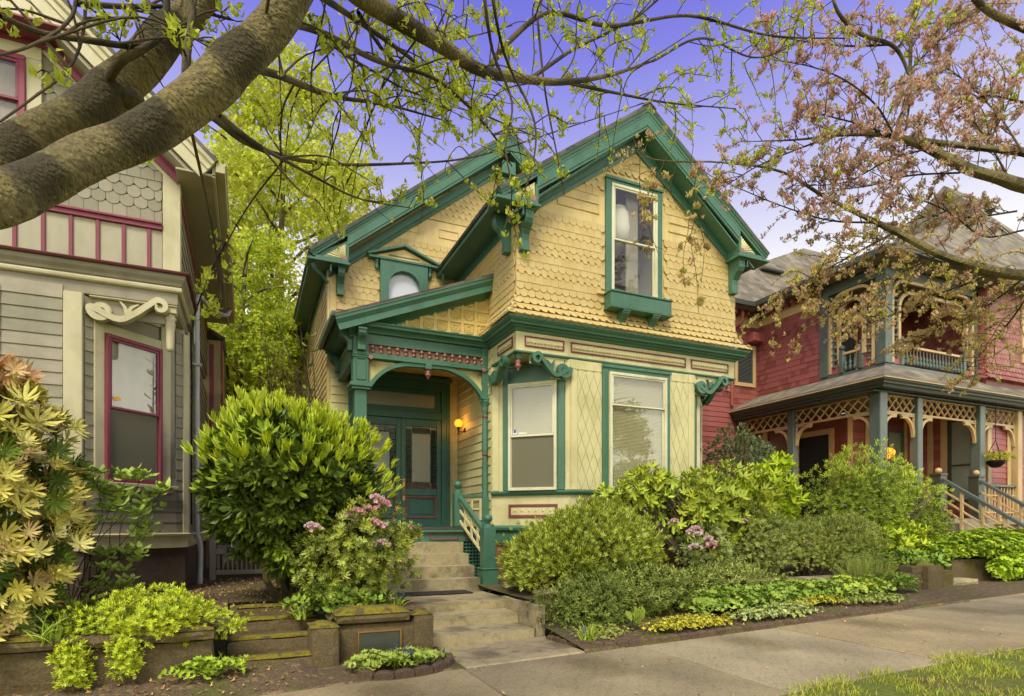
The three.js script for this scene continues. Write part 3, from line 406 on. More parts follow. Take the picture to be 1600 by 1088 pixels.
  part(H, 'porch_rake_soffit', sweep([V(1.5, 4.98, ZP), V(XL - .012, 6.06, ZP)], V(0, 0, 1), [[-.02, -.30], [.03, -.30], [.05, -.26], [.235, -.14], [.235, -.11], [-.02, -.11]]), M.green);
  part(H, 'porch_cornice', sweep([V(XL - .001, 4.88, ZP), V(1.58, 4.88, ZP), V(1.58, 4.88, -12.3)], UP, [[-.06, -.1], [-.06, .05], [-.03, .06], [0, .10], [.02, .16], [.06, .17], [.07, .185], [.09, .19], [.10, .16], [.105, -.1]]), M.green);
  part(H, 'porch_gutter', bar(V(1.31, 5.0, -10.18), V(1.31, 5.0, -12.3), .07, .09), M.green);
  // pediment field with carved rosettes
  const pt = (x) => 4.93 + (x - 1.55) * .404, ped = part(H, 'porch_pediment', mv(extr([[2.1, 5.0], [XL - .002, 5.0], [XL - .002, pt(XL) - .02], [2.1, pt(2.1) - .02]], .04, 0), 0, 0, ZP - .02), M.gold);
  const ros = muv((() => { const g = lathe([[.001, .016], [.02, .014], [.028, .006], [.038, .006], [.045, .016], [.055, .016], [.062, .006], [.07, .006], [.077, .015], [.088, .013], [.096, 0]], 18); return g.rotateX(Math.PI / 2); })());
  for (let j = 0; j < 5; j++) for (let i = 0; i < 9; i++) { const x = 4.03 - i * .262, y = 5.12 + j * .252; if (y - .02 < pt(x) - .16) part(ped, 'rosette', ros, M.gold, V(x, y, ZP + .02)); }
  const strips = []; for (let i = 0; i < 8; i++) { const x = 3.9 - i * .262, t = pt(x) - .1; if (t > 5.05) strips.push(bx(x - .03, x + .03, 5.0, t, ZP + .02, ZP + .042, .004)); } for (let j = 0; j < 4; j++) { const y = 5.246 + j * .252, x0 = 1.55 + (y - 4.93 + .1) / .404; if (x0 < 4.1) strips.push(bx(x0, XL - .003, y - .028, y + .028, ZP + .02, ZP + .0395, .004)); } part(ped, 'grid_strips', strips, M.gold);
  // entablature: upper board, spindle band, rail
  part(H, 'porch_beam', [bx(1.9, XL - .03, 4.64, 4.82, ZP - .1, ZP, .004), bx(1.66, 1.78, 4.36, 4.82, -12.3, ZP - .13, .004)], M.green);
  const band = part(H, 'spindle_band', bx(1.92, XL - .05, 4.49, 4.64, ZP - .08, ZP - .045, .003), M.brown);
  const sp = muv(lathe([[.012, 0], [.026, .01], [.03, .035], [.016, .055], [.014, .07], [.038, .085], [.04, .105], [.022, .125], [.016, .14]], 10)); for (let i = 0; i < 15; i++) part(band, 'spindle', sp, M.rose, V(lerp(2.0, 4.04, i / 14), 4.495, ZP - .015));
  part(H, 'porch_rail_beam', [bx(1.70, XL - .002, 4.40, 4.485, ZP - .1, ZP + .02), bx(1.64, XL - .002, 4.385, 4.41, ZP - .12, ZP + .05)], M.green);
  // arch with sunburst spandrels
  const AP = [[1.945, 3.90], [2.02, 4.02], [2.14, 4.15], [2.32, 4.27], [2.55, 4.345], [2.8, 4.362], [3.1, 4.366], [3.35, 4.36], [3.56, 4.30], [3.76, 4.20], [3.9, 4.08], [4.0, 3.96], [4.055, 3.86]];
  const arch = part(H, 'porch_arch', mv(ribbon(AP, [.034], .085), 0, 0, ZP - .07), M.green);
  { const g = []; for (let i = 0; i < 26; i++) g.push(ball(.017, 2.5 + i * .034, 4.325 + .002 * Math.sin(i), ZP - .03, 8, 6)); part(arch, 'carved_beads', g, M.green); }
  const spand = (cx, s, pts) => { const cy = 4.378, sp2 = part(H, 'spandrel', mv(extr([[cx, cy], ...pts], .012, 0), 0, 0, ZP - .06), M.cream); const edge = (a) => { let best = .1; for (let i = 0; i < pts.length - 1; i++) { const e = edgeLine(cx, cy, ...pts[i], ...pts[i + 1])(a); const x = cx + Math.cos(a) * e, y = cy + Math.sin(a) * e; if (e > 0 && x >= Math.min(pts[i][0], pts[i + 1][0]) - 1e-3 && x <= Math.max(pts[i][0], pts[i + 1][0]) + 1e-3 && y >= Math.min(pts[i][1], pts[i + 1][1]) - 1e-3 && y <= Math.max(pts[i][1], pts[i + 1][1]) + 1e-3) best = Math.max(best, e); } return best; }; part(sp2, 'sunburst_rays', fan(cx, cy, s > 0 ? -.08 : Math.PI + .08, s > 0 ? -1.52 : Math.PI + 1.52, 14, edge, .022).map(q => mv(q, 0, 0, ZP - .046)), M.cream); part(sp2, 'sunburst_boss', mv(new THREE.CylinderGeometry(.035, .042, .06, 12).rotateX(Math.PI / 2), cx + s * .01, cy + .02, ZP + .03), M.rose); };
  spand(1.945, 1, AP.slice(0, 6)); spand(4.07, -1, AP.slice(7).reverse());
  { const b = part(H, 'pendant_block', bx(2.93, 3.05, 4.30, 4.39, ZP - .05, ZP + .06), M.green); part(b, 'pendant', muv(pendant(.055, .17)), M.rose, V(2.99, 4.30, ZP)); }
  // posts
  const pl = part(H, 'porch_post', [bx(1.66, 1.925, 3.95, 4.42, ZP - .2, ZP + .03), bx(1.60, 1.98, 3.88, 3.945, ZP - .26, ZP + .09), bx(1.63, 1.95, 3.83, 3.879, ZP - .23, ZP + .06), bx(1.69, 1.895, FL, 3.829, ZP - .18, ZP + .01), bx(1.62, 1.96, FL, FL + .5, ZP - .24, ZP + .07), bx(1.66, 1.925, 4.43, 4.85, ZP - .2, ZP + .03)], M.green);
  part(pl, 'post_panel', [...ring(1.70, 1.885, 4.0, 4.38, .02, ZP + .031, ZP + .045)], M.green);
  const cbp = muv(corbel(.12, .34, .2)); part(H, 'corbel', cbp, M.green, V(1.79, 4.84, ZP + .03)); part(H, 'corbel', cbp, M.green, V(1.66, 4.84, ZP - .09), [0, -Math.PI / 2, 0]); part(H, 'corbel', cbp, M.green, V(1.66, 4.84, -12.1), [0, -Math.PI / 2, 0]);
  const XPst = 4.095, pr = part(H, 'porch_post', lathe([[.06, FL], [.06, 1.95], [.062, 2.1], [.05, 2.16], [.062, 2.2], [.058, 2.6], [.045, 2.72], [.06, 2.75], [.04, 2.79], [.05, 2.84], [.06, 2.9], [.056, 3.44], [.042, 3.5], [.05, 3.56], [.044, 3.6], [.075, 3.68], [.05, 3.72], [.1, 3.8], [.1, 3.83], [.001, 3.831]], 16, XPst, 0, ZP), M.green);
  part(pr, 'post_ring', [lathe([[.04, 2.795], [.058, 2.8], [.058, 2.835], [.04, 2.84]], 14, XPst, 0, ZP), lathe([[.04, 3.505], [.056, 3.51], [.056, 3.55], [.04, 3.555]], 14, XPst, 0, ZP)], M.maroon);
  part(pr, 'post_head', [bx(4.0, 4.168, 3.832, 3.88, ZP - .1, ZP + .1), bx(4.04, 4.168, 3.88, 4.83, ZP - .09, ZP + .03)], M.green); part(pr, 'post_foot', bx(4.02, 4.168, 1.16, 2.02, ZP - .075, ZP + .075), M.green);
  part(H, 'porch_ceiling', bx(1.64, XL - .002, 4.66, 4.69, -12.3, ZP - .11), M.ceiling);
  // porch walls: cream boards on the flank of the wing and beside the door
  const fI = face(XL, -12.3, XL, ZB), pw = part(H, 'porch_wall', on(fI, bx(0, 2.03, 1.2, 4.66, -.1, 0, .001)), M.cream); clapboards(pw, fI, .0, 2.02, FL, 4.62, .165, [M.cream, M.creamB], 6);
  const pw2 = part(H, 'porch_wall', bx(ML, XL, .3, 4.66, ZM - .05, ZM + .03, .001), M.cream), fD = face(ML, ZM + .03, XL, ZM + .03); clapboards(pw2, fD, 2.48, 2.66, FL, 4.62, .165, [M.cream, M.creamB], 7); clapboards(pw2, fD, .02, .36, FL, 4.62, .165, [M.cream, M.creamB], 8);
  part(H, 'corner_bead', lathe([[.02, FL], [.02, 4.6]], 8, XL - .03, 0, ZM + .06), M.cream);
  part(H, 'vent_plate', on(fD, [bx(2.16, 2.4, 4.56, 4.64, .001, .02), bx(2.18, 2.38, 4.575, 4.625, .0205, .024, .001)]), M.slateDark);
  // ---- door
  { const zd = ZM + .035, Wd = (x0, x1, y0, y1, a, b) => bx(x0, x1, y0, y1, zd + a, zd + b, .005);
    const c = part(H, 'door_casing', [Wd(1.86, 2.05, FL, 4.53, 0, .1), Wd(3.79, 3.98, FL, 4.53, 0, .1), Wd(2.051, 3.789, 4.34, 4.53, 0, .095), Wd(2.051, 3.789, 3.72, 3.86, 0, .09), Wd(1.82, 4.02, 4.531, 4.6, 0, .14), Wd(1.9, 1.95, FL + .2, 4.4, .101, .115), Wd(3.89, 3.94, FL + .2, 4.4, .101, .115)], M.greenDoor);
    const tr = part(H, 'transom', [...ring(2.06, 3.78, 3.861, 4.339, .1, zd + .02, zd + .06)], M.greenDoor); part(tr, 'pane', Wd(2.2, 3.64, 3.93, 4.24, .03, .036), M.frosted);
    { const g = []; for (let i = 0; i < 15; i++) { g.push(Wd(2.165 + i * .1, 2.255 + i * .1, 4.245, 4.31, .034, .04)); g.push(Wd(2.165 + i * .1, 2.255 + i * .1, 3.875, 3.925, .034, .04)); } part(tr, 'leaded_panes', g, M.leadGlass); }
    for (const [x0, s] of [[2.052, -1], [2.922, 1]]) {
      const x1 = x0 + .866, leaf = part(H, 'door', [Wd(x0, x0 + .1, 1.5, 3.715, .02, .065), Wd(x1 - .1, x1, 1.5, 3.715, .02, .065), Wd(x0 + .101, x1 - .101, 3.56, 3.715, .02, .064), Wd(x0 + .101, x1 - .101, 1.5, 1.62, .02, .064), Wd(x0 + .101, x1 - .101, 2.11, 2.26, .02, .064), Wd(x0 + .101, x1 - .101, 1.621, 2.109, .02, .034), Wd(x0 + .19, x1 - .19, 1.72, 2.02, .035, .05)], M.greenDoor);
      part(leaf, 'door_panel_moulding', ring(x0 + .1, x1 - .1, 1.63, 2.10, .035, zd + .066, zd + .08), M.maroon);
      part(leaf, 'frosted_glass', [Wd(x0 + .235, x1 - .235, 2.40, 3.41, .036, .042)], M.frosted);
      part(leaf, 'glass_frame', ring(x0 + .222, x1 - .222, 2.385, 3.425, .014, zd + .044, zd + .052), M.greenDoor);
      const pg = muv(cbox(.11, .118, .008, 0, 0, 0, .003)); for (let k = 0; k < 10; k++) for (const x of [x0 + .161, x1 - .161]) part(leaf, 'small_pane', pg, k === 0 ? M.leadRed : M.leadGlass, V(x, 2.32 + k * .126, zd + .042));
      const pg2 = muv(cbox(.09, .1, .008, 0, 0, 0, .003)); for (let k = 0; k < 4; k++) for (const y of [2.325, 3.487]) part(leaf, 'small_pane', pg2, y < 3 ? M.leadRed : M.leadGlass, V(x0 + .285 + k * .098, y, zd + .042));
      if (s > 0) part(leaf, 'door_handle', [Wd(x0 + .03, x0 + .085, 2.0, 2.46, .066, .074), limb([V(x0 + .057, 2.1, zd + .075), V(x0 + .057, 2.12, zd + .12), V(x0 + .057, 2.2, zd + .13), V(x0 + .057, 2.28, zd + .12), V(x0 + .057, 2.3, zd + .075)], [.01, .012, .01], 6), ball(.018, x0 + .057, 2.41, zd + .078, 10, 6)], M.brass);
    }
    part(H, 'threshold', bx(2.03, 3.81, 1.461, 1.5, ZM + .04, ZM + .2), M.greenDoor);
  }
  // ---- porch floor, skirt, newels and rails
  part(H, 'porch_floor', bx(1.6, XL - .001, 1.39, FL, -12.3, -10.28), M.slateDark);
  const sk = part(H, 'porch_skirt', [bx(1.62, 3.999, 1.19, 1.389, -10.4, -10.32), bx(1.6, 4.02, 1.36, 1.40, -10.319, -10.27)], M.green);
  for (const [x0, x1] of [[2.98, 3.52], [2.15, 2.7], [3.66, 3.92]]) part(sk, 'skirt_panel', ring(x0, x1, 1.22, 1.345, .025, -10.319, -10.305), M.maroon);
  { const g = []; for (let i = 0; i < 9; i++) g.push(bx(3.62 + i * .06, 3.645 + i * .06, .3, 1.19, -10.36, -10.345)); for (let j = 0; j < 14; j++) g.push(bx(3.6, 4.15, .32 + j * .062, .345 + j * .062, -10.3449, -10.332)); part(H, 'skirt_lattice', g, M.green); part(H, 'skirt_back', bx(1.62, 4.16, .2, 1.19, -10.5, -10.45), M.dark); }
  const newel = (x, z, y0, y1, w, big) => { const g = [bx(x - w / 2, x + w / 2, y0, y1, z - w / 2, z + w / 2, .012)]; if (big) { const b = w / 2 + .035; g.push(bx(x - b, x + b, y0, y0 + .34, z - b, z + b, .01), bx(x - b - .03, x + b + .03, y0 - .001, y0 + .06, z - b - .03, z + b + .03, .01), bx(x - b - .012, x + b + .012, y0 + .341, y0 + .37, z - b - .012, z + b + .012, .01)); } const top = new THREE.CylinderGeometry(w * .46, w * .5, .06, 16); top.deleteAttribute('uv'); g.push(top.translate(x, y1 + .028, z), lathe([[.03, 0], [.045, .012], [.035, .03], [.068, .06], [.082, .1], [.068, .14], [.03, .165], [.001, .17]], 14, x, y1 + .056, z)); return part(H, 'newel', g, M.green); };
  newel(3.785, -9.52, .39, 1.45, .22, true); newel(3.545, -10.42, FL, 2.08, .17, false); newel(1.87, -9.52, .39, 1.45, .22, true); newel(2.1, -10.42, FL, 2.08, .17, false);
  const stairRail = (xa, xb) => { const a = V(xa, 1.93, -10.36), b = V(xb, 1.32, -9.63), n = 4; part(H, 'stair_rail', bar(a.clone().add(V(0, .08, 0)), b.clone().add(V(0, .08, 0)), .09, .06), M.green); const g = []; const dn = (p, k) => p.clone().add(V(0, -k, 0)); for (const k of [.0, .17, .36]) g.push(bar(dn(a, k), dn(b, k), .028, .05)); for (let i = 0; i <= n; i++) { const p = a.clone().lerp(b, i / n); g.push(bar(p.clone().add(V(0, -.38, 0)), p, .03, .045, V(1, 0, 0))); } part(H, 'stair_balustrade', g, M.cream); };
  stairRail(3.56, 3.76); stairRail(2.08, 1.88);
  part(H, 'porch_rail', bar(V(3.62, 2.03, -10.42), V(4.03, 2.03, ZP), .08, .05), M.green);
  part(H, 'porch_balustrade', [...ring(3.64, 4.02, 1.58, 2.0, .045, ZP, ZP + .03), bx(3.685, 3.975, 1.77, 1.80, ZP + .004, ZP + .026), bx(3.81, 3.85, 1.626, 1.954, ZP + .003, ZP + .027)], M.cream);
  // upper fourth riser board and step details live with the steps
}
// wall lamp in the porch
{
  const p = V(4.155, 3.47, -11.72), L = thing('wall_lamp', 'lit amber globe lamp on a black bracket in the porch', 'lamp', [p.x, p.y, p.z]);
  part(L, 'bracket', [mv(new THREE.CylinderGeometry(.045, .055, .02, 14).rotateZ(Math.PI / 2), p.x - .012, p.y, p.z), limb([p.clone().add(V(-.02, 0, 0)), p.clone().add(V(-.08, -.05, 0)), p.clone().add(V(-.14, -.03, .0)), p.clone().add(V(-.15, .04, .0))], [.012, .01], 6), lathe([[.001, -.13], [.012, -.11], [.01, -.03], [.03, .0], [.04, .03]], 10, p.x - .15, p.y + .02, p.z)], M.iron);
  part(L, 'globe', ball(.085, p.x - .15, p.y + .13, p.z, 18, 14), new THREE.MeshStandardMaterial({ color: '#ffb84a', emissive: '#ff9a1e', emissiveIntensity: .8, roughness: .4 }));
  const pl = new THREE.PointLight('#ffab48', .12, 0, 2); pl.position.set(-.15, .13, 0); pl.castShadow = true; pl.shadow.radius = 4; L.add(pl);
}
// ---------- ground, pavement, steps, walls ----------
const gy = (x) => .027 * (x - 3);
function heightGrid(x0, x1, d0, d1, nx, nd, fn) { const t = [], p = (i, j) => { const x = lerp(x0, x1, i / nx), d = lerp(d0, d1, j / nd); return V(x, fn(x, d), -d); }; for (let i = 0; i < nx; i++) for (let j = 0; j < nd; j++) quad(t, p(i, j), p(i + 1, j), p(i + 1, j + 1), p(i, j + 1)); return geoFrom(t); }
const bump2 = (x, d) => (nA(x * .23, d * .23) - .5) * .16 + (nB(x * .4, d * .4) - .5) * .06;
const yardY = (x, d) => { const g = x < .9 ? lerp(.36, .52, clamp((d - 6.6) / 2)) : x > 9.6 ? lerp(.5, .95, clamp((x - 9.6) / 6)) : .46; return g + bump2(x, d) * .5 + .02; };
const edgeUp = (x, d) => gy(x) - .06 * (1 - sstep(5.9, 5.965, d));
const bedY = (x, d) => edgeUp(x, d) + lerp(.03, .16, clamp((d - 6) / 1.2)) + bump2(x, d) * .4 * sstep(5.95, 6.2, d);
struct('ground', 'bare earth reaching away on all sides of the street', heightGrid(-300, 300, -300, 300, 2, 2, () => -.62), M.lawn);
struct('street', 'grey asphalt street behind the viewpoint', heightGrid(-120, 120, -10.5, -2.2, 8, 2, (x) => gy(x) - .22), M.asphalt);
struct('kerb', 'concrete kerb along the street', bar(V(-110, gy(-110) - .06, 2.1), V(110, gy(110) - .06, 2.1), .18, .24), M.conc);
struct('planting_strip', 'grassy strip between the pavement and the street', heightGrid(-26, 40, -2.02, 3.72, 66, 10, (x, d) => gy(x) - .02 + bump2(x, d) * .35 + .03), M.lawn);
struct('far_bank', 'grass bank on the opposite side of the street', heightGrid(-120, 120, -60, -10.4, 8, 6, (x, d) => gy(x) - .05 + (-10 - d) * .02), M.lawn);
// yard soil, with the strip at the foot of the left wall and the bed in front of the right wall
struct('yard', 'dark leaf-strewn yard soil around the houses', [heightGrid(-14, -.22, 6.62, 30, 36, 50, yardY), heightGrid(-.22, .84, 8.3, 30, 6, 44, yardY), heightGrid(.84, .98, 6.9, 30, 2, 50, yardY), heightGrid(.98, 1.98, 6.95, 30, 4, 40, yardY), heightGrid(1.98, 3.56, 9.6, 30, 4, 30, yardY), heightGrid(3.56, 26, 7.38, 30, 50, 44, yardY)], M.soil);
struct('flower_bed', 'moist soil of the planting bed beside the pavement', heightGrid(3.58, 11, 5.92, 7.3, 60, 24, bedY), M.soil);
const vergeY = (x, d) => edgeUp(x, d) + lerp(.0, x < .5 ? .13 : .03, clamp((d - 5.98) / .55)) + bump2(x, d) * .25 * sstep(5.95, 6.2, d) + .015;
struct('verge', 'mossy soil at the foot of the left retaining wall', [heightGrid(-14, 2.1, 5.9, 6.98, 90, 14, vergeY), heightGrid(11, 26, 5.9, 7.5, 40, 12, vergeY)], M.soil);
// pavement slabs
{
  const sw = thing('sidewalk', 'tan concrete pavement of large slabs rising gently to the right', null, [3, 0, -4.85], null, 'structure'); delete sw.userData.category;
  const xs = [-26, -19, -12, -7.2, -4.6, -2.2, -.1, 2.1, 4.35, 6.6, 8.9, 11.3, 13.8, 16.4, 19, 23, 28, 34, 40], r = rng(5), mats = [M.walk, mat('#b6a882', { map: concMap, bumpMap: concBump, bumpScale: .004, roughness: .92 }), mat('#c6b892', { map: concMap, bumpMap: concBump, bumpScale: .004, roughness: .92 })];
  for (let i = 0; i < xs.length - 1; i++) { const a = xs[i] + .008, b = xs[i + 1] - .008, dy = (r() - .5) * .008; part(sw, 'slab', bar(V(a, gy(a) - .06 + dy, -4.84), V(b, gy(b) - .06 + dy + (r() - .5) * .006, -4.84), 2.24 + (r() - .5) * .03, .12, V(0, 1, 0), .009), mats[i % 3]); }
  part(sw, 'slab', bar(V(2.12, gy(2.1) - .05, -6.5), V(3.6, gy(3.6) - .05, -6.5), 1.07, .12, V(0, 1, 0), .012), M.walk2);
}
struct('side_path', 'worn concrete path towards the red house', bar(V(10.9, gy(10.9) - .02, -6.4), V(14.9, gy(14.9) - .02, -6.4), .9, .06), M.walk);
// front steps
{
  const st = thing('front_steps', 'weathered concrete steps climbing from the pavement to the porch', 'steps', [2.8, 0, -7.05]);
  const jag = (g, seed, a) => { const p = g.attributes.position; for (let i = 0; i < p.count; i++) { const x = p.getX(i), y = p.getY(i), z = p.getZ(i); p.setXYZ(i, x, y + (nB(x * .7 + seed, z * .7) - .5) * a, z + (nB(x * .9, y * .9 + seed) - .5) * a); } g.computeVertexNormals(); return g; };
  const long = (x0, x1, y0, y1, z0, z1, s) => { const n = 9, g = []; for (let i = 0; i < n; i++) g.push(bx(lerp(x0, x1, i / n), lerp(x0, x1, (i + 1) / n), y0, y1, z0, z1, .012)); const q = new THREE.BoxGeometry(x1 - x0, y1 - y0, Math.abs(z1 - z0), 24, 3, 4).toNonIndexed(); q.deleteAttribute('uv'); q.translate((x0 + x1) / 2, (y0 + y1) / 2, (z0 + z1) / 2); return jag(q, s, .016); };
  part(st, 'step', long(2.03, 3.45, -.1, .13, -7.68, -7.03, 1), M.conc); part(st, 'step', long(2.02, 3.49, .0, .26, -8.12, -7.62, 2), M.conc); part(st, 'landing', long(1.9, 3.62, .0, .39, -9.5, -8.1, 3), M.walk2);
  const r2 = [[9.45, .39], [9.71, .59], [9.97, .79], [10.23, .99]]; r2.forEach(([d, y], i) => part(st, 'step', long(2.03 + i * .015, 3.62 - i * .012, y - (i ? .21 : .02), y + .2, -10.32 + (3 - i) * .0 - .0, -d, 5 + i), M.conc));
  part(st, 'cheek_wall', [jag(new THREE.BoxGeometry(.13, .56, 1.2, 3, 6, 12).toNonIndexed().translate(3.57, .14, -7.68), 9, .02)].map(q => { q.deleteAttribute('uv'); return q; }), M.conc);
}
solo('door_mat', 'dark rubber mat lying before the upper steps', 'mat', [bx(2.18, 3.32, .397, .415, -9.4, -8.98), ...ring(2.16, 3.34, -9.42, -8.96, .03, 0, .012).map(g => g.rotateX(-Math.PI / 2).translate(0, .4, -18.38)).slice(0, 0)], M.rubber, [2.75, .4, -9.2]);
// walls
const rough = (w, h, d, x, y, z, a, seed, m = 10) => { const q = new THREE.BoxGeometry(w, h, d, Math.max(2, Math.round(w * m)), Math.max(2, Math.round(h * m * 1.2)), Math.max(2, Math.round(d * m))).toNonIndexed(); q.deleteAttribute('uv'); q.translate(x, y, z); const p = q.attributes.position; for (let i = 0; i < p.count; i++) { const X = p.getX(i), Y = p.getY(i), Z = p.getZ(i), cx = (X - x) / w * 2, cy = (Y - y) / h * 2, cz = (Z - z) / d * 2, ed = (Math.abs(cx) > .97) + (Math.abs(cy) > .97) + (Math.abs(cz) > .97), e = ed > 1 ? -.018 : 0; p.setXYZ(i, X + Math.sign(cx) * e * (Math.abs(cx) > .97) + (nA(Z * .9 + seed, Y * .9) - .5) * a, Y + Math.sign(cy) * e * (Math.abs(cy) > .97) + (nB(X * .6 + seed, Z * .6) - .5) * a, Z + Math.sign(cz) * e * (Math.abs(cz) > .97) + (nA(X * .6, Y * .9 + seed) - .5) * a); } q.computeVertexNormals(); return q; };
const moundCap = (w, d, h, x, y, z, seed) => { const t = [], nx = Math.max(6, Math.round(w * 16)), nd = Math.max(5, Math.round(d * 16)), p = (i, j) => { const u = i / nx, v = j / nd, e = Math.min(1, Math.min(u, 1 - u) * nx * .45) * Math.min(1, Math.min(v, 1 - v) * nd * .45), n = nB(u * w * .5 + seed, v * d * .5); return V(x + (u - .5) * w, y + e * h * (.35 + 1.1 * n), z + (v - .5) * d); }; for (let i = 0; i < nx; i++) for (let j = 0; j < nd; j++) quad(t, p(i, j), p(i, j + 1), p(i + 1, j + 1), p(i + 1, j)); return geoFrom(t); };
{
  const w = thing('retaining_wall', 'low mossy concrete wall below the grey house', 'wall', [-3, 0, -6.58]);
  part(w, 'wall_body', rough(7.8, .44, .2, -4.2, .16, -6.62, .03, 3, 5), M.concOld); part(w, 'wall_cap', rough(7.84, .12, .3, -4.2, .43, -6.6, .035, 4, 6), M.concOld);
  part(w, 'moss', [moundCap(.8, .3, .05, -2.0, .48, -6.6, 1), moundCap(.5, .3, .05, -.55, .48, -6.6, 2), moundCap(.9, .28, .04, -3.6, .48, -6.6, 3)], M.moss);
  const s = thing('mossy_steps', 'crumbling moss covered steps between the left walls', 'steps', [.3, 0, -6.6]);
  [[.10, 6.58], [.24, 6.98], [.38, 7.42], [.46, 7.95]].forEach(([y, d], i) => { part(s, 'step', rough(1.02, .3, .62, .3, y - .13, -d - .3, .05, 7 + i, 9), M.concOld); part(s, 'moss', moundCap(.96, .24, .035, .3 + i * .02, y + .02, -d - .14, 9 + i), M.moss); });
  const b = thing('plaque_wall', 'mossy concrete block wall with a plaque beside the front steps', 'wall', [1.45, 0, -6.85]);
  part(b, 'wall_body', rough(1.1, .46, .42, 1.46, .16, -6.98, .03, 21, 10), M.concOld); part(b, 'wall_cap', rough(.84, .12, .5, 1.3, .45, -6.96, .03, 22, 12), M.concOld); part(b, 'end_block', rough(.26, .5, .5, 1.88, .21, -6.98, .03, 23, 12), M.concOld); part(b, 'pillar', rough(.3, .5, .5, .76, .16, -6.8, .03, 24, 12), M.concOld);
  part(b, 'moss', [moundCap(.84, .5, .07, 1.3, .50, -6.96, 5), moundCap(.28, .46, .04, 1.87, .45, -6.98, 6), moundCap(.3, .46, .05, .76, .40, -6.8, 8)], M.moss);
  const p = thing('plaque', 'framed dark plaque with raised lettering on the mossy block', 'plaque', [1.37, .15, -6.74]), z = -6.735;
  part(p, 'plate', bx(1.14, 1.60, .02, .29, z - .03, z - .006), M.slateDark); part(p, 'frame', ring(1.12, 1.62, .0, .31, .022, z - .03, z + .004), M.brass);
  { const r = rng(4), g = []; [[.262, .010, .5], [.245, .008, .35], [.205, .026, .62], [.165, .011, .8], [.14, .011, .85], [.115, .011, .8], [.09, .011, .7], [.06, .011, .6]].forEach(([y, h, f]) => { let x = 1.37 - .21 * f; while (x < 1.37 + .21 * f) { const w2 = h * (.5 + r() * .5); if (r() > .14) g.push(bx(x, x + w2 * .8, y - h / 2, y + h / 2, z - .0062, z - .003, .0005)); x += w2; } }); part(p, 'raised_lettering', g, M.bronze); }
}
{
  const w = thing('garden_wall', 'low concrete wall running behind the flower bed', 'wall', [7, 0, -7.34]);
  part(w, 'wall_body', rough(6.9, .5, .16, 7.08, .28, -7.36, .03, 31, 5), M.conc); part(w, 'wall_cap', rough(6.94, .09, .26, 7.08, .56, -7.35, .02, 32, 6), M.conc);
  const s = thing('stone_wall', 'stacked mossy stone blocks at the end of the flower bed', 'wall', [11.3, 0, -7.2]); [[10.75, .35, .5, .5], [11.35, .33, .62, .55], [11.9, .42, .5, .6], [11.6, .62, .5, .2], [12.3, .4, .35, .45]].forEach(([x, y, wd, h], i) => part(s, 'stone', rough(wd, h, .4, x, y, -7.2 - (i % 2) * .1, .05, 41 + i, 10), M.concOld)); part(s, 'moss', [moundCap(.5, .36, .06, 11.9, .72, -7.3, 11)], M.moss);
  const q = thing('hedge_wall', 'low dark stone wall under the leafy hedge at far right', 'wall', [16, 0, -7.3]); part(q, 'wall_body', rough(8, .6, .3, 17, .5, -7.5, .04, 51, 5), M.concOld); part(q, 'step', rough(.9, .14, .5, 12.9, .36, -7.3, .02, 52, 8), M.conc);
}
// scalloped clay edging
function edging(pts, pitch, h, name, label, group, seed, mats, lift) {
  const c = new THREE.CatmullRomCurve3(pts.map(([x, d]) => V(x, 0, -d))), L = c.getLength(), n = Math.round(L / pitch), r = rng(seed);
  const e = thing(name, label, 'edging', [pts[0][0], gy(pts[0][0]), -pts[0][1]]);
  const sh = (() => { const p = [[-pitch / 2, -.08]]; p.push([pitch / 2, -.08], [pitch / 2, h * .55]); for (let i = 1; i < 6; i++) { const a = i / 6 * Math.PI; p.push([Math.cos(a) * pitch * .49, h * .55 + Math.sin(a) * h * .45]); } p.push([-pitch / 2, h * .55]); return muv(mv(extr(p, .055, .012), 0, 0, -.027)); })();
  for (let i = 0; i < n; i++) { const p = c.getPointAt((i + .5) / n), t = c.getTangentAt((i + .5) / n); part(e, 'edging_tile', sh, mats[Math.floor(r() * mats.length)], V(p.x, gy(p.x) + lift + (r() - .5) * .02, p.z), [(r() - .5) * .2, Math.atan2(-t.z, t.x) + (r() - .5) * .12, (r() - .5) * .1]); }
}
edging([[3.56, 6.85], [3.6, 6.5], [3.72, 6.2], [3.98, 6.02], [4.5, 5.97], [6, 5.98], [8, 6.0], [9.8, 6.02], [10.5, 6.12], [10.75, 6.4], [10.6, 6.75]], .15, .075, 'scalloped_edging', 'scalloped clay edging along the long flower bed', null, 3, [M.brick, M.brick2, M.concOld], .0);
edging([[1.02, 6.12], [1.2, 5.96], [1.5, 5.9], [1.8, 5.97], [2.0, 6.15], [2.06, 6.4]], .2, .1, 'scalloped_edging', 'short curved clay edging below the plaque', null, 4, [M.brick, M.brick2], .0);
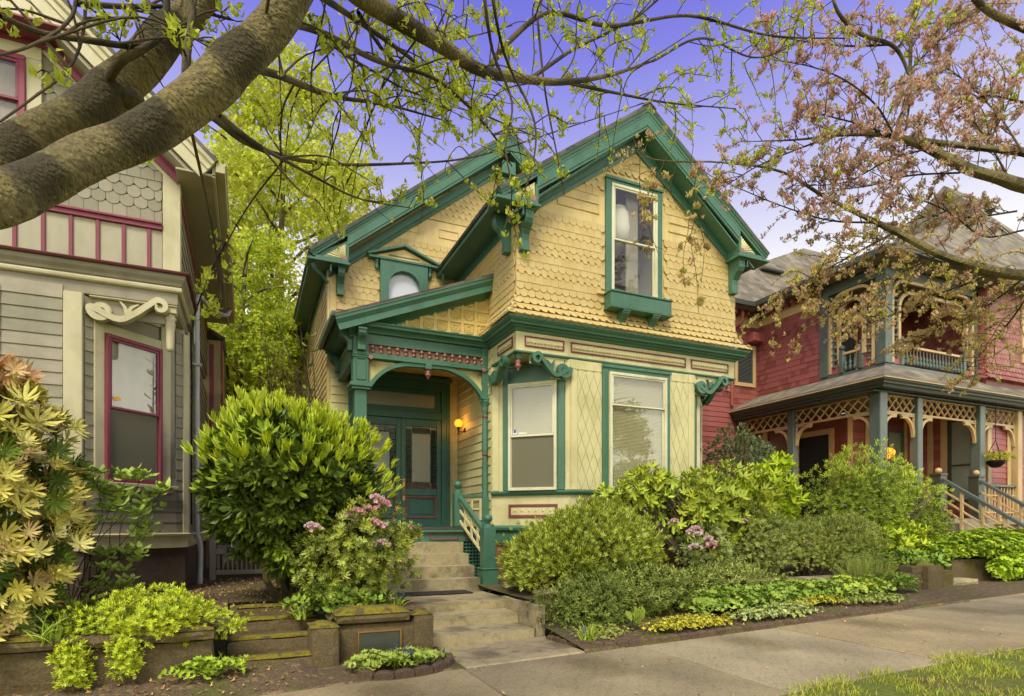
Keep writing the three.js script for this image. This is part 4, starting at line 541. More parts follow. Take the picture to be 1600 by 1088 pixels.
// ---------- grey house on the left ----------
{
  const H = thing('grey_house', 'taupe house with burgundy trim and cream corner boards on the left', 'house', [-3.8, .45, -8.66]);
  const ZF = -8.66, XR = -.81, XL = -7.0, XB = -1.80, ZB = -9.65, TM = [M.taupe, M.taupeDark, M.taupe], fF = face(XL, ZF, XR, ZF), W = XR - XL, X = (x) => x - XL, fA = face(XB, ZF, XR, ZB), LA = Math.hypot(XR - XB, ZF - ZB);
  const roofY = (x) => 6.02 + .93 * (Math.min(-.33 - x, 3.52)) , XC = -3.85;
  // upper storey
  const up = part(H, 'gable_wall', on(fF, mv(extr([[0, 4.3], [W, 4.3], [W, 6.2], [W - 3.04, 8.9], [0, 6.2]], .1, 0), 0, 0, -.1)), M.taupe);
  const rw = ['sq', 'fish', 'fish', 'oct', 'sq', 'oct', 'sq', 'fish', 'fish', 'oct', 'oct', 'sq', 'oct', 'fish'].map((t, i) => [5.30 + i * .128, .128, t]);
  shingles(up, fF, rw, (y) => [X(-4), X(-.98 - Math.max(0, (y - 6.25) / .93))], (x, y) => x + XL < -2.2 && y > 5.75, null, [M.taupe, M.taupe2, M.taupeDark], 120, 31);
  part(up, 'corner_board', [bx(-.97, -.80, 4.70, 6.4, ZF + .001, ZF + .035), bx(-.809, -.775, 4.70, 6.4, ZF - .13, ZF + .034)], M.taupeTrim);
  // board-and-batten band between two burgundy rails
  part(up, 'band_rail', on(fF, [bx(0, X(-.975), 5.20, 5.27, .001, .05), bx(0, X(-.975), 5.255, 5.285, .001, .075)]), M.burgundy);
  part(up, 'band_board', on(fF, bx(0, X(-.975), 4.70, 5.199, .001, .012)), M.taupeLight);
  const bt = muv(cbox(.042, .5, .022, 0, 0, 0, .005)); for (let x = -1.12; x > -4; x -= .268) part(up, 'batten', bt, M.burgundy, V(x, 4.95, ZF + .023));
  // belt moulding and the overhanging box
  const bp = [V(XR, 0, -9.9), V(XR, 0, ZF), V(XL, 0, ZF)], lev = (y) => bp.map(v => V(v.x, y, v.z)), UP = V(0, 1, 0);
  part(H, 'belt_drip', sweep(lev(4.645), UP, [[0, -.03], [0, .14], [.02, .15], [.04, .12], [.055, -.03]]), M.burgundyDark);
  part(H, 'belt_cornice', sweep(lev(4.50), UP, [[0, -.03], [0, .02], [.02, .05], [.05, .06], [.09, .09], [.144, .10], [.144, -.03]]), M.taupe2);
  part(H, 'belt_moulding', sweep(lev(4.44), UP, [[0, -.03], [0, .03], [.015, .05], [.04, .055], [.059, .05], [.059, -.03]]), M.taupeTrim);
  part(H, 'belt_frieze', bx(XL, XR - .001, 4.29, 4.439, -9.9, ZF + .002), M.taupe2);
  part(H, 'soffit_board', bx(XB + .05, XR - .005, 4.27, 4.288, -9.7, ZF - .005), M.taupeTrim);
  // lower storey: front face, slanted face, flank
  const lw = part(H, 'front_wall', on(fF, bx(0, X(XB), 1.2, 4.289, -.1, 0, .001)), M.taupe); clapboards(lw, fF, X(-4.4), X(-2.005), 1.38, 4.27, .148, TM, 9);
  part(lw, 'pilaster', on(fF, [bx(X(-1.99), X(XB) - .004, 1.37, 4.28, .0305, .06, .006), bx(X(-2.0), X(XB), 1.37, 4.28, .001, .03, .004)]), M.taupeTrim);
  part(lw, 'pilaster', on(fF, bx(X(-2.75), X(-2.6), 1.37, 4.28, .03, .055, .006)), M.taupeTrim);
  const aw = part(H, 'slanted_wall', on(fA, bx(.004, LA, 1.2, 4.27, -.1, 0, .001)), M.taupe);
  clapboards(aw, fA, .0, .1, 1.38, 4.2, .148, TM, 10); clapboards(aw, fA, LA - .16, LA - .05, 1.38, 4.2, .148, TM, 11); clapboards(aw, fA, .02, LA - .06, 1.38, 2.0, .148, TM, 12);
  part(aw, 'window_casing', on(fA, [bx(.1, .225, 2.02, 4.2, .001, .045), bx(.995, 1.14, 2.02, 4.2, .001, .045), bx(.226, .994, 3.88, 4.0, .001, .044), bx(.226, .994, 4.18, 4.24, .001, .044)]), M.taupeTrim); part(aw, 'header_panel', on(fA, [bx(.226, .994, 4.001, 4.179, .001, .012)]), M.taupeDark);
  part(aw, 'window_sill', on(fA, [bx(.06, 1.2, 1.985, 2.03, .0455, .12), bx(.1, 1.16, 1.93, 1.984, .046, .08)]), M.taupeTrim); part(aw, 'corner_board', on(fA, bx(LA - .055, LA + .03, 1.37, 4.2, .0, .04)), M.taupeTrim);
  const w = sash(H, fA, .226, .994, 2.032, 3.878, { wood: M.burgundy, mid: .5, z: .02, fw: .045, blind: M.blindPale, screen: 1 });
  part(w, 'window_sticker', on(fA, mv(new THREE.CylinderGeometry(.055, .055, .002, 18).scale(1, 1, .5).rotateX(Math.PI / 2), .37, 3.09, .054)), mat('#e8a21c', { roughness: .4 }));
  // upper window at the edge of the picture
  part(up, 'window_casing', on(fF, ring(X(-3.55), X(-2.2), 5.72, 7.08, .15, .001, .05)), M.taupeTrim); sash(H, fF, X(-3.4), X(-2.35), 5.87, 6.93, { wood: M.burgundy, mid: .5, z: .02, fw: .06, blind: M.curtain });
  // scroll bracket, hanging colonnette
  const sb = part(H, 'scroll_bracket', muv(scroll(.62, .30, .1, .036)), M.taupeTrim, V(-1.62, 4.10, ZF - .06));
  part(H, 'bracket_back', bx(XB + .0, -.95, 4.05, 4.27, ZF - .1, ZF - .065), M.taupe2);
  part(H, 'corner_drop', [lathe([[.001, 3.72], [.03, 3.72], [.045, 3.76], [.05, 4.0], [.055, 4.02], [.06, 4.08], [.05, 4.1], [.075, 4.14], [.05, 4.17], [.06, 4.2]], 14, -.9, 0, ZF - .1), bx(-.975, -.825, 4.19, 4.285, ZF - .175, ZF - .025)], M.taupeTrim);
  const fS = face(XR, ZB, XR, -14.4), fS2 = face(XR, ZF, XR, -14.4), sw = part(H, 'flank_wall', [on(fS, bx(.01, 4.75, 1.2, 4.289, -.1, 0, .001)), on(fS2, bx(.01, 5.74, 4.65, 6.05, -.1, 0, .001))], M.taupe);
  clapboards(sw, fS, .06, 4.75, 1.38, 4.27, .148, TM, 13); clapboards(sw, fS2, .14, 5.74, 4.72, 5.95, .148, TM, 14);
  part(sw, 'corner_board', on(fS, bx(.0, .1, 1.37, 4.25, .03, .055)), M.taupeTrim);
  // skirt and foundation
  const pp = [V(XR, 0, -14.4), V(XR, 0, ZB), V(XB, 0, ZF), V(XL, 0, ZF)];
  part(H, 'skirt_board', sweep(pp.map(v => V(v.x, 1.18, v.z)), UP, [[0, -.02], [0, .04], [.15, .045], [.16, .07], [.19, .08], [.205, .05], [.21, -.02]]), M.taupeTrim);
  part(H, 'foundation', sweep(pp.map(v => V(v.x, .2, v.z)), UP, [[0, -.12], [0, 0.0], [.979, 0.0], [.979, -.12]]), M.found);
  // roof: rake, soffit and side eave
  const tip = V(-.33, 6.02, -8.25), apex = V(XC, 6.02 + .93 * 3.52, -8.25), tipL = V(2 * XC + .33, 6.02, -8.25), N = V(0, 0, 1), path = [tipL, apex, tip];
  part(H, 'roof', sweep(path, N, [[-6.2, -.05], [.03, -.05], [.03, 0], [-6.2, 0]]), M.roofDark);
  part(H, 'rake_moulding', sweep(path, N, [[-.06, -.3], [-.02, -.3], [-.02, -.17], [0, -.165], [.0, -.11], [.03, -.09], [.035, -.052], [-.06, -.052]]), M.taupeTrim);
  part(H, 'rake_soffit', sweep([V(2 * XC + .5, 6.0, ZF), V(XC, 9.12, ZF), V(-.5, 6.0, ZF)], N, [[0, -.22], [.34, -.22], [.34, -.18], [0, -.18]]), M.taupeLight);
  part(H, 'rake_frieze', sweep([V(2 * XC + .8, 6.3, ZF), V(XC, 9.12, ZF), V(-.80, 6.3, ZF)], N, [[.002, -.40], [.03, -.40], [.03, -.221], [.002, -.221]], UP, UP), M.taupeTrim);
  part(H, 'rake_bead', sweep([V(2 * XC + .8, 6.3, ZF), V(XC, 9.12, ZF), V(-.80, 6.3, ZF)], N, [[.031, -.36], [.07, -.36], [.08, -.3], [.07, -.25], [.031, -.25]], UP, UP), M.burgundy);
  // projecting upper gable over the window
  part(H, 'gable_hood', mv(extr([[XC - 2.2, 7.16], [XC + 2.2, 7.16], [XC, 9.1]], .36, .01), 0, 0, ZF), M.taupeTrim); part(H, 'hood_bead', [bx(XC - 2.3, XC + 2.2, 7.08, 7.16, ZF + .02, ZF + .07), bx(XC - 2.3, XC + 2.24, 7.13, 7.159, ZF + .02, ZF + .42)], M.burgundy);
  part(H, 'eave_soffit', bx(-.80, -.36, 5.84, 5.87, -14.3, -8.3), M.taupeLight); part(H, 'eave_fascia', bx(-.4, -.36, 5.83, 6.0, -14.3, -8.3), M.taupeTrim); part(H, 'gutter', [bx(-.358, -.25, 5.88, 6.0, -14.3, -8.25), bx(-.262, -.235, 5.97, 6.02, -14.3, -8.25)], M.taupeTrim); part(H, 'frieze_bead', bx(-.805, -.76, 5.62, 5.7, -14.3, -8.7), M.burgundy);
  // downpipe
  part(H, 'rain_pipe', [limb([V(-.31, 5.9, -13.4), V(-.36, 5.7, -13.2), V(-.6, 5.4, -12.0), V(-.72, 5.2, -10.9), V(-.725, 4.9, -10.65), V(-.725, 4.4, -10.6)], [.04, .04], 8), limb([V(-.725, 4.45, -10.6), V(-.725, 2.5, -10.6), V(-.725, 1.3, -10.6)], [.042, .042], 8), limb([V(-.725, 1.35, -10.6), V(-.68, 1.2, -10.58), V(-.68, .55, -10.56)], [.042, .042], 8), bx(-.80, -.66, 2.6, 2.64, -10.66, -10.54), bx(-.80, -.66, 4.0, 4.04, -10.66, -10.54)], M.pipe);
  part(H, 'power_cable', limb([V(-.3, 5.86, -10.2), V(-.6, 5.0, -10.0), V(-.745, 4.4, -9.95), V(-.74, 3.6, -9.9), V(-.75, 2.6, -9.93), V(-.745, 1.5, -9.9)], [.012, .012], 6), M.iron);
  // rear wing
  const rwg = part(H, 'rear_wing', [bx(-3.4, -.5, .3, 5.5, -18, -14.41)], M.tan); part(rwg, 'corner_trim', [bx(-.515, -.485, .4, 5.5, -14.44, -14.38), bx(-.74, -.66, .4, 5.4, -14.409, -14.385)], M.burgundy); part(rwg, 'wing_roof', sweep([V(-3.5, 5.45, -14.35), V(-1.95, 6.3, -14.35), V(-.48, 5.5, -14.35)], N, [[-4, 0], [0, 0], [0, .08], [-4, .08]]), M.roofDark);
}
// gate and fence between the houses
{
  const F = thing('picket_gate', 'weathered wooden gate and fence between the grey and yellow houses', 'gate', [.4, .5, -11.6]), z = -11.6;
  for (const x of [-.55, .62, 1.42]) part(F, 'post', [bx(x - .05, x + .05, .4, 2.3, z - .05, z + .05), bx(x - .07, x + .07, 2.301, 2.34, z - .07, z + .07), ball(.06, x, 2.4, z)], M.wood);
  part(F, 'rail', [bx(-.5, 1.38, .62, .70, z - .02, z + .03), bx(-.5, 1.38, .98, 1.07, z - .02, z + .04), bx(-.5, 1.38, 1.78, 1.86, z - .02, z + .03), bx(-.5, 1.38, 2.2, 2.27, z - .02, z + .03)], M.wood);
  const b = muv(cbox(.105, .72, .02)), p = muv(cbox(.03, .3, .03)), p2 = muv(cbox(.03, .36, .03)); for (let x = -.42; x < 1.36; x += .115) part(F, 'board', b, M.wood, V(x, 1.42, z - .03)); for (let x = -.46; x < 1.36; x += .075) { part(F, 'baluster', p, M.wood, V(x, .84, z)); } for (let x = -.46; x < 1.36; x += .1) part(F, 'baluster', p2, M.wood, V(x, 2.03, z));
}
{ const O = thing('garden_ornament', 'blue glass drop ornament hanging on the wooden gate', 'ornament', [-.3, 1.3, -11.53]); part(O, 'drop', lathe([[.001, .98], [.02, 1.0], [.012, 1.04], [.035, 1.1], [.03, 1.16], [.01, 1.2], [.025, 1.24], [.008, 1.28], [.006, 1.42]], 10, -.3, 0, -11.53), mat('#27408a', { roughness: .15 })); part(O, 'hook', bx(-.305, -.295, 1.42, 1.5, -11.56, -11.525, .001), M.iron); }
// ---------- red house on the right ----------
{
  const H = thing('red_house', 'brick red shingled house with slate grey porch posts and tan trim', 'house', [17, .8, -10]);
  const UP = V(0, 1, 0), N = V(0, 0, 1), RM = [M.red, M.redDark, M.red], FL = 1.65, XS = 14.1, ZS = -9.5, ZR = -13.44, XB = 17.9, ZB2 = -9.3;
  const box = (n, m, ...a) => part(H, n, a.map(q => bx(...q)), m);
  // side wall (receding), rear wing wall, projecting bay
  const fS = face(XS, ZR, XS, -11.2), sw = part(H, 'side_wall', [bx(XS + .001, XS + .1, 4.6, 7.75, ZR, -11.2)], M.red), fR = face(9.9, ZR, XS, ZR), rw = part(H, 'rear_wing', bx(9.9, XS, .5, 7.75, ZR - .1, ZR - .001), M.red);
  const rrows = (y0, n, ty) => Array.from({ length: n }, (_, i) => [y0 + i * .15, .15, ty[i % ty.length]]);
  shingles(sw, fS, rrows(5.22, 15, ['sq', 'sq', 'sq', 'fish']), () => [0, 2.24], null, null, RM, 120, 41, .6); shingles(rw, fR, rrows(5.1, 16, ['sq', 'sq', 'fish', 'sq']), () => [2.3, 4.2], (x, y) => x > 3.3 && x < 4.1 && y > 5.65 && y < 6.85, null, RM, 0, 42, .6);
  clapboards(rw, fR, 2.0, 4.2, 1.8, 5.0, .15, RM, 43);
  { const c = part(rw, 'window_casing', on(fR, ring(3.28, 4.1, 5.62, 6.86, .11, .02, .06)), M.redTrim); part(c, 'window_frame', on(fR, [...ring(3.391, 3.989, 5.731, 6.749, .05, .02, .045)]), M.slateDark); part(c, 'pane', on(fR, bx(3.44, 3.94, 5.78, 6.7, .025, .03, .001)), M.glassDark); const g = []; for (let i = 0; i < 6; i++) g.push(bar(V(3.46, 5.85 + i * .12, .035), V(3.92, 6.1 + i * .12, .035), .012, .03)); part(c, 'lattice_bars', on(fR, g), M.slateDark); }
  // bay at the right edge, both storeys
  const fB = face(XB, ZB2, 24, ZB2), fBs = face(XB, -11.2, XB, ZB2), bay = part(H, 'front_bay', [bx(XB, 24, .6, 8.0, -11.3, ZB2)], M.red);
  const bayRows = [...rrows(5.35, 5, ['fish', 'fish', 'fish', 'sq', 'oct']), ...rrows(6.1, 13, ['sq', 'oct', 'sq', 'fish'])]; const fl = (y) => y < 5.75 ? .16 * Math.pow((5.75 - y) / .4, 2) : 0;
  shingles(bay, fB, bayRows, () => [0, 2.6], (x, y) => x > 1.62 && y > 5.9, fl, [M.red, M.redLight], 100, 44, .6); shingles(bay, fBs, bayRows, () => [0, 1.9], null, fl, RM, 0, 45, .6);
  clapboards(bay, fBs, 0, 1.9, 1.66, 4.55, .15, RM, 49);
  { const c = part(bay, 'porch_window', on(fBs, ring(1.0, 1.66, 2.1, 4.4, .08, .03, .075)), M.slateDark); part(c, 'pane', on(fBs, bx(1.08, 1.58, 2.18, 4.32, .034, .04, .001)), M.glassPale); part(c, 'window_bar', on(fBs, bx(1.082, 1.578, 3.1, 3.15, .041, .07)), M.slateDark); for (const [t0, t1] of [[.45, .6], [.8, .98], [1.68, 1.88]]) part(bay, 'trim_board', on(fBs, bx(t0, t1, 1.66, 4.5, .03, .07)), M.redTrim); }
  clapboards(bay, fB, .16, 3, 1.7, 4.75, .15, RM, 46); part(bay, 'corner_board', on(fB, [bx(.0, .16, 1.0, 4.75, .001, .05), bx(.9, 1.05, 1.0, 4.75, .03, .06)]), M.redTrim);
  part(bay, 'window_casing', on(fB, ring(1.6, 3.0, 5.95, 7.9, .16, .02, .06)), M.redTrim); part(bay, 'pane', on(fB, bx(1.765, 2.835, 6.12, 7.73, .02, .03, .001)), M.glassPale); part(bay, 'window_bars', on(fB, [bx(1.762, 2.838, 6.9, 6.95, .031, .05), bx(2.1, 2.13, 6.12, 7.73, .031, .045)]), M.slateDark);
  // balcony recess: back walls, floor, posts, arched screens
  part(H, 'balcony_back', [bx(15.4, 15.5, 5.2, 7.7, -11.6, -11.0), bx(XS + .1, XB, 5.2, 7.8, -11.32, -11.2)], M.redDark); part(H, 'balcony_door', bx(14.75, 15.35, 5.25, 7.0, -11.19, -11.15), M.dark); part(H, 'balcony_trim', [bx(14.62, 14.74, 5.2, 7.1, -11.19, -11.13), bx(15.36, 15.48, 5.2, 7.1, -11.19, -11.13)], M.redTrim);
  part(H, 'balcony_floor', bx(XS - .02, XB, 5.3, 5.42, -11.2, ZS + .03), M.slate);
  for (const [x, z] of [[XS + .08, ZS - .06], [XS + .08, -11.13]]) part(H, 'balcony_post', bx(x - .13, x + .13, 5.42, 7.7, z - .13, z + .13), M.slate);
  part(H, 'balcony_post', bx(XB - .24, XB - .04, 5.42, 7.7, ZS - .16, ZS + .04), M.slate); part(H, 'balcony_head', [bx(XS - .04, XB, 7.55, 7.8, ZS - .2, ZS + .04), bx(XS - .04, XS + .2, 7.55, 7.8, -11.3, ZS - .201)], M.slate);
  const screen = (f, w) => { const y0 = 5.55, y1 = 7.5, inset = .36, oval = (x0, x1, a, b, n = 7) => { const p = [], rx = Math.min(.42, (x1 - x0) / 2.2); p.push([x0, a + .12]); for (let i = 0; i <= n; i++) { const t = Math.PI - i / n * Math.PI / 2; p.push([x0 + rx + Math.cos(t) * rx, b - rx + Math.sin(t) * rx]); } for (let i = 0; i <= n; i++) { const t = Math.PI / 2 - i / n * Math.PI / 2; p.push([x1 - rx + Math.cos(t) * rx, b - rx + Math.sin(t) * rx]); } p.push([x1, a + .12]); return p; };
    const o = part(H, 'balcony_screen', on(f, [ribbon(oval(.05, w - .05, y0 - .2, y1), [.035], .06), ribbon(oval(.3, w - .3, y0 + .12, y1 - .26), [.04], .06)]), M.redTrim);
    const g = []; for (let i = 0; i < 9; i++) for (const x of [.175, w - .175]) g.push(on(f, lathe([[.012, -.12], [.02, -.08], [.05, -.02], [.05, .0], [.02, .05], [.012, .12]], 8).rotateZ(Math.PI / 2).translate(x, 5.62 + i * .17, .03))); part(o, 'spindles', g, M.slate);
    part(o, 'balcony_rail', on(f, [bx(.3, w - .3, 5.88, 5.94, 0, .06)]), M.redTrim); part(o, 'rail_panel', on(f, [bx(.02, .34, 5.44, 5.66, .0, .04), bx(w - .34, w - .02, 5.44, 5.66, 0, .04)]), M.red);
    const b = []; for (let x = .48; x < w - .4; x += .13) b.push(on(f, lathe([[.012, 0], [.04, .03], [.045, .1], [.02, .16], [.04, .2], [.014, .28], [.012, .42]], 8, x, 5.46, .03))); part(o, 'balusters', b, M.slate); for (const x of [.38, w - .38]) part(o, 'rail_post', on(f, [bx(x - .05, x + .05, 5.43, 6.0, -.02, .08), ball(.07, x, 6.08, .03)]), M.slate); };
  screen(face(XS + .03, -11.0, XS + .03, ZS - .2), 1.3); screen(face(XS + .25, ZS - .03, XB - .25, ZS - .03), XB - .25 - XS - .25);
  // frieze and cornice under the roof
  part(H, 'frieze_board', [bx(XS - .04, XS + .0, 7.42, 7.75, ZR, -11.2), bx(11, XS, 7.42, 7.75, ZR, ZR + .04)], M.redTrim);
  { const g = []; for (let i = 0; i < 9; i++) g.push(bx(XS - .3, XS - .04, 7.66, 7.76, ZR + .2 + i * .25, ZR + .28 + i * .25)); for (let i = 0; i < 12; i++) g.push(bx(11.2 + i * .25, 11.28 + i * .25, 7.66, 7.76, ZR + .04, ZR + .3)); part(H, 'dentils', g, M.redDark); }
  part(H, 'beam_end', bx(XS - .42, XS + .01, 6.95, 7.2, ZR + .02, ZR + .3), M.red); part(H, 'rain_pipe', limb([V(13.2, 7.7, -13.1), V(13.2, 7.45, -13.15), V(13.05, 7.25, -13.3), V(13.05, 5, -13.38)], [.05, .05], 8), M.copper); part(H, 'rain_pipe', limb([V(17.55, 7.6, -9.55), V(17.55, 5.5, -9.55), V(17.3, 5.36, -9.4)], [.05, .05], 8), M.red);
  // roofs
  const hip = (x0, x1, z0, z1, y, ax, az, ay, bx2, bz, m) => { const a = V(x0, y, z0), b = V(x1, y, z0), c = V(x1, y, z1), d = V(x0, y, z1), p = V(ax, ay, az), q = V(bx2, ay, bz), t = []; quad(t, a, b, q, p); t.push(b, c, q); quad(t, c, d, p, q); t.push(d, a, p); const e = (u, v) => quad(t, u.clone().add(V(0, -.14, 0)), v.clone().add(V(0, -.14, 0)), v, u); e(a, b); e(b, c); e(c, d); e(d, a); quad(t, d.clone().add(V(0, -.14, 0)), c.clone().add(V(0, -.14, 0)), b.clone().add(V(0, -.14, 0)), a.clone().add(V(0, -.14, 0))); return part(H, 'roof', geoFrom(t), m); };
  const pk = at(1256, 388, 15.5), pr = at(1560, 322, 13.0);
  hip(10.9, 20, -12.95, -19.5, 7.95, pk.x, -15.5, pk.y, pk.x + 1.2, -15.5, M.roof); hip(13.55, 26, -8.95, -19, 7.98, pr.x, -13.0, pr.y, 22.5, -13, M.roof);
  part(H, 'gutter', [bx(13.44, 13.56, 7.82, 7.97, -13, -8.95), bx(10.8, 13.6, 7.8, 7.94, -12.96, -12.84), bx(13.55, 26, 7.82, 7.97, -8.96, -8.84)], M.slateDark); { const b = at(1200, 425, 14.2); part(H, 'skylight', cbox(.9, .08, .5, b.x, b.y - .02, b.z, .01).rotateX(0), M.slateDark); }
  // porch: floor, roof skirt, eave
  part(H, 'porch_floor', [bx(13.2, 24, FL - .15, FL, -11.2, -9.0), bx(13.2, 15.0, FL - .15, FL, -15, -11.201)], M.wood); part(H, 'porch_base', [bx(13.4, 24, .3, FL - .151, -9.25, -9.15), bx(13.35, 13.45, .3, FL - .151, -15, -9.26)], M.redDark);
  { const e0 = V(13.0, 4.87, -15), e1 = V(13.0, 4.87, -8.75), e2 = V(24, 4.87, -8.75), w0 = V(XS, 5.36, -15), w1 = V(XS, 5.36, ZS), w2 = V(24, 5.36, ZS), t = []; quad(t, e1, w1, w0, e0); quad(t, e1, e2, w2, w1); const dn = (v) => v.clone().add(V(0, -.04, 0)); quad(t, dn(e0), dn(e1), e1, e0); quad(t, dn(e1), dn(e2), e2, e1); part(H, 'porch_roof', geoFrom(t), M.roof);
    part(H, 'porch_eave', sweep([V(24, 4.62, -8.8), V(13.05, 4.62, -8.8), V(13.05, 4.62, -15)], UP, [[0, -.3], [0, -.06], [.06, -.04], [.08, 0], [.12, .01], [.15, .04], [.205, .05], [.205, -.3]]), M.slateDark); part(H, 'porch_gutter_line', sweep([V(24, 4.80, -8.74), V(12.99, 4.80, -8.74), V(12.99, 4.80, -15)], UP, [[0, 0], [0, .03], [.02, .03], [.02, 0]]), M.redTrim);
    part(H, 'porch_ceiling', [bx(13.1, 24, 4.56, 4.6, -11.2, -9.05), bx(13.1, 15, 4.56, 4.6, -15, -11.201)], M.slateDark); }
  // posts, lattice, brackets
  const postsS = [[-9.2], [-11.58], [-13.94]], XP = 13.45;
  const post = (x, z, w, m) => part(H, 'porch_post', bx(x - w / 2, x + w / 2, FL, 4.62, z - w / 2, z + w / 2, .015), m);
  post(XP, -9.2, .27, M.slate); post(XP, -11.58, .2, M.slate); post(XP, -13.94, .22, M.redTrim); post(14.84, -9.2, .2, M.slate); post(17.35, -9.2, .24, M.slate); post(19.1, -9.2, .2, M.redTrim);
  const lattice = (f, w) => { const y0 = 4.13, y1 = 4.56, g = [bx(0, w, y0, y0 + .05, -.03, .03), bx(0, w, y1 - .03, y1, -.03, .03)], h = y1 - y0 - .08, s = .26; for (let x = -h; x < w; x += s) { for (const d of [1, -1]) { let a = [x, d > 0 ? y0 + .05 : y1 - .03], b = [x + h, d > 0 ? y1 - .03 : y0 + .05]; const cl = (p, q) => { if (p[0] < 0) { const t = -p[0] / (q[0] - p[0]); return [0, lerp(p[1], q[1], t)]; } if (p[0] > w) { const t = (w - p[0]) / (q[0] - p[0]); return [w, lerp(p[1], q[1], t)]; } return p; }; const A = cl(a, b), B = cl(b, a); if (B[0] - A[0] > .03) g.push(bar(V(A[0], A[1], d * .01), V(B[0], B[1], d * .01), .02, .046, N)); } } part(H, 'lattice_panel', on(f, g), M.redTrim);
    for (const [x, s2] of [[0, 1], [w, -1]]) part(H, 'porch_bracket', on(f, [ribbon([[x, 3.62], [x + s2 * .06, 3.82], [x + s2 * .16, 3.98], [x + s2 * .32, 4.07], [x + s2 * .46, 4.09]], [.05, .035, .03, .03, .05], .06).translate(0, 0, -.03), bx(Math.min(x, x + s2 * .5), Math.max(x, x + s2 * .5), 4.09, 4.129, -.03, .03), bx(Math.min(x, x + s2 * .04), Math.max(x, x + s2 * .04), 3.6, 4.1, -.025, .025)]), M.redTrim); };
  lattice(face(XP, -13.83, XP, -11.68), 2.15); lattice(face(XP, -11.48, XP, -9.34), 2.14); lattice(face(13.59, -9.2, 14.74, -9.2), 1.15); lattice(face(14.94, -9.2, 17.23, -9.2), 2.29); lattice(face(17.47, -9.2, 19.0, -9.2), 1.53);
  // inner walls under the porch
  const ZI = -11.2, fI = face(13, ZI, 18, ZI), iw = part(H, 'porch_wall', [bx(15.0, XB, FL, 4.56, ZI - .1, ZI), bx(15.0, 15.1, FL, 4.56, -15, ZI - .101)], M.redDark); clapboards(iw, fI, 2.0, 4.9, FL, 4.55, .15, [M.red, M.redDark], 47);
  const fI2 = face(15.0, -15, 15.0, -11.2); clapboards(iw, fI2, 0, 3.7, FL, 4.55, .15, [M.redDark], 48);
  const colm = (x0, x1, m = M.redTrim, y1 = 4.5) => part(iw, 'trim_board', on(fI, bx(x0, x1, FL, y1, .035, .07)), m);
  colm(2.02, 2.22); colm(2.75, 2.9); colm(3.35, 3.48); part(iw, 'porch_window', on(fI, [...ring(3.6, 4.35, 1.9, 4.2, .07, .03, .08)]), M.slate); part(iw, 'pane', on(fI, bx(3.67, 4.28, 1.97, 4.13, .04, .045, .001)), M.glassPale); part(iw, 'window_bars', on(fI, bx(3.672, 4.278, 2.95, 3.0, .046, .07)), M.slate); colm(4.42, 4.55);
  part(iw, 'door_frame', on(fI2, [bx(2.2, 2.35, FL, 4.2, .03, .08), bx(3.35, 3.5, FL, 4.2, .03, .08), bx(2.351, 3.349, 4.05, 4.2, .03, .08)]), M.redTrim); part(iw, 'side_door', on(fI2, [bx(2.36, 3.34, FL, 4.04, .03, .05)]), M.dark); part(iw, 'trim_board', on(fI2, bx(1.0, 1.18, FL, 4.5, .03, .07)), M.redTrim);
  // stair with rails
  const xs = 15.55, xe = 17.0; const st = part(H, 'porch_stairs', Array.from({ length: 7 }, (_, i) => bx(xs, xe, .4, FL - .12 - i * .18, -8.95 + i * .27, -8.95 + (i + 1) * .27 + .03)), M.wood);
  for (const x of [xs - .05, xe + .05]) { const a = V(x, 2.62, -9.0), b = V(x, 1.32, -7.1), g = []; part(H, 'stair_rail', [bar(a, b, .1, .07)], M.slate); for (const k of [.28, .5, .72]) g.push(bar(a.clone().add(V(0, -k, 0)), b.clone().add(V(0, -k, 0)), .03, .045)); for (let i = 1; i < 5; i++) { const p = a.clone().lerp(b, i / 4.3); g.push(bar(p.clone().add(V(0, -.95, 0)), p, .06, .06, N)); } part(H, 'stair_balustrade', g, M.redTrim); part(H, 'newel', [bx(x - .12, x + .12, FL, 2.7, -9.2, -8.96), bx(x - .14, x + .14, 2.7, 2.75, -9.22, -8.94)], M.slateDark); part(H, 'newel_ball', ball(.075, x, 2.82, -9.08), M.redTrim); }
  { const g = []; for (const [x0, x1] of [[17.2, 19.05], [13.6, 14.7], [14.95, 15.4]]) { for (const y of [1.8, 2.25]) g.push(bx(x0, x1, y, y + .04, -9.22, -9.18)); for (let x = x0 + .05; x < x1; x += .14) g.push(bx(x, x + .03, 1.7, 2.5, -9.215, -9.185)); } part(H, 'porch_balustrade', g, M.redTrim); part(H, 'porch_rail', [bx(17.2, 19.05, 2.5, 2.56, -9.25, -9.15), bx(13.6, 14.7, 2.5, 2.56, -9.25, -9.15)], M.slate); }
}
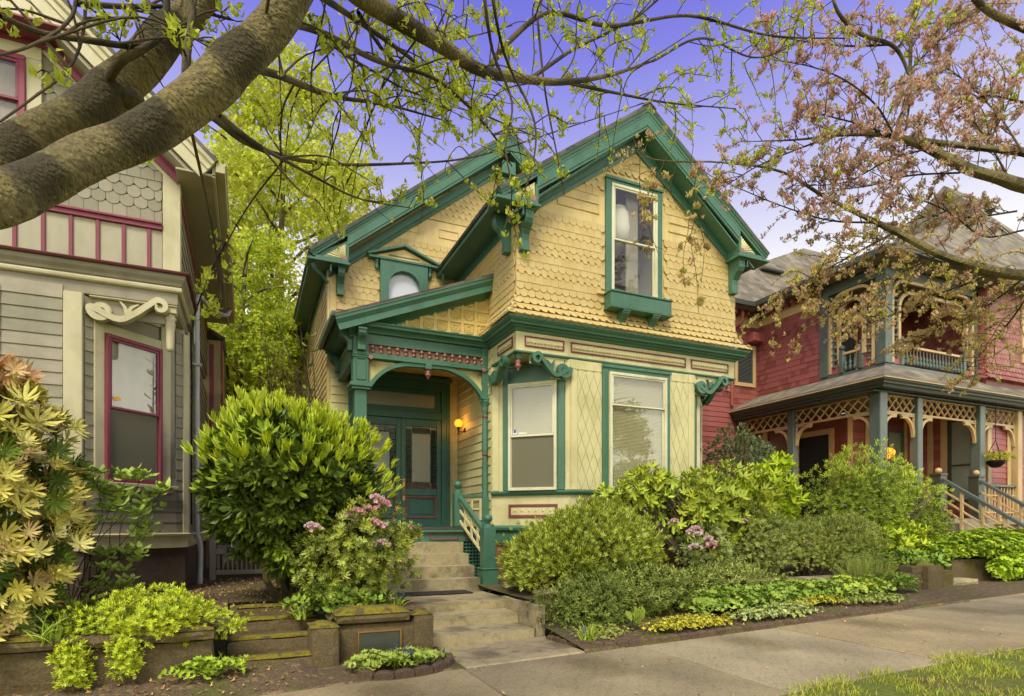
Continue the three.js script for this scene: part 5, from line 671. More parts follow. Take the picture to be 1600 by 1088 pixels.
{
  const p = V(14.62, 3.28, -9.75), L = thing('porch_lantern', 'lit stained glass lantern hanging on a chain in the red porch', 'lamp', [p.x, p.y, p.z]);
  part(L, 'chain', limb([V(p.x, 4.56, p.z), V(p.x + .01, 4, p.z), V(p.x, 3.42, p.z)], [.012, .012], 5), M.iron); part(L, 'shade', lathe([[.03, .14], [.1, .12], [.16, .06], [.17, .0], [.12, -.1], [.05, -.14], [.001, -.15]], 10, p.x, p.y, p.z), new THREE.MeshStandardMaterial({ color: '#d88a2a', emissive: '#ff9020', emissiveIntensity: .9, roughness: .3 })); const g = []; for (let i = 0; i < 10; i++) { const a = i / 10 * 6.283; g.push(limb([V(p.x + Math.cos(a) * .03, p.y + .145, p.z + Math.sin(a) * .03), V(p.x + Math.cos(a) * .17, p.y + .05, p.z + Math.sin(a) * .17), V(p.x + Math.cos(a) * .125, p.y - .1, p.z + Math.sin(a) * .125), V(p.x, p.y - .15, p.z)], [.008, .008], 4)); } part(L, 'leading', g, M.iron);
  const pl = new THREE.PointLight('#ff9c3c', .5, 0, 2); pl.position.set(0, -.02, 0); pl.castShadow = true; pl.shadow.radius = 4; L.add(pl);
}
// ---------- foliage tools ----------
function leaf(l, w, fold = .12, curl = .1, big = false) {
  const t = [], B = V(0, 0, 0), T = V(0, l, -curl * l);
  if (!big) { const L = V(-w / 2, l * .45, fold * w), R = V(w / 2, l * .45, fold * w), C = V(0, l * .5, 0); t.push(B, C, L, B, R, C, L, C, T, C, R, T); }
  else { const L1 = V(-w * .38, l * .25, fold * w), R1 = V(w * .38, l * .25, fold * w), C1 = V(0, l * .28, .02 * l), L2 = V(-w * .5, l * .7, fold * w - curl * l * .4), R2 = V(w * .5, l * .7, fold * w - curl * l * .4), C2 = V(0, l * .72, -curl * l * .4); t.push(B, C1, L1, B, R1, C1); quad(t, L1, C1, C2, L2); quad(t, C1, R1, R2, C2); t.push(L2, C2, T, C2, R2, T); }
  const g = geoFrom(t), p = g.attributes.position, uv = new Float32Array(p.count * 2); for (let i = 0; i < p.count; i++) { uv[i * 2] = p.getX(i) / w + .5; uv[i * 2 + 1] = p.getY(i) / l; } g.setAttribute('uv', new THREE.BufferAttribute(uv, 2)); g.userData.uv = 1; return g;
}
const keepUV = (gs) => { gs.forEach(g => g.userData.uv = 1); return merge(gs); };
// leaves set round a shoot that points along +y; elev = lift above the horizontal
function whorl(n, lf, elev, r, layers = 1, h = 0) { const g = []; for (let k = 0; k < layers; k++) for (let i = 0; i < n; i++) { const q = lf.clone(); q.scale(.8 + r() * .4, .75 + r() * .5, 1); q.rotateX(Math.PI / 2 - elev - (r() - .5) * .5 - k * .25); q.rotateY((i + k * .5 + (r() - .5) * .4) / n * Math.PI * 2); q.translate(0, k * h, 0); g.push(q); } return keepUV(g); }
// loose hanging tuft of leaves
function tuft(n, lf, r, spread = .06, droop = .8) { const g = []; for (let i = 0; i < n; i++) { const q = lf.clone(), s = .6 + r() * .7; q.scale(s, s, s); q.rotateX(-Math.PI / 2 + (Math.PI / 2 + droop) * (r() * 1.0)); q.rotateZ((r() - .5) * 1.2); q.rotateY(r() * 6.28); q.translate((r() - .5) * spread, (r() - .6) * spread, (r() - .5) * spread); g.push(q); } return keepUV(g); }
const leafTex = tex(128, (x, y) => { const v = Math.abs(x - .5) < .03 ? 1.0 : .86 + .14 * Math.abs(Math.sin((y * 9 + Math.abs(x - .5) * 5) * 3.14)); const s = .92 + .16 * (nD(x, y) - .5); return [v * s, v * s, v * s * .96]; }, true, 1); 
const leafMat = (rough = .55, tr = .25) => new THREE.MeshPhysicalMaterial({ color: '#ffffff', map: leafTex, roughness: rough, transmission: tr, thickness: 0, ior: 1.3, side: THREE.DoubleSide });
const LM = { soft: leafMat(.75, 0), gloss: leafMat(.4, 0), thin: leafMat(.85, .4), blossom: leafMat(.95, .28) };
const foliage = (parent, name, geo, m, list) => {
  const im = new THREE.InstancedMesh(geo, m, list.length), o = originOf(parent), mx = new THREE.Matrix4(), q = new THREE.Quaternion(), q2 = new THREE.Quaternion(), up = V(0, 1, 0), c = new THREE.Color();
  list.forEach((e, i) => { q.setFromUnitVectors(up, e.d.clone().normalize()); q2.setFromAxisAngle(up, e.a ?? 0); q.multiply(q2); mx.compose(e.p.clone().sub(o), q, V(e.s, e.s, e.s)); im.setMatrixAt(i, mx); c.set(e.c).multiplyScalar(1.85); if (c.g > c.r * 1.25) { c.r = lerp(c.r, c.g, .18) * 1.08; c.b *= .7; } const top = Math.max(c.r, c.g, c.b); if (top > .8) c.multiplyScalar(.8 / top); im.setColorAt(i, c); });
  im.name = name; im.castShadow = im.receiveShadow = true; im.userData.kind = 'stuff'; parent.add(im); return im;
};
const pick = (r, a) => a[Math.floor(r() * a.length)];
const shade = (hex, k) => { const c = new THREE.Color(hex); c.multiplyScalar(k); return c; };
function ndir(d, s) { return nA(d.x * .35 + .3 + s, d.y * .35 + d.z * .3 + .6) - .5 + .6 * (nB(d.x * .3 + s, d.z * .4 + d.y * .2 + .2) - .5); }
// points spread through the outer part of a lumpy ellipsoid
function cloud(n, c, rad, r, o = {}) {
  const out = [], { lump = .7, shell = .35, minY = -1, seed = 0, upb = .35, jit = .5, flat = 0 } = o;
  while (out.length < n) { const z = r() * 2 - 1, a = r() * 6.2832, q = Math.sqrt(1 - z * z), d = V(q * Math.cos(a), z, q * Math.sin(a)); if (d.y < minY) continue; let k = (1 + lump * ndir(d, seed)) * Math.pow(r(), shell); if (r() < .15) k *= 1.02 + .24 * r() * r(); const p = V(c[0] + d.x * rad[0] * k, c[1] + d.y * rad[1] * k, c[2] + d.z * rad[2] * k); if (flat && p.y < flat) continue; const nrm = V(d.x / rad[0], d.y / rad[1], d.z / rad[2]).normalize(); nrm.y += upb; nrm.add(V(r() - .5, r() - .5, r() - .5).multiplyScalar(jit * 2)); out.push({ p, d: nrm, k, a: r() * 6.28, s: .75 + r() * .5, u: d }); }
  return out;
}
function stems(parent, base, targets, r0, r, m = M.twig, name = 'stems') { const g = targets.map((t, i) => { const b = V(base[0] + (r() - .5) * base[3], base[1] - .05, base[2] + (r() - .5) * base[3]), mid = b.clone().lerp(t, .45).add(V((r() - .5) * .2, .15, (r() - .5) * .2)); return limb([b, mid, t], [r0, r0 * .75, r0 * .3], 5, .15, i + 3); }); return part(parent, name, keepUV(g), m); }
const sub = (l, n, r) => Array.from({ length: n }, () => l[Math.floor(r() * l.length)].p.clone());
// a shrub: foliage clumps plus stems
function shrub(name, label, o) {
  const r = rng(o.seed), t = thing(name, label, o.category ?? 'shrub', [o.c[0], o.base ?? .48, o.c[2]], o.group);
  for (const f of o.leaves) { const l = cloud(f.n, f.c ?? o.c, f.rad ?? o.rad, r, { ...o, ...f, seed: o.seed * .13 }); l.forEach(e => { e.c = shade(pick(r, f.col), .82 + r() * .36); e.s *= f.s ?? 1; }); foliage(t, f.name ?? 'foliage', f.geo, f.mat ?? LM.soft, l); if (!t.userData.first) Object.defineProperty(t, 'first', { value: l, configurable: true }); }
  if (o.stems) stems(t, [o.c[0], o.base ?? .48, o.c[2], o.spread ?? .3], sub(t.first, o.stems, r), o.sr ?? .02, r);
  return t;
}
const G = (() => { const r = rng(99); return {
  laurel: leaf(.15, .06, .18, .12, true), laurelW: whorl(5, leaf(.15, .058, .18, .16, true), .45, r, 2, .05), shoot: whorl(4, leaf(.13, .034, .3, -.02), 1.15, r, 2, .03), rhodW: whorl(6, leaf(.11, .036, .12, .3, true), .15, r, 2, .03), rhodBig: whorl(6, leaf(.15, .05, .1, .35, true), .15, r, 1), small: whorl(4, leaf(.036, .014, .15, .1), .55, r, 2, .014), smallL: whorl(4, leaf(.072, .019, .15, .1), .75, r, 2, .02), mid: whorl(4, leaf(.066, .024, .15, .15), .45, r, 2, .035), pieris: whorl(9, leaf(.15, .034, .15, .35, true), .05, r, 2, .03), vinca: whorl(3, leaf(.048, .02, .1, .1), .35, r, 2, .035), cover: whorl(5, leaf(.045, .032, .1, .1), .3, r, 1), lobed: (() => { const l = leaf(.07, .05, .1, .15), g = []; for (let i = -1; i <= 1; i++) { const q = l.clone(); q.rotateZ(i * .9); g.push(q); } const k = keepUV(g), w = []; for (let i = 0; i < 4; i++) { const q = k.clone(); q.translate(0, .04, 0).rotateX(Math.PI / 2 - .35 - r() * .4).rotateY(i * 1.57 + r()); w.push(q); } return keepUV(w); })(), hyd: (() => { const w = []; for (let i = 0; i < 5; i++) { const q = leaf(.15, .1, .1, .25, true); q.scale(.7 + r() * .5, .7 + r() * .5, 1).translate(0, .03, 0).rotateX(Math.PI / 2 + .1 - r() * .6).rotateY(i * 1.26 + r() * .5); w.push(q); } return keepUV(w); })(),
  maple: tuft(7, leaf(.075, .034, .1, .15), r, .07), mapleD: tuft(9, leaf(.11, .06, .1, .15), r, .16), blossom: tuft(14, leaf(.06, .028, .15, .1), r, .085, .5), fern: (() => { const g = []; for (let i = 0; i < 10; i++) for (const s of [-1, 1]) { const q = leaf(.06 * (1 - i * .08), .016, .05, .1); q.rotateZ(s * 1.15).translate(0, .03 + i * .03, -.012 * i * i * .12); g.push(q); } return keepUV(g); })(),
  strap: (() => { const t = []; const n = 5; let p = null; for (let i = 0; i <= n; i++) { const u = i / n, w = .011 * (1 - u * u * .95), y = u * .26 - u * u * u * .05, z = u * u * .13; const a = [V(-w, y, z), V(w, y, z), V(0, y, z - .004)]; if (p) { quad(t, p[0], p[2], a[2], a[0]); quad(t, p[2], p[1], a[1], a[2]); } p = a; } const g = geoFrom(t); const c = g.attributes.position.count; g.setAttribute('uv', new THREE.BufferAttribute(new Float32Array(c * 2).fill(.4), 2)); g.userData.uv = 1; return g; })(),
}; })();
// flower truss: open five-petalled cups
const truss = (() => { const r = rng(7), g = [], pet = leaf(.032, .026, .2, .25); for (let k = 0; k < 9; k++) { const a = k * 2.4, e = k / 9 * 1.3, f = []; for (let i = 0; i < 5; i++) { const q = pet.clone(); q.rotateX(.75).rotateY(i * 1.2566); f.push(q); } const m = keepUV(f); m.rotateX(e).rotateY(a).translate(Math.sin(e) * Math.sin(a) * .055, Math.cos(e) * .045, Math.sin(e) * Math.cos(a) * .055); g.push(m); } return keepUV(g); })();
const pinkM = [leafMat(.7, 0), leafMat(.7, 0), leafMat(.7, 0)]; ['#f4c8d6', '#eca8bc', '#f8dae4'].forEach((c, i) => pinkM[i].color.set(c));
const trusses = (t, list, r) => list.forEach(([u, v, D, s = 1]) => { const m = part(t, 'flower_truss', truss, pick(r, pinkM), at(u, v, D), [-.2 + r() * .6, r() * 6, (r() - .5) * .6]); m.scale.setScalar(s * 1.4); });

// ---------- shrubs of the gardens ----------
const dk = ['#34491c', '#405622', '#4a6226', '#3a5020'], lm = ['#9cae2e', '#a8b838', '#8ca02c', '#b0bc46'], ol = ['#7c8a3a', '#8a9640', '#6c7c34', '#98a04e'], md = ['#66852e', '#7a9a36', '#587628', '#8aa63e'];
{ const t = shrub('laurel_bush', 'tall glossy laurel bush with lime new shoots before the porch', { seed: 3, c: [.54, 1.95, -8.3], rad: [.97, 1.05, .9], lump: .5, shell: .3, stems: 0, base: .5, leaves: [{ n: 1500, geo: G.laurelW, col: dk, mat: LM.gloss, upb: -.1, jit: .55 }, { name: 'new_shoots', n: 640, geo: G.shoot, col: lm, c: [.54, 2.06, -8.3], rad: [1.04, 1.04, .95], minY: .15, shell: .1, upb: 1.6, jit: .3, s: 1.15 }, { name: 'new_shoots', n: 200, geo: G.shoot, col: lm, c: [.95, 2.1, -8.2], rad: [.86, .95, .8], minY: -.3, shell: .05, upb: 1.3, jit: .4, s: 1.05 }, { name: 'side_shoots', n: 160, geo: G.laurelW, col: ['#6d8c2c', '#5f7e2a', '#7e9a34'], shell: .08, jit: .5 }] });
  const g = [], r = rng(4); for (let i = 0; i < 7; i++) g.push(limb([V(.5 + (r() - .5) * .3, .4, -8.3), V(.5 + (r() - .5) * .7, .9, -8.3 + (r() - .5) * .5), V(.5 + (r() - .5) * 1.5, 1.9, -8.3 + (r() - .5) * 1.1)], [.05, .035, .015], 7, .12, i)); part(t, 'trunk', keepUV(g), M.bark); }
{ const r = rng(8), t = shrub('pink_rhododendron', 'rhododendron with pink flower heads in front of the laurel bush', { seed: 5, c: [1.2, 1.12, -7.6], rad: [.74, .62, .6], lump: .9, shell: .35, base: .46, stems: 14, sr: .018, spread: .25, leaves: [{ n: 700, geo: G.rhodW, col: ['#667436', '#76843c', '#586830'], s: .55 }, { n: 330, geo: G.rhodW, col: ['#98a052', '#8a944a', '#7c8a40'], shell: .12, s: .5, jit: .8 }, { n: 60, geo: G.rhodW, col: ol, c: [1.85, 1.36, -7.55], rad: [.2, .13, .18], s: .42 }] }); trusses(t, [[587, 787, 7.2, 1.2], [601, 795, 7.2, 1.1], [577, 804, 7.1, 1.1], [556, 806, 7.1], [546, 815, 7.1], [583, 824, 7.1, 1.1], [595, 828, 7.1], [597, 855, 7.1], [492, 831, 7.1], [486, 826, 7.15, .8], [641, 828, 7.5, .7]], r); }
{ const t = shrub('pieris_shrub', 'cream and pink leaved shrub against the grey house at the left edge', { seed: 7, c: [-2.3, 1.45, -6.95], rad: [.86, 1.25, .7], lump: .8, shell: .3, base: .45, stems: 10, leaves: [{ n: 220, geo: G.pieris, col: dk, s: .8, upb: .1 }, { name: 'pale_leaves', n: 620, geo: G.pieris, col: ['#c6be6a', '#cec67a', '#bab054', '#c6ae76', '#c2b860'], shell: .1, upb: .5, jit: .5, s: .78 }, { name: 'pink_leaves', n: 26, geo: G.pieris, col: ['#c89a6c', '#c8a878'], c: [-2.02, 2.86, -6.9], rad: [.16, .14, .2], shell: .3, s: .8 }, { name: 'pale_leaves', n: 60, geo: G.pieris, col: ['#b4ac54', '#bcb464', '#a89e44'], c: [-2.1, 2.5, -6.85], rad: [.4, .3, .3], shell: .2, s: .9 }] }); }
{ const t = shrub('lime_azalea', 'bright lime low azalea spilling over the left wall', { seed: 9, c: [-.85, .58, -6.75], rad: [.72, .30, .4], lump: .8, shell: .3, base: .42, stems: 10, sr: .01, leaves: [{ n: 1900, geo: G.small, col: lm, upb: .6 }, { name: 'hanging_leaves', n: 240, geo: G.small, col: lm, c: [-1.42, .26, -6.42], rad: [.15, .24, .1], shell: .4 }, { name: 'hanging_leaves', n: 200, geo: G.small, col: lm, c: [-1.02, .3, -6.42], rad: [.13, .22, .09], shell: .4 }, { name: 'hanging_leaves', n: 40, geo: G.small, col: lm, c: [-.12, .48, -6.6], rad: [.1, .07, .1], shell: .5 }] }); }
{ const r = rng(12), t = thing('hydrangea', 'sparse hydrangea branches below the burgundy window', 'shrub', [-1.6, .5, -7.9]), l = [], g = []; [[150, 735, 7.6], [200, 745, 7.7], [222, 742, 7.7], [245, 768, 7.9], [130, 760, 7.5], [215, 800, 7.7], [220, 835, 7.7], [165, 865, 7.6], [180, 890, 7.6], [175, 790, 7.6], [195, 770, 7.7], [255, 765, 7.9], [150, 755, 7.6], [120, 735, 7.5], [232, 825, 7.8], [200, 865, 7.7], [155, 915, 7.6], [190, 912, 7.6]].forEach(([u, v, D], i) => { const p = at(u, v, D), b = V(-1.75 + r() * .3, .5, -7.75 + r() * .3); const q1 = b.clone().lerp(p, .35).add(V((r() - .5) * .3, .05, (r() - .5) * .2)), q2 = b.clone().lerp(p, .7).add(V((r() - .5) * .22, .08, (r() - .5) * .2)); g.push(limb([b, q1, q2, p], [.008, .006, .004, .003], 5, 0, i)); for (let k = 0; k < 3; k++) l.push({ p: q2.clone().lerp(p, r()).add(V((r() - .5) * .2, (r() - .5) * .16, (r() - .5) * .2)), d: V(r() - .5, 1.2, r() - .2), a: r() * 6, s: .4 + r() * .3, c: shade('#7c9a52', .85 + r() * .3) }); for (let k = 0; k < 3; k++) l.push({ p: p.clone().add(V((r() - .5) * .14, (r() - .5) * .1, (r() - .5) * .14)), d: V(r() - .5, 1.2, r() - .2), a: r() * 6, s: .55 + r() * .4, c: shade(pick(r, ['#7c9a52', '#6c8a48', '#8ca860']), .85 + r() * .3) }); }); part(t, 'stems', keepUV(g), M.twigMoss); foliage(t, 'leaves', G.hyd, LM.soft, l); }
{ const t = shrub('round_azalea', 'large rounded yellow green azalea beside the front steps', { seed: 13, c: [4.8, 1.0, -8.0], rad: [1.26, .76, .95], lump: .8, shell: .16, minY: -.55, base: .46, stems: 12, leaves: [{ n: 5600, geo: G.smallL, col: ['#7e8c34', '#8e9a3e', '#6c7c2c', '#a0a852'], upb: .7, jit: .55 }] }); }
{ const t = shrub('dark_vinca', 'dark green trailing periwinkle hanging over the wall below the azalea', { seed: 17, c: [5.2, .5, -7.12], rad: [1.5, .38, .35], lump: .9, shell: .25, category: 'ground cover', base: .3, leaves: [{ n: 4200, geo: G.vinca, col: ['#5a6c38', '#687a42', '#4c5e30', '#7a8850'] }, { n: 1500, geo: G.vinca, col: ['#5a6c38', '#687a42', '#4c5e30'], c: [4.4, .36, -6.95], rad: [.75, .42, .35] }, { n: 1800, geo: G.vinca, col: ['#6a7a46', '#5a6c38', '#8a904a'], c: [6.9, .62, -7.2], rad: [1.2, .25, .3] }] }); t.userData.kind = 'stuff'; }
{ const r = rng(19), t = shrub('tall_rhododendron', 'tall spreading rhododendron in front of the bay window', { seed: 21, c: [7.7, 1.85, -8.25], rad: [1.55, .72, .75], lump: .8, shell: .35, base: .48, stems: 22, sr: .026, spread: .5, leaves: [{ n: 760, geo: G.rhodBig, col: ['#8a9a38', '#98a83e', '#7a8a34', '#a8b44a'], upb: .7, s: .85 }, { n: 110, geo: G.rhodBig, col: ['#8a9a38', '#98a83e', '#7a8a34'], c: [5.75, 2.0, -8.0], rad: [.72, .2, .4], upb: .7, s: .8 }, { n: 60, geo: G.rhodBig, col: ['#8a9a38', '#98a83e'], c: [6.2, 2.3, -8.1], rad: [.5, .16, .3], upb: .7, s: .8 }] }); const g = []; for (let i = 0; i < 12; i++) { const e = V(5.1 + r() * 1.7, 1.85 + r() * .45, -8 - r() * .3); g.push(limb([V(6.75 + r() * .3, .9, -8.1), V(6.5 - r() * .3, 1.45, -8.05), V((e.x + 6.3) / 2, e.y - .12, e.z), e], [.026, .02, .014, .006], 6, .2, i)); } part(t, 'branches', keepUV(g), M.twig); }
{ const r = rng(23), t = shrub('small_pink_rhododendron', 'small rhododendron with pink flowers beside the rounded azalea', { seed: 25, c: [7.15, 1.05, -7.85], rad: [.6, .42, .4], lump: .7, base: .48, stems: 10, sr: .016, leaves: [{ n: 420, geo: G.rhodW, col: ['#76824a', '#68763e', '#86905a'], s: .6 }] }); trusses(t, [[1054, 820, 7.4, 1], [1086, 833, 7.4, 1.2], [1092, 840, 7.35, 1], [1107, 850, 7.35, 1.3], [1086, 861, 7.3, 1.2], [1078, 836, 7.4, .9], [1163, 816, 7.4, .6], [1112, 858, 7.35, 1]], r); }
{ const t = shrub('pale_azalea', 'broad azalea with yellowish leaf tips behind the low wall', { seed: 27, c: [9.7, 1.12, -8.0], rad: [1.7, .6, .62], lump: 1.0, shell: .2, minY: -.7, base: .5, stems: 12, leaves: [{ n: 4600, geo: G.mid, col: ['#8c9846', '#9aa64e', '#788440', '#a8ae60'], s: .72, upb: .6 }, { name: 'pale_tips', n: 900, geo: G.mid, col: ['#a8a258', '#9c9c50', '#8c9248'], shell: .08, minY: -.1, s: .6 }] }); const r = rng(28); const fl = leafMat(.7, .3); fl.color.set('#e6dcd6'); [[1265, 852], [1395, 742], [1350, 800], [1320, 792]].forEach(([u, v]) => part(t, 'flower', truss, fl, at(u, v, 7.4)).scale.setScalar(.6)); }
{ shrub('grey_olive_shrub', 'dull olive shrub between the two rhododendrons and the pale azalea', { seed: 29, c: [8.2, 1.2, -7.85], rad: [.7, .6, .45], lump: .6, base: .5, stems: 8, leaves: [{ n: 1100, geo: G.mid, col: ['#848c4a', '#747e42', '#929a58'], s: .85 }] }); }
{ shrub('lime_rhododendron', 'bright green large leaved shrub by the corner of the yellow house', { seed: 31, c: [9.0, 2.0, -8.3], rad: [.72, .6, .5], lump: .7, base: .5, stems: 8, leaves: [{ n: 330, geo: G.rhodBig, col: ['#9ab82e', '#88a82a', '#aac23c'], s: .9, upb: .8 }, { n: 40, geo: G.rhodBig, col: ['#9ab82e', '#88a82a'], c: [9.35, 2.65, -8.3], rad: [.3, .2, .2], s: .85, upb: .8 }] }); }
{ shrub('loose_green_shrub', 'loose leafy green shrub in front of the red porch', { seed: 33, c: [12.0, 1.95, -8.35], rad: [1.75, .76, .6], lump: 1.25, shell: .3, base: .7, stems: 18, sr: .02, spread: .6, leaves: [{ n: 3600, geo: G.mid, col: ['#6a8436', '#7a943e', '#5a742e', '#88a04a'], s: .85, upb: .5 }, { n: 420, geo: G.mid, col: ['#94b048', '#a4ba54'], c: [12.1, 2.25, -8.3], rad: [1.75, .78, .6], shell: .05, minY: .2, upb: 1.2, s: .95 }, { n: 220, geo: G.mid, col: ['#84a43e', '#94ac4c'], c: [13.75, 2.2, -8.35], rad: [.6, .25, .4], s: .85 }] }); }
{ shrub('palmate_shrub', 'bright whorled shrub at the end of the low garden wall', { seed: 35, c: [12.0, 1.12, -7.75], rad: [.62, .5, .4], lump: .7, base: .6, stems: 6, leaves: [{ n: 210, geo: G.rhodBig, col: ['#90ac34', '#7c9c30', '#a4b844'], s: .85, upb: .8 }, { n: 160, geo: G.hyd, col: ['#5f8040', '#6c9048'], c: [12.1, .82, -7.5], rad: [.75, .25, .35], s: .7, upb: 1 }] }); }
{ shrub('leafy_hedge', 'dense bright green hedge along the far right wall', { seed: 37, c: [15.2, 1.0, -7.65], rad: [2.9, .36, .6], lump: .5, shell: .2, minY: -.5, base: .7, stems: 6, category: 'hedge', leaves: [{ n: 3600, geo: G.lobed, col: ['#74942e', '#668628', '#84a038', '#5a7a26'], s: .7, upb: 1 }] }); shrub('hedge_seedling', 'low leafy clump growing out below the far right hedge', { seed: 38, c: [14.6, .62, -7.0], rad: [.8, .24, .25], lump: .6, base: .4, stems: 4, leaves: [{ n: 420, geo: G.lobed, col: ['#84ac34', '#74982e', '#94b840'], s: .85, upb: 1 }] }); shrub('box_shrub', 'dark fine leaved shrub beside the red porch stairs', { seed: 39, c: [14.2, 1.5, -8.6], rad: [.75, .5, .4], lump: .5, base: .8, stems: 5, leaves: [{ n: 1500, geo: G.small, col: ['#6c8038', '#5c7030', '#7c8c44'], s: 1.2 }] }); }
{ shrub('blue_conifer', 'grey green conifer between the yellow and red houses', { seed: 41, c: [10.9, 2.9, -10.8], rad: [1.0, .9, .7], lump: .7, base: .6, stems: 10, category: 'conifer', leaves: [{ n: 1500, geo: G.shoot, col: ['#71806a', '#63745c', '#808c74'], upb: -.1, s: .8 }] }); }
// small rhododendron leaves and low plants under the left shrubs
{ const low = (name, label, o) => { const t = shrub(name, label, { category: 'ground cover', lump: .6, shell: .45, minY: -.2, stems: 0, ...o }); t.userData.kind = 'stuff'; return t; };
  low('left_undergrowth', 'dark low leaves under the cream leaved shrub', { seed: 51, c: [-2.2, .6, -6.9], rad: [.9, .25, .35], leaves: [{ n: 130, geo: G.pieris, col: ['#5a7038', '#6c804a', '#4c6230'], s: .7, upb: 1 }] });
  low('yard_undergrowth', 'mixed low leaves behind the mossy steps', { seed: 52, c: [1.0, .56, -7.45], rad: [.7, .2, .35], leaves: [{ n: 260, geo: G.hyd, col: ['#5c7a34', '#6c8a40', '#4c6a2c'], s: .5, upb: 1 }] });
  low('golden_creeper', 'golden yellow creeping plant at the edge of the flower bed', { seed: 53, c: [5.35, .18, -6.25], rad: [.72, .12, .2], leaves: [{ n: 1300, geo: G.cover, col: ['#a89e30', '#b4ac3c', '#989030', '#8c9038'], s: .62, upb: 1 }, { n: 420, geo: G.cover, col: ['#a89e30', '#989030', '#8c9038'], c: [8.0, .3, -6.5], rad: [.8, .1, .2], s: .8, upb: 1 }] });
  low('columbine_leaves', 'fresh green lobed leaves in the middle of the flower bed', { seed: 54, c: [6.7, .35, -6.65], rad: [1.0, .22, .3], leaves: [{ n: 620, geo: G.lobed, col: ['#6c8a44', '#5e7e3a', '#7c9850'], s: .8, upb: 1 }, { n: 480, geo: G.lobed, s: .8, col: ['#6c8a44', '#5e7e3a', '#7c9850'], c: [8.0, .38, -6.75], rad: [1.0, .22, .3], upb: 1 }, { n: 300, geo: G.lobed, s: .8, col: ['#6c8a44', '#7c9850', '#88983c'], c: [9.2, .42, -6.75], rad: [.8, .2, .3], upb: 1 }] });
  low('silver_creeper', 'grey green creeping leaves along the bed edge', { seed: 55, c: [7.0, .22, -6.3], rad: [.95, .14, .2], leaves: [{ n: 900, geo: G.cover, col: ['#8a9a64', '#7c8c58', '#9aa674'], s: .8, upb: 1 }, { n: 420, geo: G.cover, col: ['#7c8c58', '#6c8048'], c: [9.2, .3, -6.35], rad: [.8, .1, .2], s: .8, upb: 1 }] });
  low('bed_moss_leaves', 'small dull leaves at the near corner of the flower bed', { seed: 56, c: [4.2, .12, -6.5], rad: [.5, .1, .3], leaves: [{ n: 420, geo: G.cover, col: ['#7c8440', '#6c7838', '#8c9048'], s: .6, upb: 1 }] });
  low('plaque_bed_leaves', 'pale columbine leaves growing in front of the plaque', { seed: 57, c: [1.45, .05, -6.3], rad: [.5, .1, .22], leaves: [{ n: 240, geo: G.lobed, col: ['#7c944c', '#6c8840', '#8aa058'], s: .6, upb: 1 }] });
  low('verge_weeds', 'scattered weeds at the foot of the left retaining wall', { seed: 58, c: [-.35, .1, -6.38], rad: [.35, .13, .12], leaves: [{ n: 90, geo: G.lobed, col: ['#7c9c38', '#6c8830'], s: .55, upb: 1 }, { n: 110, geo: G.hyd, col: ['#7c9468', '#8ca07c'], c: [-2.35, .14, -6.2], rad: [.4, .14, .15], s: .4, upb: 1 }] });
  low('wall_ferns', 'ferns and geranium leaves at the end of the low garden wall', { seed: 59, c: [9.9, .5, -6.95], rad: [.6, .22, .25], leaves: [{ n: 130, geo: G.fern, col: ['#6c7c48', '#7c8c50'], s: 1.1, upb: 1 }, { n: 170, geo: G.hyd, col: ['#5c7c38', '#6c8c44'], c: [10.3, .45, -6.8], rad: [.5, .18, .25], s: .5, upb: 1 }] });
}
// clumps of strap leaves with blue bells
{ const bell = (() => { const g = []; for (let i = 0; i < 5; i++) { const q = leaf(.022, .01, .2, -.2); q.rotateX(2.6).rotateY(i * 1.2566); g.push(q); } return keepUV(g); })(), bm = leafMat(.7, .25); bm.color.set('#7c84d8');
  const clump = (label, u, v, D, n, sc, fl, seed) => { const b = at(u, v, D), r = rng(seed), t = thing('bluebell_clump', label, 'flower', [b.x, b.y, b.z]), l = [], s = [], f = []; for (let i = 0; i < n; i++) l.push({ p: b.clone().add(V((r() - .5) * .16 * sc, 0, (r() - .5) * .12 * sc)), d: V((r() - .5) * 1.1, 1, (r() - .5) * 1.1), a: r() * 6.28, s: sc * (.7 + r() * .5), c: shade(pick(r, ['#7c9a40', '#6c8a36', '#8ca84c']), .85 + r() * .3) }); foliage(t, 'leaves', G.strap, LM.soft, l); for (let i = 0; i < fl; i++) { const x = b.clone().add(V((r() - .5) * .22 * sc, 0, (r() - .5) * .1)), h = (.2 + r() * .1) * sc; s.push(limb([x, x.clone().add(V(.01, h * .6, 0)), x.clone().add(V(.03, h, .01))], [.004, .003], 4)); for (let k = 0; k < 6; k++) f.push({ p: x.clone().add(V(.02 + (r() - .5) * .05, h * (.65 + k * .065), (r() - .5) * .05)), d: V((r() - .5), 1, (r() - .5)), a: r() * 6, s: 1.2 * sc, c: shade('#ffffff', .8 + r() * .3) }); } if (fl) { part(t, 'stalks', keepUV(s), M.twigMoss); foliage(t, 'bells', bell, bm, f); } };
  clump('strap leaves with blue bells beside the lowest step', 690, 1040, 6.45, 26, .8, 2, 61); clump('strap leaves with blue bells below the plaque', 625, 1045, 6.25, 30, 1.0, 5, 62); clump('strap leaves with pale bells by the left newel', 615, 955, 7.35, 60, .9, 5, 63); clump('strap leaves with blue bells at the bed corner', 915, 1003, 6.25, 40, .95, 2, 64); clump('bent grassy leaves hanging over the left wall', 75, 1008, 6.5, 40, 1.1, 0, 65); clump('narrow leaves by the pillar of the left wall', 470, 968, 7.3, 40, .7, 1, 66); clump('grassy tuft at the foot of the left wall', 335, 1055, 6.4, 24, .8, 0, 67);
}
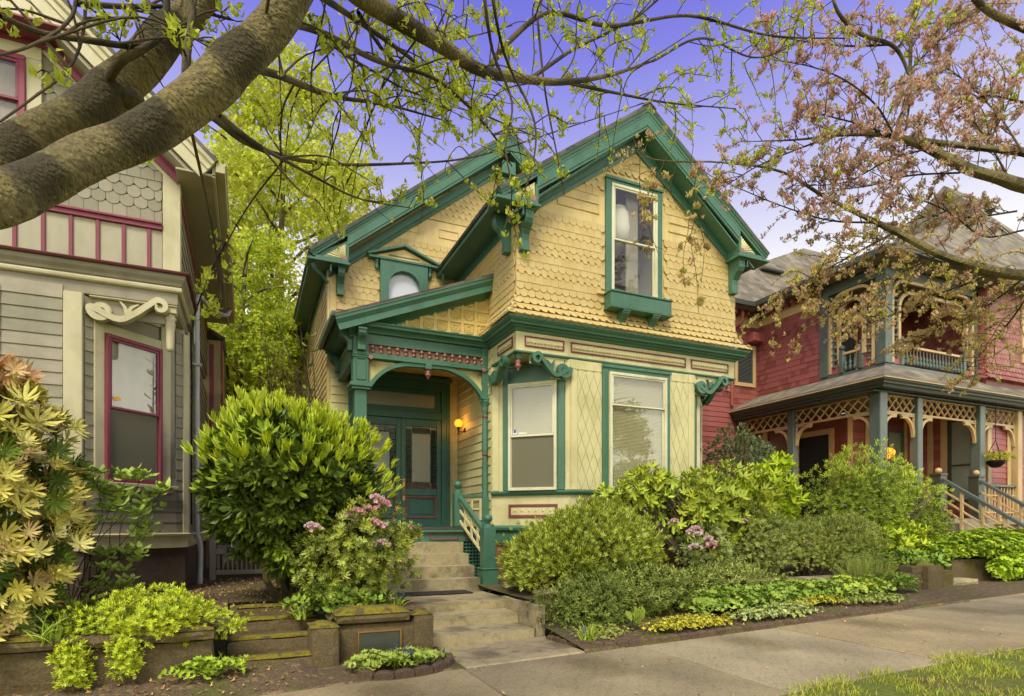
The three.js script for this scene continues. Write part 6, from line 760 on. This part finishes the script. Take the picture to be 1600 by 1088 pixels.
// arum with one broad leaf
{ const b = at(990, 990, 6.4), r = rng(68), t = thing('arum', 'pale green arum with broad upright leaves in the bed', 'plant', [b.x, b.y, b.z]); const lf = leaf(.26, .11, .15, .2, true), am = leafMat(.5, .3); am.color.set('#a8bc48'); for (let i = 0; i < 8; i++) { const m = part(t, 'leaf', lf, am, b.clone().add(V((r() - .5) * .22, .06 + r() * .12, (r() - .5) * .12)), [(r() - .5) * 1.4, r() * 6, (r() - .5) * 1.6]); m.scale.setScalar(.55 + r() * .5); } part(t, 'stalks', keepUV([0, 1, 2, 3].map(i => limb([b.clone().add(V(0, -.03, 0)), b.clone().add(V(i * .03 - .04, .1, 0)), b.clone().add(V(i * .07 - .1, .18, .02))], [.008, .006], 5))), M.twigMoss); }
// hanging basket on the red porch
{ const b = at(1556, 722, 9.0), r = rng(70), t = thing('hanging_basket', 'hanging basket of yellow flowers on the red porch', 'basket', [b.x, b.y, b.z]); part(t, 'bowl', lathe([[.001, -.16], [.1, -.14], [.19, -.05], [.22, .03], [.19, .03]], 14, b.x, b.y, b.z), M.iron); part(t, 'chain', [limb([b.clone().add(V(0, 1.5, 0)), b.clone().add(V(0, .9, 0)), b.clone().add(V(0, .55, 0))], [.01, .01], 5), ...[0, 1, 2].map(i => limb([b.clone().add(V(0, .56, 0)), b.clone().add(V(Math.cos(i * 2.1) * .12, .3, Math.sin(i * 2.1) * .12)), b.clone().add(V(Math.cos(i * 2.1) * .2, .02, Math.sin(i * 2.1) * .2))], [.008, .008], 4))], M.iron); const l = cloud(150, [b.x, b.y + .08, b.z], [.36, .16, .3], r, { minY: -.4 }); l.forEach((e, i) => { e.c = i % 3 ? shade(pick(r, md), 1) : shade('#d8c030', 1); e.s *= .8; }); foliage(t, 'foliage', G.mid, LM.soft, l); }
// ---------- trees ----------
// twigs with leaf tufts along a branch; keeps adding to lists
function twigs(out, pts, n, r, o) {
  const c = new THREE.CatmullRomCurve3(pts), { len = [.4, 1.0], t0 = .1, droop = .5, leafEvery = .09, size = 1, col, up = .2, out2 = .8, sub = .5, side } = o;
  for (let i = 0; i < n; i++) {
    const t = t0 + (1 - t0) * ((i + r()) / n), p = c.getPoint(t), tg = c.getTangent(t), L = lerp(len[0], len[1], r()) * (1.1 - t * .4);
    const d = tg.clone().multiplyScalar(.5 + r() * .4).add(V(r() - .5, r() - .5 + up, r() - .5).normalize().multiplyScalar(out2)).normalize();
    const e = p.clone().addScaledVector(d, L).add(V(0, -droop * L * r(), 0)), m = p.clone().addScaledVector(d, L * .35).add(V((r() - .5) * .3 * L, (r() - .2) * .3 * L, (r() - .5) * .3 * L)), m2 = m.clone().lerp(e, .55).add(V((r() - .5) * .22 * L, (r() - .3) * .2 * L, (r() - .5) * .22 * L)), P = [p, m, m2, e];
    out.g.push(limb(P, [.0045 + L * .0025, .002], 4)); const cc = new THREE.CatmullRomCurve3(P), k = Math.max(2, Math.round(L / leafEvery));
    const put = (q) => out.l.push({ p: q.clone().add(V((r() - .5) * .05, (r() - .5) * .05, (r() - .5) * .05)), d: V((r() - .5) * .9, 1, (r() - .5) * .9), a: r() * 6.28, s: size * (.55 + r() * .75), c: shade(pick(r, col), .8 + r() * .4), b: r() });
    for (let j = 1; j <= k; j++) if (r() < .8) put(cc.getPoint(.15 + .85 * j / k));
    if (r() < sub) for (let s = 0; s < 2; s++) { const q = cc.getPoint(.3 + r() * .5), e2 = q.clone().add(V((r() - .5) * .5, (r() - .6) * .4, (r() - .5) * .5).multiplyScalar(L * .8)); out.g.push(limb([q, q.clone().lerp(e2, .5).add(V(0, .03, 0)), e2], [.004, .002], 3)); for (let j = 1; j <= 4; j++) if (r() < .75) put(q.clone().lerp(e2, j / 4)); }
  }
}
const px = (a) => a.map(([u, v, D]) => at(u, v, D));
const LIME = ['#b8c038', '#aab434', '#c8ca48', '#9eaa30'], PEACH = ['#f4ccb6', '#f0c0aa', '#f6d6c4', '#ecb8a2', '#f4d0b8'], PEACHY = ['#f0d48c', '#f2d698', '#f4cca0', '#e4d878', '#f2c898'];
// street tree on the left: trunk outside the picture, two heavy limbs across it
{
  const r = rng(101), t = thing('street_tree', 'big mossy street tree whose two heavy limbs cross the upper left', 'tree', [-2.9, -.1, -1.5]);
  const fork = V(-2.75, 1.75, -1.6);
  part(t, 'trunk', limb([V(-2.9, -.25, -1.5), V(-2.88, .3, -1.5), V(-2.82, 1.1, -1.55), fork, V(-2.6, 2.3, -1.75)], [.46, .34, .29, .27, .16], 16, .08, 4), M.bark);
  const A = [fork.clone().add(V(.02, -.1, 0)), V(-2.15, 2.32, -1.95), at(-40, 315, 2.3), at(60, 282, 2.42), at(160, 238, 2.5), at(260, 188, 2.52), at(345, 118, 2.52), at(405, 62, 2.5), at(470, -30, 2.48), at(520, -160, 2.5), at(560, -330, 2.6)];
  part(t, 'limb', limb(A, [.18, .12, .078, .073, .073, .075, .077, .073, .069, .064, .055], 20, .1, 9), M.bark);
  const B = [fork.clone().add(V(0, .25, -.05)), V(-2.35, 2.7, -2.2), at(-60, 262, 2.9), at(30, 225, 3.0), at(110, 185, 3.05), at(190, 130, 3.1), at(250, 65, 3.1), at(300, 15, 3.1), at(345, -50, 3.1), at(400, -190, 3.2)];
  part(t, 'limb', limb(B, [.17, .11, .085, .084, .084, .084, .076, .066, .064, .06], 20, .1, 15), M.bark);
  const knots = [[350, 122, 2.5, .05], [170, 135, 3.08, .055], [205, 155, 3.08, .055]].map(([u, v, D, s]) => { const p = at(u, v, D), g = new THREE.SphereGeometry(s, 12, 10); const a = g.attributes.position; for (let i = 0; i < a.count; i++) { const k = 1 + .35 * (nB(a.getX(i) * 4 + u, a.getY(i) * 4 + a.getZ(i) * 3) - .5); a.setXYZ(i, a.getX(i) * k, a.getY(i) * k * .8, a.getZ(i) * k); } g.computeVertexNormals(); const q = g.toNonIndexed(); q.userData.uv = 1; return q.translate(p.x, p.y, p.z); }); for (const k of knots) part(t, 'knot', k, M.bark);
  // limb arching over the middle
  const C = [at(495, -110, 2.52), at(520, -60, 2.8), at(560, -10, 3.1), at(620, 30, 3.25), at(690, 70, 3.4), at(740, 105, 3.5), at(810, 122, 3.7), at(880, 128, 3.9), at(950, 118, 4.1), at(1020, 95, 4.3)];
  part(t, 'limb', limb(C, [.07, .062, .054, .047, .042, .038, .031, .022, .016, .009], 10, .1, 22), M.bark);
  const out = { g: [], l: [] }, R = (pts, rad) => { out.g.push(limb(pts, rad, 6, .08, out.g.length)); return pts; };
  const br = [
    [[[1020, 95, 4.3], [1100, 60, 4.5], [1180, 90, 4.6], [1270, 55, 4.7]], [.012, .006]], [[[880, 128, 3.9], [960, 145, 4.2], [1040, 160, 4.4], [1150, 170, 4.6]], [.014, .005]], [[[830, 122, 3.75], [900, 75, 4.1], [990, 30, 4.3], [1060, -30, 4.5]], [.016, .008]], [[[760, 112, 3.55], [800, 60, 3.8], [860, 20, 4.0], [950, 40, 4.2], [1080, 25, 4.4], [1200, 55, 4.5], [1320, 60, 4.7]], [.02, .016, .008]],
    [[[330, 180, 2.55], [400, 230, 3.2], [500, 255, 3.8], [620, 256, 4.4], [740, 245, 5], [900, 195, 5.6], [1010, 160, 6]], [.016, .012, .008, .005]], [[[340, 180, 2.6], [400, 225, 3.1], [480, 270, 3.6], [560, 310, 4.1], [640, 325, 4.6]], [.014, .008, .004]], [[[380, 100, 2.6], [440, 120, 3.0], [520, 150, 3.5], [610, 165, 4.0], [700, 190, 4.4]], [.02, .014, .005]], [[[430, 30, 2.6], [500, 50, 3.0], [590, 95, 3.4], [690, 130, 3.8], [770, 210, 4.2], [800, 260, 4.4]], [.02, .012, .005]], [[[480, -20, 2.6], [540, 20, 3.2], [640, 90, 3.9], [740, 170, 4.5], [840, 215, 5]], [.018, .012, .005]],
    [[[470, 10, 2.7], [520, 70, 3.2], [580, 110, 3.7], [660, 150, 4.2], [740, 160, 4.6]], [.012, .008, .004]], [[[560, 20, 3.2], [600, 80, 3.7], [650, 120, 4.2], [720, 140, 4.6], [780, 150, 5]], [.012, .008, .004]], [[[620, 35, 3.3], [660, 60, 3.9], [720, 60, 4.3], [800, 40, 4.7]], [.012, .008, .004]], [[[300, 210, 3.1], [320, 300, 3.3], [335, 380, 3.4], [345, 470, 3.5]], [.008, .004]], [[[752, -60, 3.2], [758, 5, 3.2], [770, 80, 3.3], [800, 160, 3.3], [790, 230, 3.3], [800, 300, 3.3], [790, 350, 3.3]], [.012, .007, .003]], [[[764, -60, 3.2], [772, 10, 3.2], [790, 90, 3.4], [835, 190, 3.4], [832, 260, 3.4], [810, 330, 3.45], [815, 370, 3.45]], [.012, .007, .003]], [[[840, 30, 4.0], [850, 130, 4.0], [858, 180, 4.0], [872, 250, 4.0], [882, 305, 4.0]], [.009, .004]],
    [[[0, 25, 2.6], [60, 50, 2.7], [130, 62, 2.8], [210, 72, 2.9], [250, 60, 3.0]], [.009, .012, .014]], [[[-20, 90, 2.5], [40, 75, 2.6], [100, 40, 2.7], [118, 0, 2.8], [110, -60, 2.8]], [.005, .006, .008]], [[[0, 190, 2.5], [55, 150, 2.6], [105, 110, 2.7], [128, 60, 2.8], [135, -30, 2.9]], [.004, .005, .007]], [[[120, 5, 2.9], [190, 10, 3.0], [280, 12, 3.1], [360, 30, 3.2]], [.012, .006]], [[[170, 120, 3.0], [190, 95, 2.9], [225, 75, 2.9], [255, 50, 2.95], [262, -20, 3]], [.022, .016, .013]], [[[290, 130, 2.6], [292, 80, 2.7], [300, 20, 2.75], [290, -60, 2.8]], [.016, .015, .014]], [[[300, 125, 3.1], [280, 70, 3.3], [240, 20, 3.5], [215, -30, 3.6]], [.016, .014]],
  ];
  br.forEach(([p, w], i) => { const P = R(px(p), w); const hang = i >= 12 && i <= 15, left = i > 15; twigs(out, P, left ? 4 : hang ? 4 : Math.round((6 + p.length * 3.2) * (i === 4 || i === 5 ? .45 : i === 7 || i === 8 ? .65 : .9)), r, { len: hang ? [.12, .35] : [.3, .85], col: LIME, size: .5, t0: hang ? .45 : .22, droop: .45, leafEvery: left ? .5 : .075, up: .05 }); });
  twigs(out, C, 26, r, { len: [.4, 1.1], col: LIME, size: .5, t0: .3, up: .25 }); twigs(out, A.slice(7), 13, r, { len: [.4, 1.0], col: LIME, size: .5, t0: 0, up: -.2, droop: .6 });
  part(t, 'branches', keepUV(out.g), M.twigMoss).userData.kind = 'stuff'; foliage(t, 'leaves', G.maple, LM.thin, out.l);
}
// street tree on the right, in pinkish flower
{
  const r = rng(131), t = thing('flowering_street_tree', 'street tree with peach coloured blossom reaching in from the right', 'tree', [9.6, gy(9.6), -2.6]);
  part(t, 'trunk', limb([V(9.6, -.1, -2.6), V(9.6, .5, -2.6), V(9.5, 1.6, -2.7), V(9.4, 2.6, -2.8), V(9.3, 4.2, -2.9), V(9.5, 6, -2.9)], [.42, .3, .25, .24, .16, .1], 14, .08, 3), M.bark);
  const s = V(9.35, 2.5, -2.85), L = (pts, rad, seg = 9) => { part(t, 'limb', limb(pts, rad, seg, .1, pts.length * 7 + 3), M.bark); return pts; };
  const A = L([V(9.3, 3.8, -2.9), at(1640, 305, 4.1), at(1580, 285, 4.3), at(1510, 262, 4.5), at(1450, 232, 4.7), at(1400, 214, 4.9), at(1330, 210, 5.1), at(1250, 218, 5.3), at(1150, 222, 5.5)], [.11, .082, .075, .066, .05, .036, .02, .012, .003]);
  const B = L([s, at(1660, 445, 4.0), at(1560, 425, 4.3), at(1470, 398, 4.6), at(1400, 362, 4.9), at(1370, 348, 5.0), at(1290, 308, 5.3), at(1220, 268, 5.6), at(1130, 254, 6.0), at(1010, 245, 6.4), at(988, 215, 6.4)], [.09, .07, .06, .05, .04, .034, .022, .016, .012, .008, .004]);
  const C = L([V(9.3, 4.1, -2.9), at(1620, 245, 4.2), at(1540, 232, 4.5), at(1440, 220, 4.8), at(1390, 212, 4.9)], [.07, .05, .04, .035, .03]);
  const D = L([at(1400, 214, 4.9), at(1415, 160, 4.9), at(1422, 110, 4.9), at(1425, 40, 5), at(1440, -60, 5)], [.03, .028, .022, .02, .016]);
  const E = L([at(1500, -40, 4.6), at(1530, 5, 4.6), at(1580, 35, 4.5), at(1650, 60, 4.4)], [.03, .04, .05, .06]);
  const F = L([at(1295, -30, 4.9), at(1310, 20, 4.9), at(1345, 52, 4.9), at(1402, 78, 4.9), at(1422, 130, 4.9), at(1415, 205, 4.9)], [.014, .02, .024, .024, .018, .012], 7);
  const out = { g: [], l: [] }, R = (p, w) => { const P = px(p); out.g.push(limb(P, w, 5, .1, out.g.length)); return P; };
  const fine = [
    [[1400, 78, 4.9], [1430, 45, 5], [1490, 30, 5.1], [1560, 5, 5.2]], [[1390, 70, 4.95], [1330, 72, 5], [1260, 65, 5], [1200, 55, 5]], [[1398, 213, 4.9], [1372, 168, 4.95], [1320, 125, 5], [1270, 105, 5.1], [1200, 92, 5.2]], [[1392, 212, 4.9], [1350, 196, 5], [1290, 180, 5.1], [1250, 165, 5.2]], [[1330, 205, 5.1], [1250, 232, 5.3], [1180, 262, 5.5], [1120, 300, 5.8]], [[1450, 232, 4.7], [1390, 250, 4.9], [1320, 285, 5.1], [1240, 290, 5.3]], [[1500, 270, 4.6], [1420, 275, 4.9], [1350, 292, 5.1], [1280, 296, 5.3]], [[1370, 348, 5], [1300, 345, 5.3], [1230, 325, 5.6], [1110, 275, 6]], [[1400, 362, 4.9], [1330, 400, 5.2], [1260, 440, 5.5], [1200, 490, 5.8]], [[1470, 398, 4.6], [1400, 430, 5], [1330, 470, 5.4], [1260, 510, 5.7]], [[1560, 425, 4.3], [1480, 455, 4.8], [1400, 490, 5.2], [1320, 520, 5.5]], [[1600, 435, 4.2], [1540, 480, 4.7], [1470, 520, 5.1], [1410, 555, 5.4]], [[1620, 440, 4.2], [1580, 500, 4.6], [1540, 545, 4.9], [1500, 590, 5.1]], [[1590, 330, 4.4], [1520, 340, 4.8], [1440, 340, 5.2], [1370, 380, 5.5]], [[1600, 240, 4.2], [1560, 180, 4.5], [1500, 120, 4.8], [1450, 90, 5]], [[1580, 285, 4.3], [1530, 200, 4.6], [1470, 140, 4.9]], [[1540, 232, 4.5], [1580, 150, 4.5], [1600, 80, 4.6]], [[1600, 160, 4.3], [1540, 150, 4.6], [1480, 180, 4.8], [1420, 200, 4.9]], [[1422, 110, 4.9], [1470, 60, 4.9], [1500, 20, 5]], [[1600, 360, 4.3], [1540, 370, 4.6], [1480, 330, 4.8], [1400, 300, 5]],
  ];
  fine.forEach((p, i) => { const P = R(p, [.014, .01, .004]); const low = i >= 8 && i <= 13; twigs(out, P, low ? 40 : 30, r, { len: [.2, .75], col: low ? PEACHY : i % 4 === 0 ? [...PEACH, ...LIME] : PEACH, size: low ? .66 : .68, t0: .05, leafEvery: .07, up: .1, droop: .3 }); });
  // hanging sprays over the gable
  [[[1040, 248, 6.3], [1020, 300, 6.35], [1012, 345, 6.35], [1030, 400, 6.35]], [[1060, 248, 6.3], [1048, 300, 6.35], [1075, 345, 6.3], [1068, 400, 6.3], [1070, 450, 6.3]], [[1090, 250, 6.2], [1085, 320, 6.2], [1100, 380, 6.2], [1095, 450, 6.2]], [[1130, 254, 6.0], [1105, 310, 6.1], [1080, 365, 6.15], [1088, 430, 6.15], [1092, 490, 6.15]], [[1000, 240, 6.4], [1000, 300, 6.4], [1005, 380, 6.4]]].forEach(p => { const P = R(p, [.006, .003]); twigs(out, P, 8, r, { len: [.08, .28], col: PEACHY, size: .72, t0: .1, leafEvery: .12, droop: .2 }); });
  twigs(out, A.slice(2), 30, r, { len: [.3, 1.0], col: PEACH, size: .62, up: .1 }); twigs(out, B.slice(1), 34, r, { len: [.3, .9], col: PEACHY, size: .62, up: .1, t0: 0 }); twigs(out, D, 16, r, { len: [.3, .8], col: PEACH, size: .8 }); twigs(out, F, 14, r, { len: [.3, .8], col: [...PEACH, ...LIME], size: .8 }); twigs(out, E, 12, r, { len: [.3, .9], col: PEACH, size: .8 }); twigs(out, C, 16, r, { len: [.3, .9], col: PEACH, size: .8 });
  part(t, 'branches', keepUV(out.g), M.twigMoss).userData.kind = 'stuff';
  foliage(t, 'blossom', G.blossom, LM.blossom, out.l.filter(e => e.b < .72)); foliage(t, 'leaves', G.maple, LM.thin, out.l.filter(e => e.b >= .72).map(e => ({ ...e, s: e.s * .8, c: e.b > .9 ? shade(pick(r, LIME), 1) : e.c })));
}
// background maples
function maple(name, label, base, h, crown, n, seed, col, big = 1) {
  const r = rng(seed), t = thing(name, label, 'tree', base), b = V(...base), g = [limb([b.clone().add(V(0, -.3, 0)), b.clone().add(V(.1, h * .25, 0)), b.clone().add(V(-.1, h * .5, .1)), b.clone().add(V(.1, h * .85, 0))], [.3 * big, .24 * big, .16 * big, .04], 10, .08, seed)], l = [];
  for (let i = 0; i < 26; i++) { const y = h * (.22 + .62 * i / 26), a = i * 2.4 + r(), R = crown[0] * (.55 + r() * .5) * Math.sin(Math.PI * clamp((y / h - .12) / .95)), p = b.clone().add(V(0, y, 0)), e = b.clone().add(V(Math.cos(a) * R, y + R * .45, Math.sin(a) * R * crown[2] / crown[0])); g.push(limb([p, p.clone().lerp(e, .5).add(V(0, R * .12, 0)), e], [.08 * big * (1.2 - i / 30), .045 * big, .012], 6, .1, i)); }
  part(t, 'trunk', keepUV(g), M.bark);
  const lob = []; for (let i = 0; i < 34; i++) { const a = r() * 6.28, y = r() * 1.7 - .85, q = Math.sqrt(1 - y * y * .9); lob.push([V(b.x + Math.cos(a) * q * crown[0] * .72, b.y + h * .58 + y * crown[1], b.z + Math.sin(a) * q * crown[2] * .72), .55 + r() * .6]); }
  for (const [c, s] of lob) { const cl = cloud(Math.round(n / 34), [c.x, c.y, c.z], [crown[0] * .42 * s, crown[1] * .2 * s, crown[2] * .42 * s], r, { lump: 1, shell: .5, jit: .9 }); for (const e of cl) { e.c = shade(pick(r, col), .78 + r() * .42); e.s *= 1.15 * big; l.push(e); } }
  foliage(t, 'crown', G.mapleD, LM.thin, l); return t;
}
const MP = ['#b4ba38', '#c0c444', '#a4ac34', '#cccc58', '#b0b644'];
{ const p = at(440, 790, 21); const b = maple('maple_tree', 'tall yellow green maple filling the gap between the two left houses', [p.x, .5, -21], 15.5, [3.3, 7.0, 3.0], 11500, 151, MP); const q = at(385, 790, 17); maple('young_maple', 'slender yellow green maple beside the grey house gutter', [q.x - .1, .5, -17.2], 9.5, [1.5, 4.2, 1.4], 3600, 153, ['#a8b426', '#b8be34', '#98a82a'], .7);
  const s2 = maple('distant_tree', 'dull green tree far behind the wooden gate', [1.5, .3, -34], 9, [5, 4, 3], 3200, 155, ['#7c8c34', '#8c983e', '#6c7c2e'], 1.6); const rr = maple('rear_garden_tree', 'green tree rising behind the red house roof gap', [13, .3, -32], 8.5, [4.5, 4, 3], 2600, 156, ['#8c983e', '#7c8c34'], 1.6);
  const oth = maple('opposite_maple', 'maple on the far side of the street mirrored in the windows', [2, .2, 19], 13, [5, 5, 4.5], 4200, 157, MP, 1.6); const labels = ['second maple across the street left of the first', 'third maple across the street towards the right', 'fourth maple across the street at far right']; [[-11, 21], [13, 20], [25, 22]].forEach(([x, z], i) => { const c = oth.clone(); c.name = numbered('opposite_maple'); c.position.set(x, .2, z); c.userData = { ...oth.userData, label: labels[i] }; scene.add(c); }); }
// bare climbing shrub by the flank of the yellow house
{ const r = rng(161), t = thing('bare_shrub', 'tangle of bare twigs behind the laurel by the yellow flank', 'shrub', [.9, .5, -12.6]), g = []; for (let i = 0; i < 46; i++) { const e = at(400 + r() * 90, 480 + r() * 140, 12.6 + r() * 1.2), b = V(.8 + r() * .5, .5, -12.8), m = b.clone().lerp(e, .6).add(V((r() - .5) * .8, .2, (r() - .5) * .4)); g.push(limb([b, m, e], [.018, .012, .004], 4)); for (let k = 0; k < 2; k++) { const q = m.clone().lerp(e, r()), f = q.clone().add(V((r() - .5) * .7, (r() - .3) * .5, (r() - .5) * .5)); g.push(limb([q, q.clone().lerp(f, .5).add(V(0, .04, 0)), f], [.006, .002], 3)); } } part(t, 'stems', keepUV(g), M.twigMoss); }
// tall shoot above the laurel
{ const r = rng(163), t = thing('laurel_sapling', 'single upright leafy shoot rising above the laurel bush', 'sapling', [1.3, .5, -9.2]), b = at(478, 640, 9.0), e = at(482, 525, 9.0), l = []; part(t, 'stem', limb([V(b.x, .5, b.z), b, b.clone().lerp(e, .5), e], [.016, .012, .01, .006], 5), M.twigMoss); const lf = leaf(.17, .06, .15, .2, true), gm = leafMat(.45, .25); gm.color.set('#8ca03a'); for (let i = 0; i < 15; i++) { const p = b.clone().lerp(e, i / 14), a = i * 2.4; part(t, 'leaf', lf, gm, p, [Math.PI / 2 - .5 - r() * .3, 0, 0]).rotation.set(0, a, 0, 'YXZ'); t.children[t.children.length - 1].rotateX(1.1 + r() * .4); } }
// grass of the planting strip, where the picture shows it
{ const r = rng(171), l = []; for (let i = 0; i < 15000; i++) { const x = 2.2 + r() * 7, d = 1.9 + Math.pow(r(), .7) * 1.95; if (nB(x * .5, d * .5) < .4 + r() * .16) continue; l.push({ p: V(x, gy(x) + .0 + bump2(x, d) * .35, -d), d: V((r() - .5) * .8, 1, (r() - .5) * .8), a: r() * 6.28, s: .16 + r() * .22, c: shade(pick(r, ['#8a9a34', '#7c8c2e', '#98a03c', '#a49c50']), .8 + r() * .4) }); } const t = foliage(scene, 'strip_grass', G.strap, LM.soft, l); tag(t, 'tufts of grass on the planting strip', null, null, 'stuff'); }
// fallen leaves and crumbs on the soil
{ const r = rng(173), l = []; const put = (x0, x1, d0, d1, n, fy) => { for (let i = 0; i < n; i++) { const x = lerp(x0, x1, r()), d = lerp(d0, d1, r()); l.push({ p: V(x, fy(x, d) + .012, -d), d: V((r() - .5) * .5, 1, (r() - .5) * .5), a: r() * 6.28, s: .35 + r() * .5, c: shade(pick(r, ['#8a6c44', '#9c7c50', '#6c5438', '#a88c5c', '#b48a60']), .8 + r() * .4) }); } }; put(-1, 1.0, 7.6, 11.6, 900, yardY); put(-3, .4, 6.02, 6.5, 240, (x, d) => gy(x) + lerp(.0, .12, clamp((d - 5.98) / .55)) + .03); put(3.7, 10, 6.05, 6.6, 160, bedY); put(-1, 9, 4, 5.9, 60, (x) => gy(x) + .004); const lf = leaf(.07, .04, .2, .3); lf.rotateX(Math.PI / 2 - .15); const t = foliage(scene, 'fallen_leaves', lf, LM.soft, l); tag(t, 'dry fallen leaves scattered on the soil and pavement', null, null, 'stuff'); }
renderer.render(scene, camera);
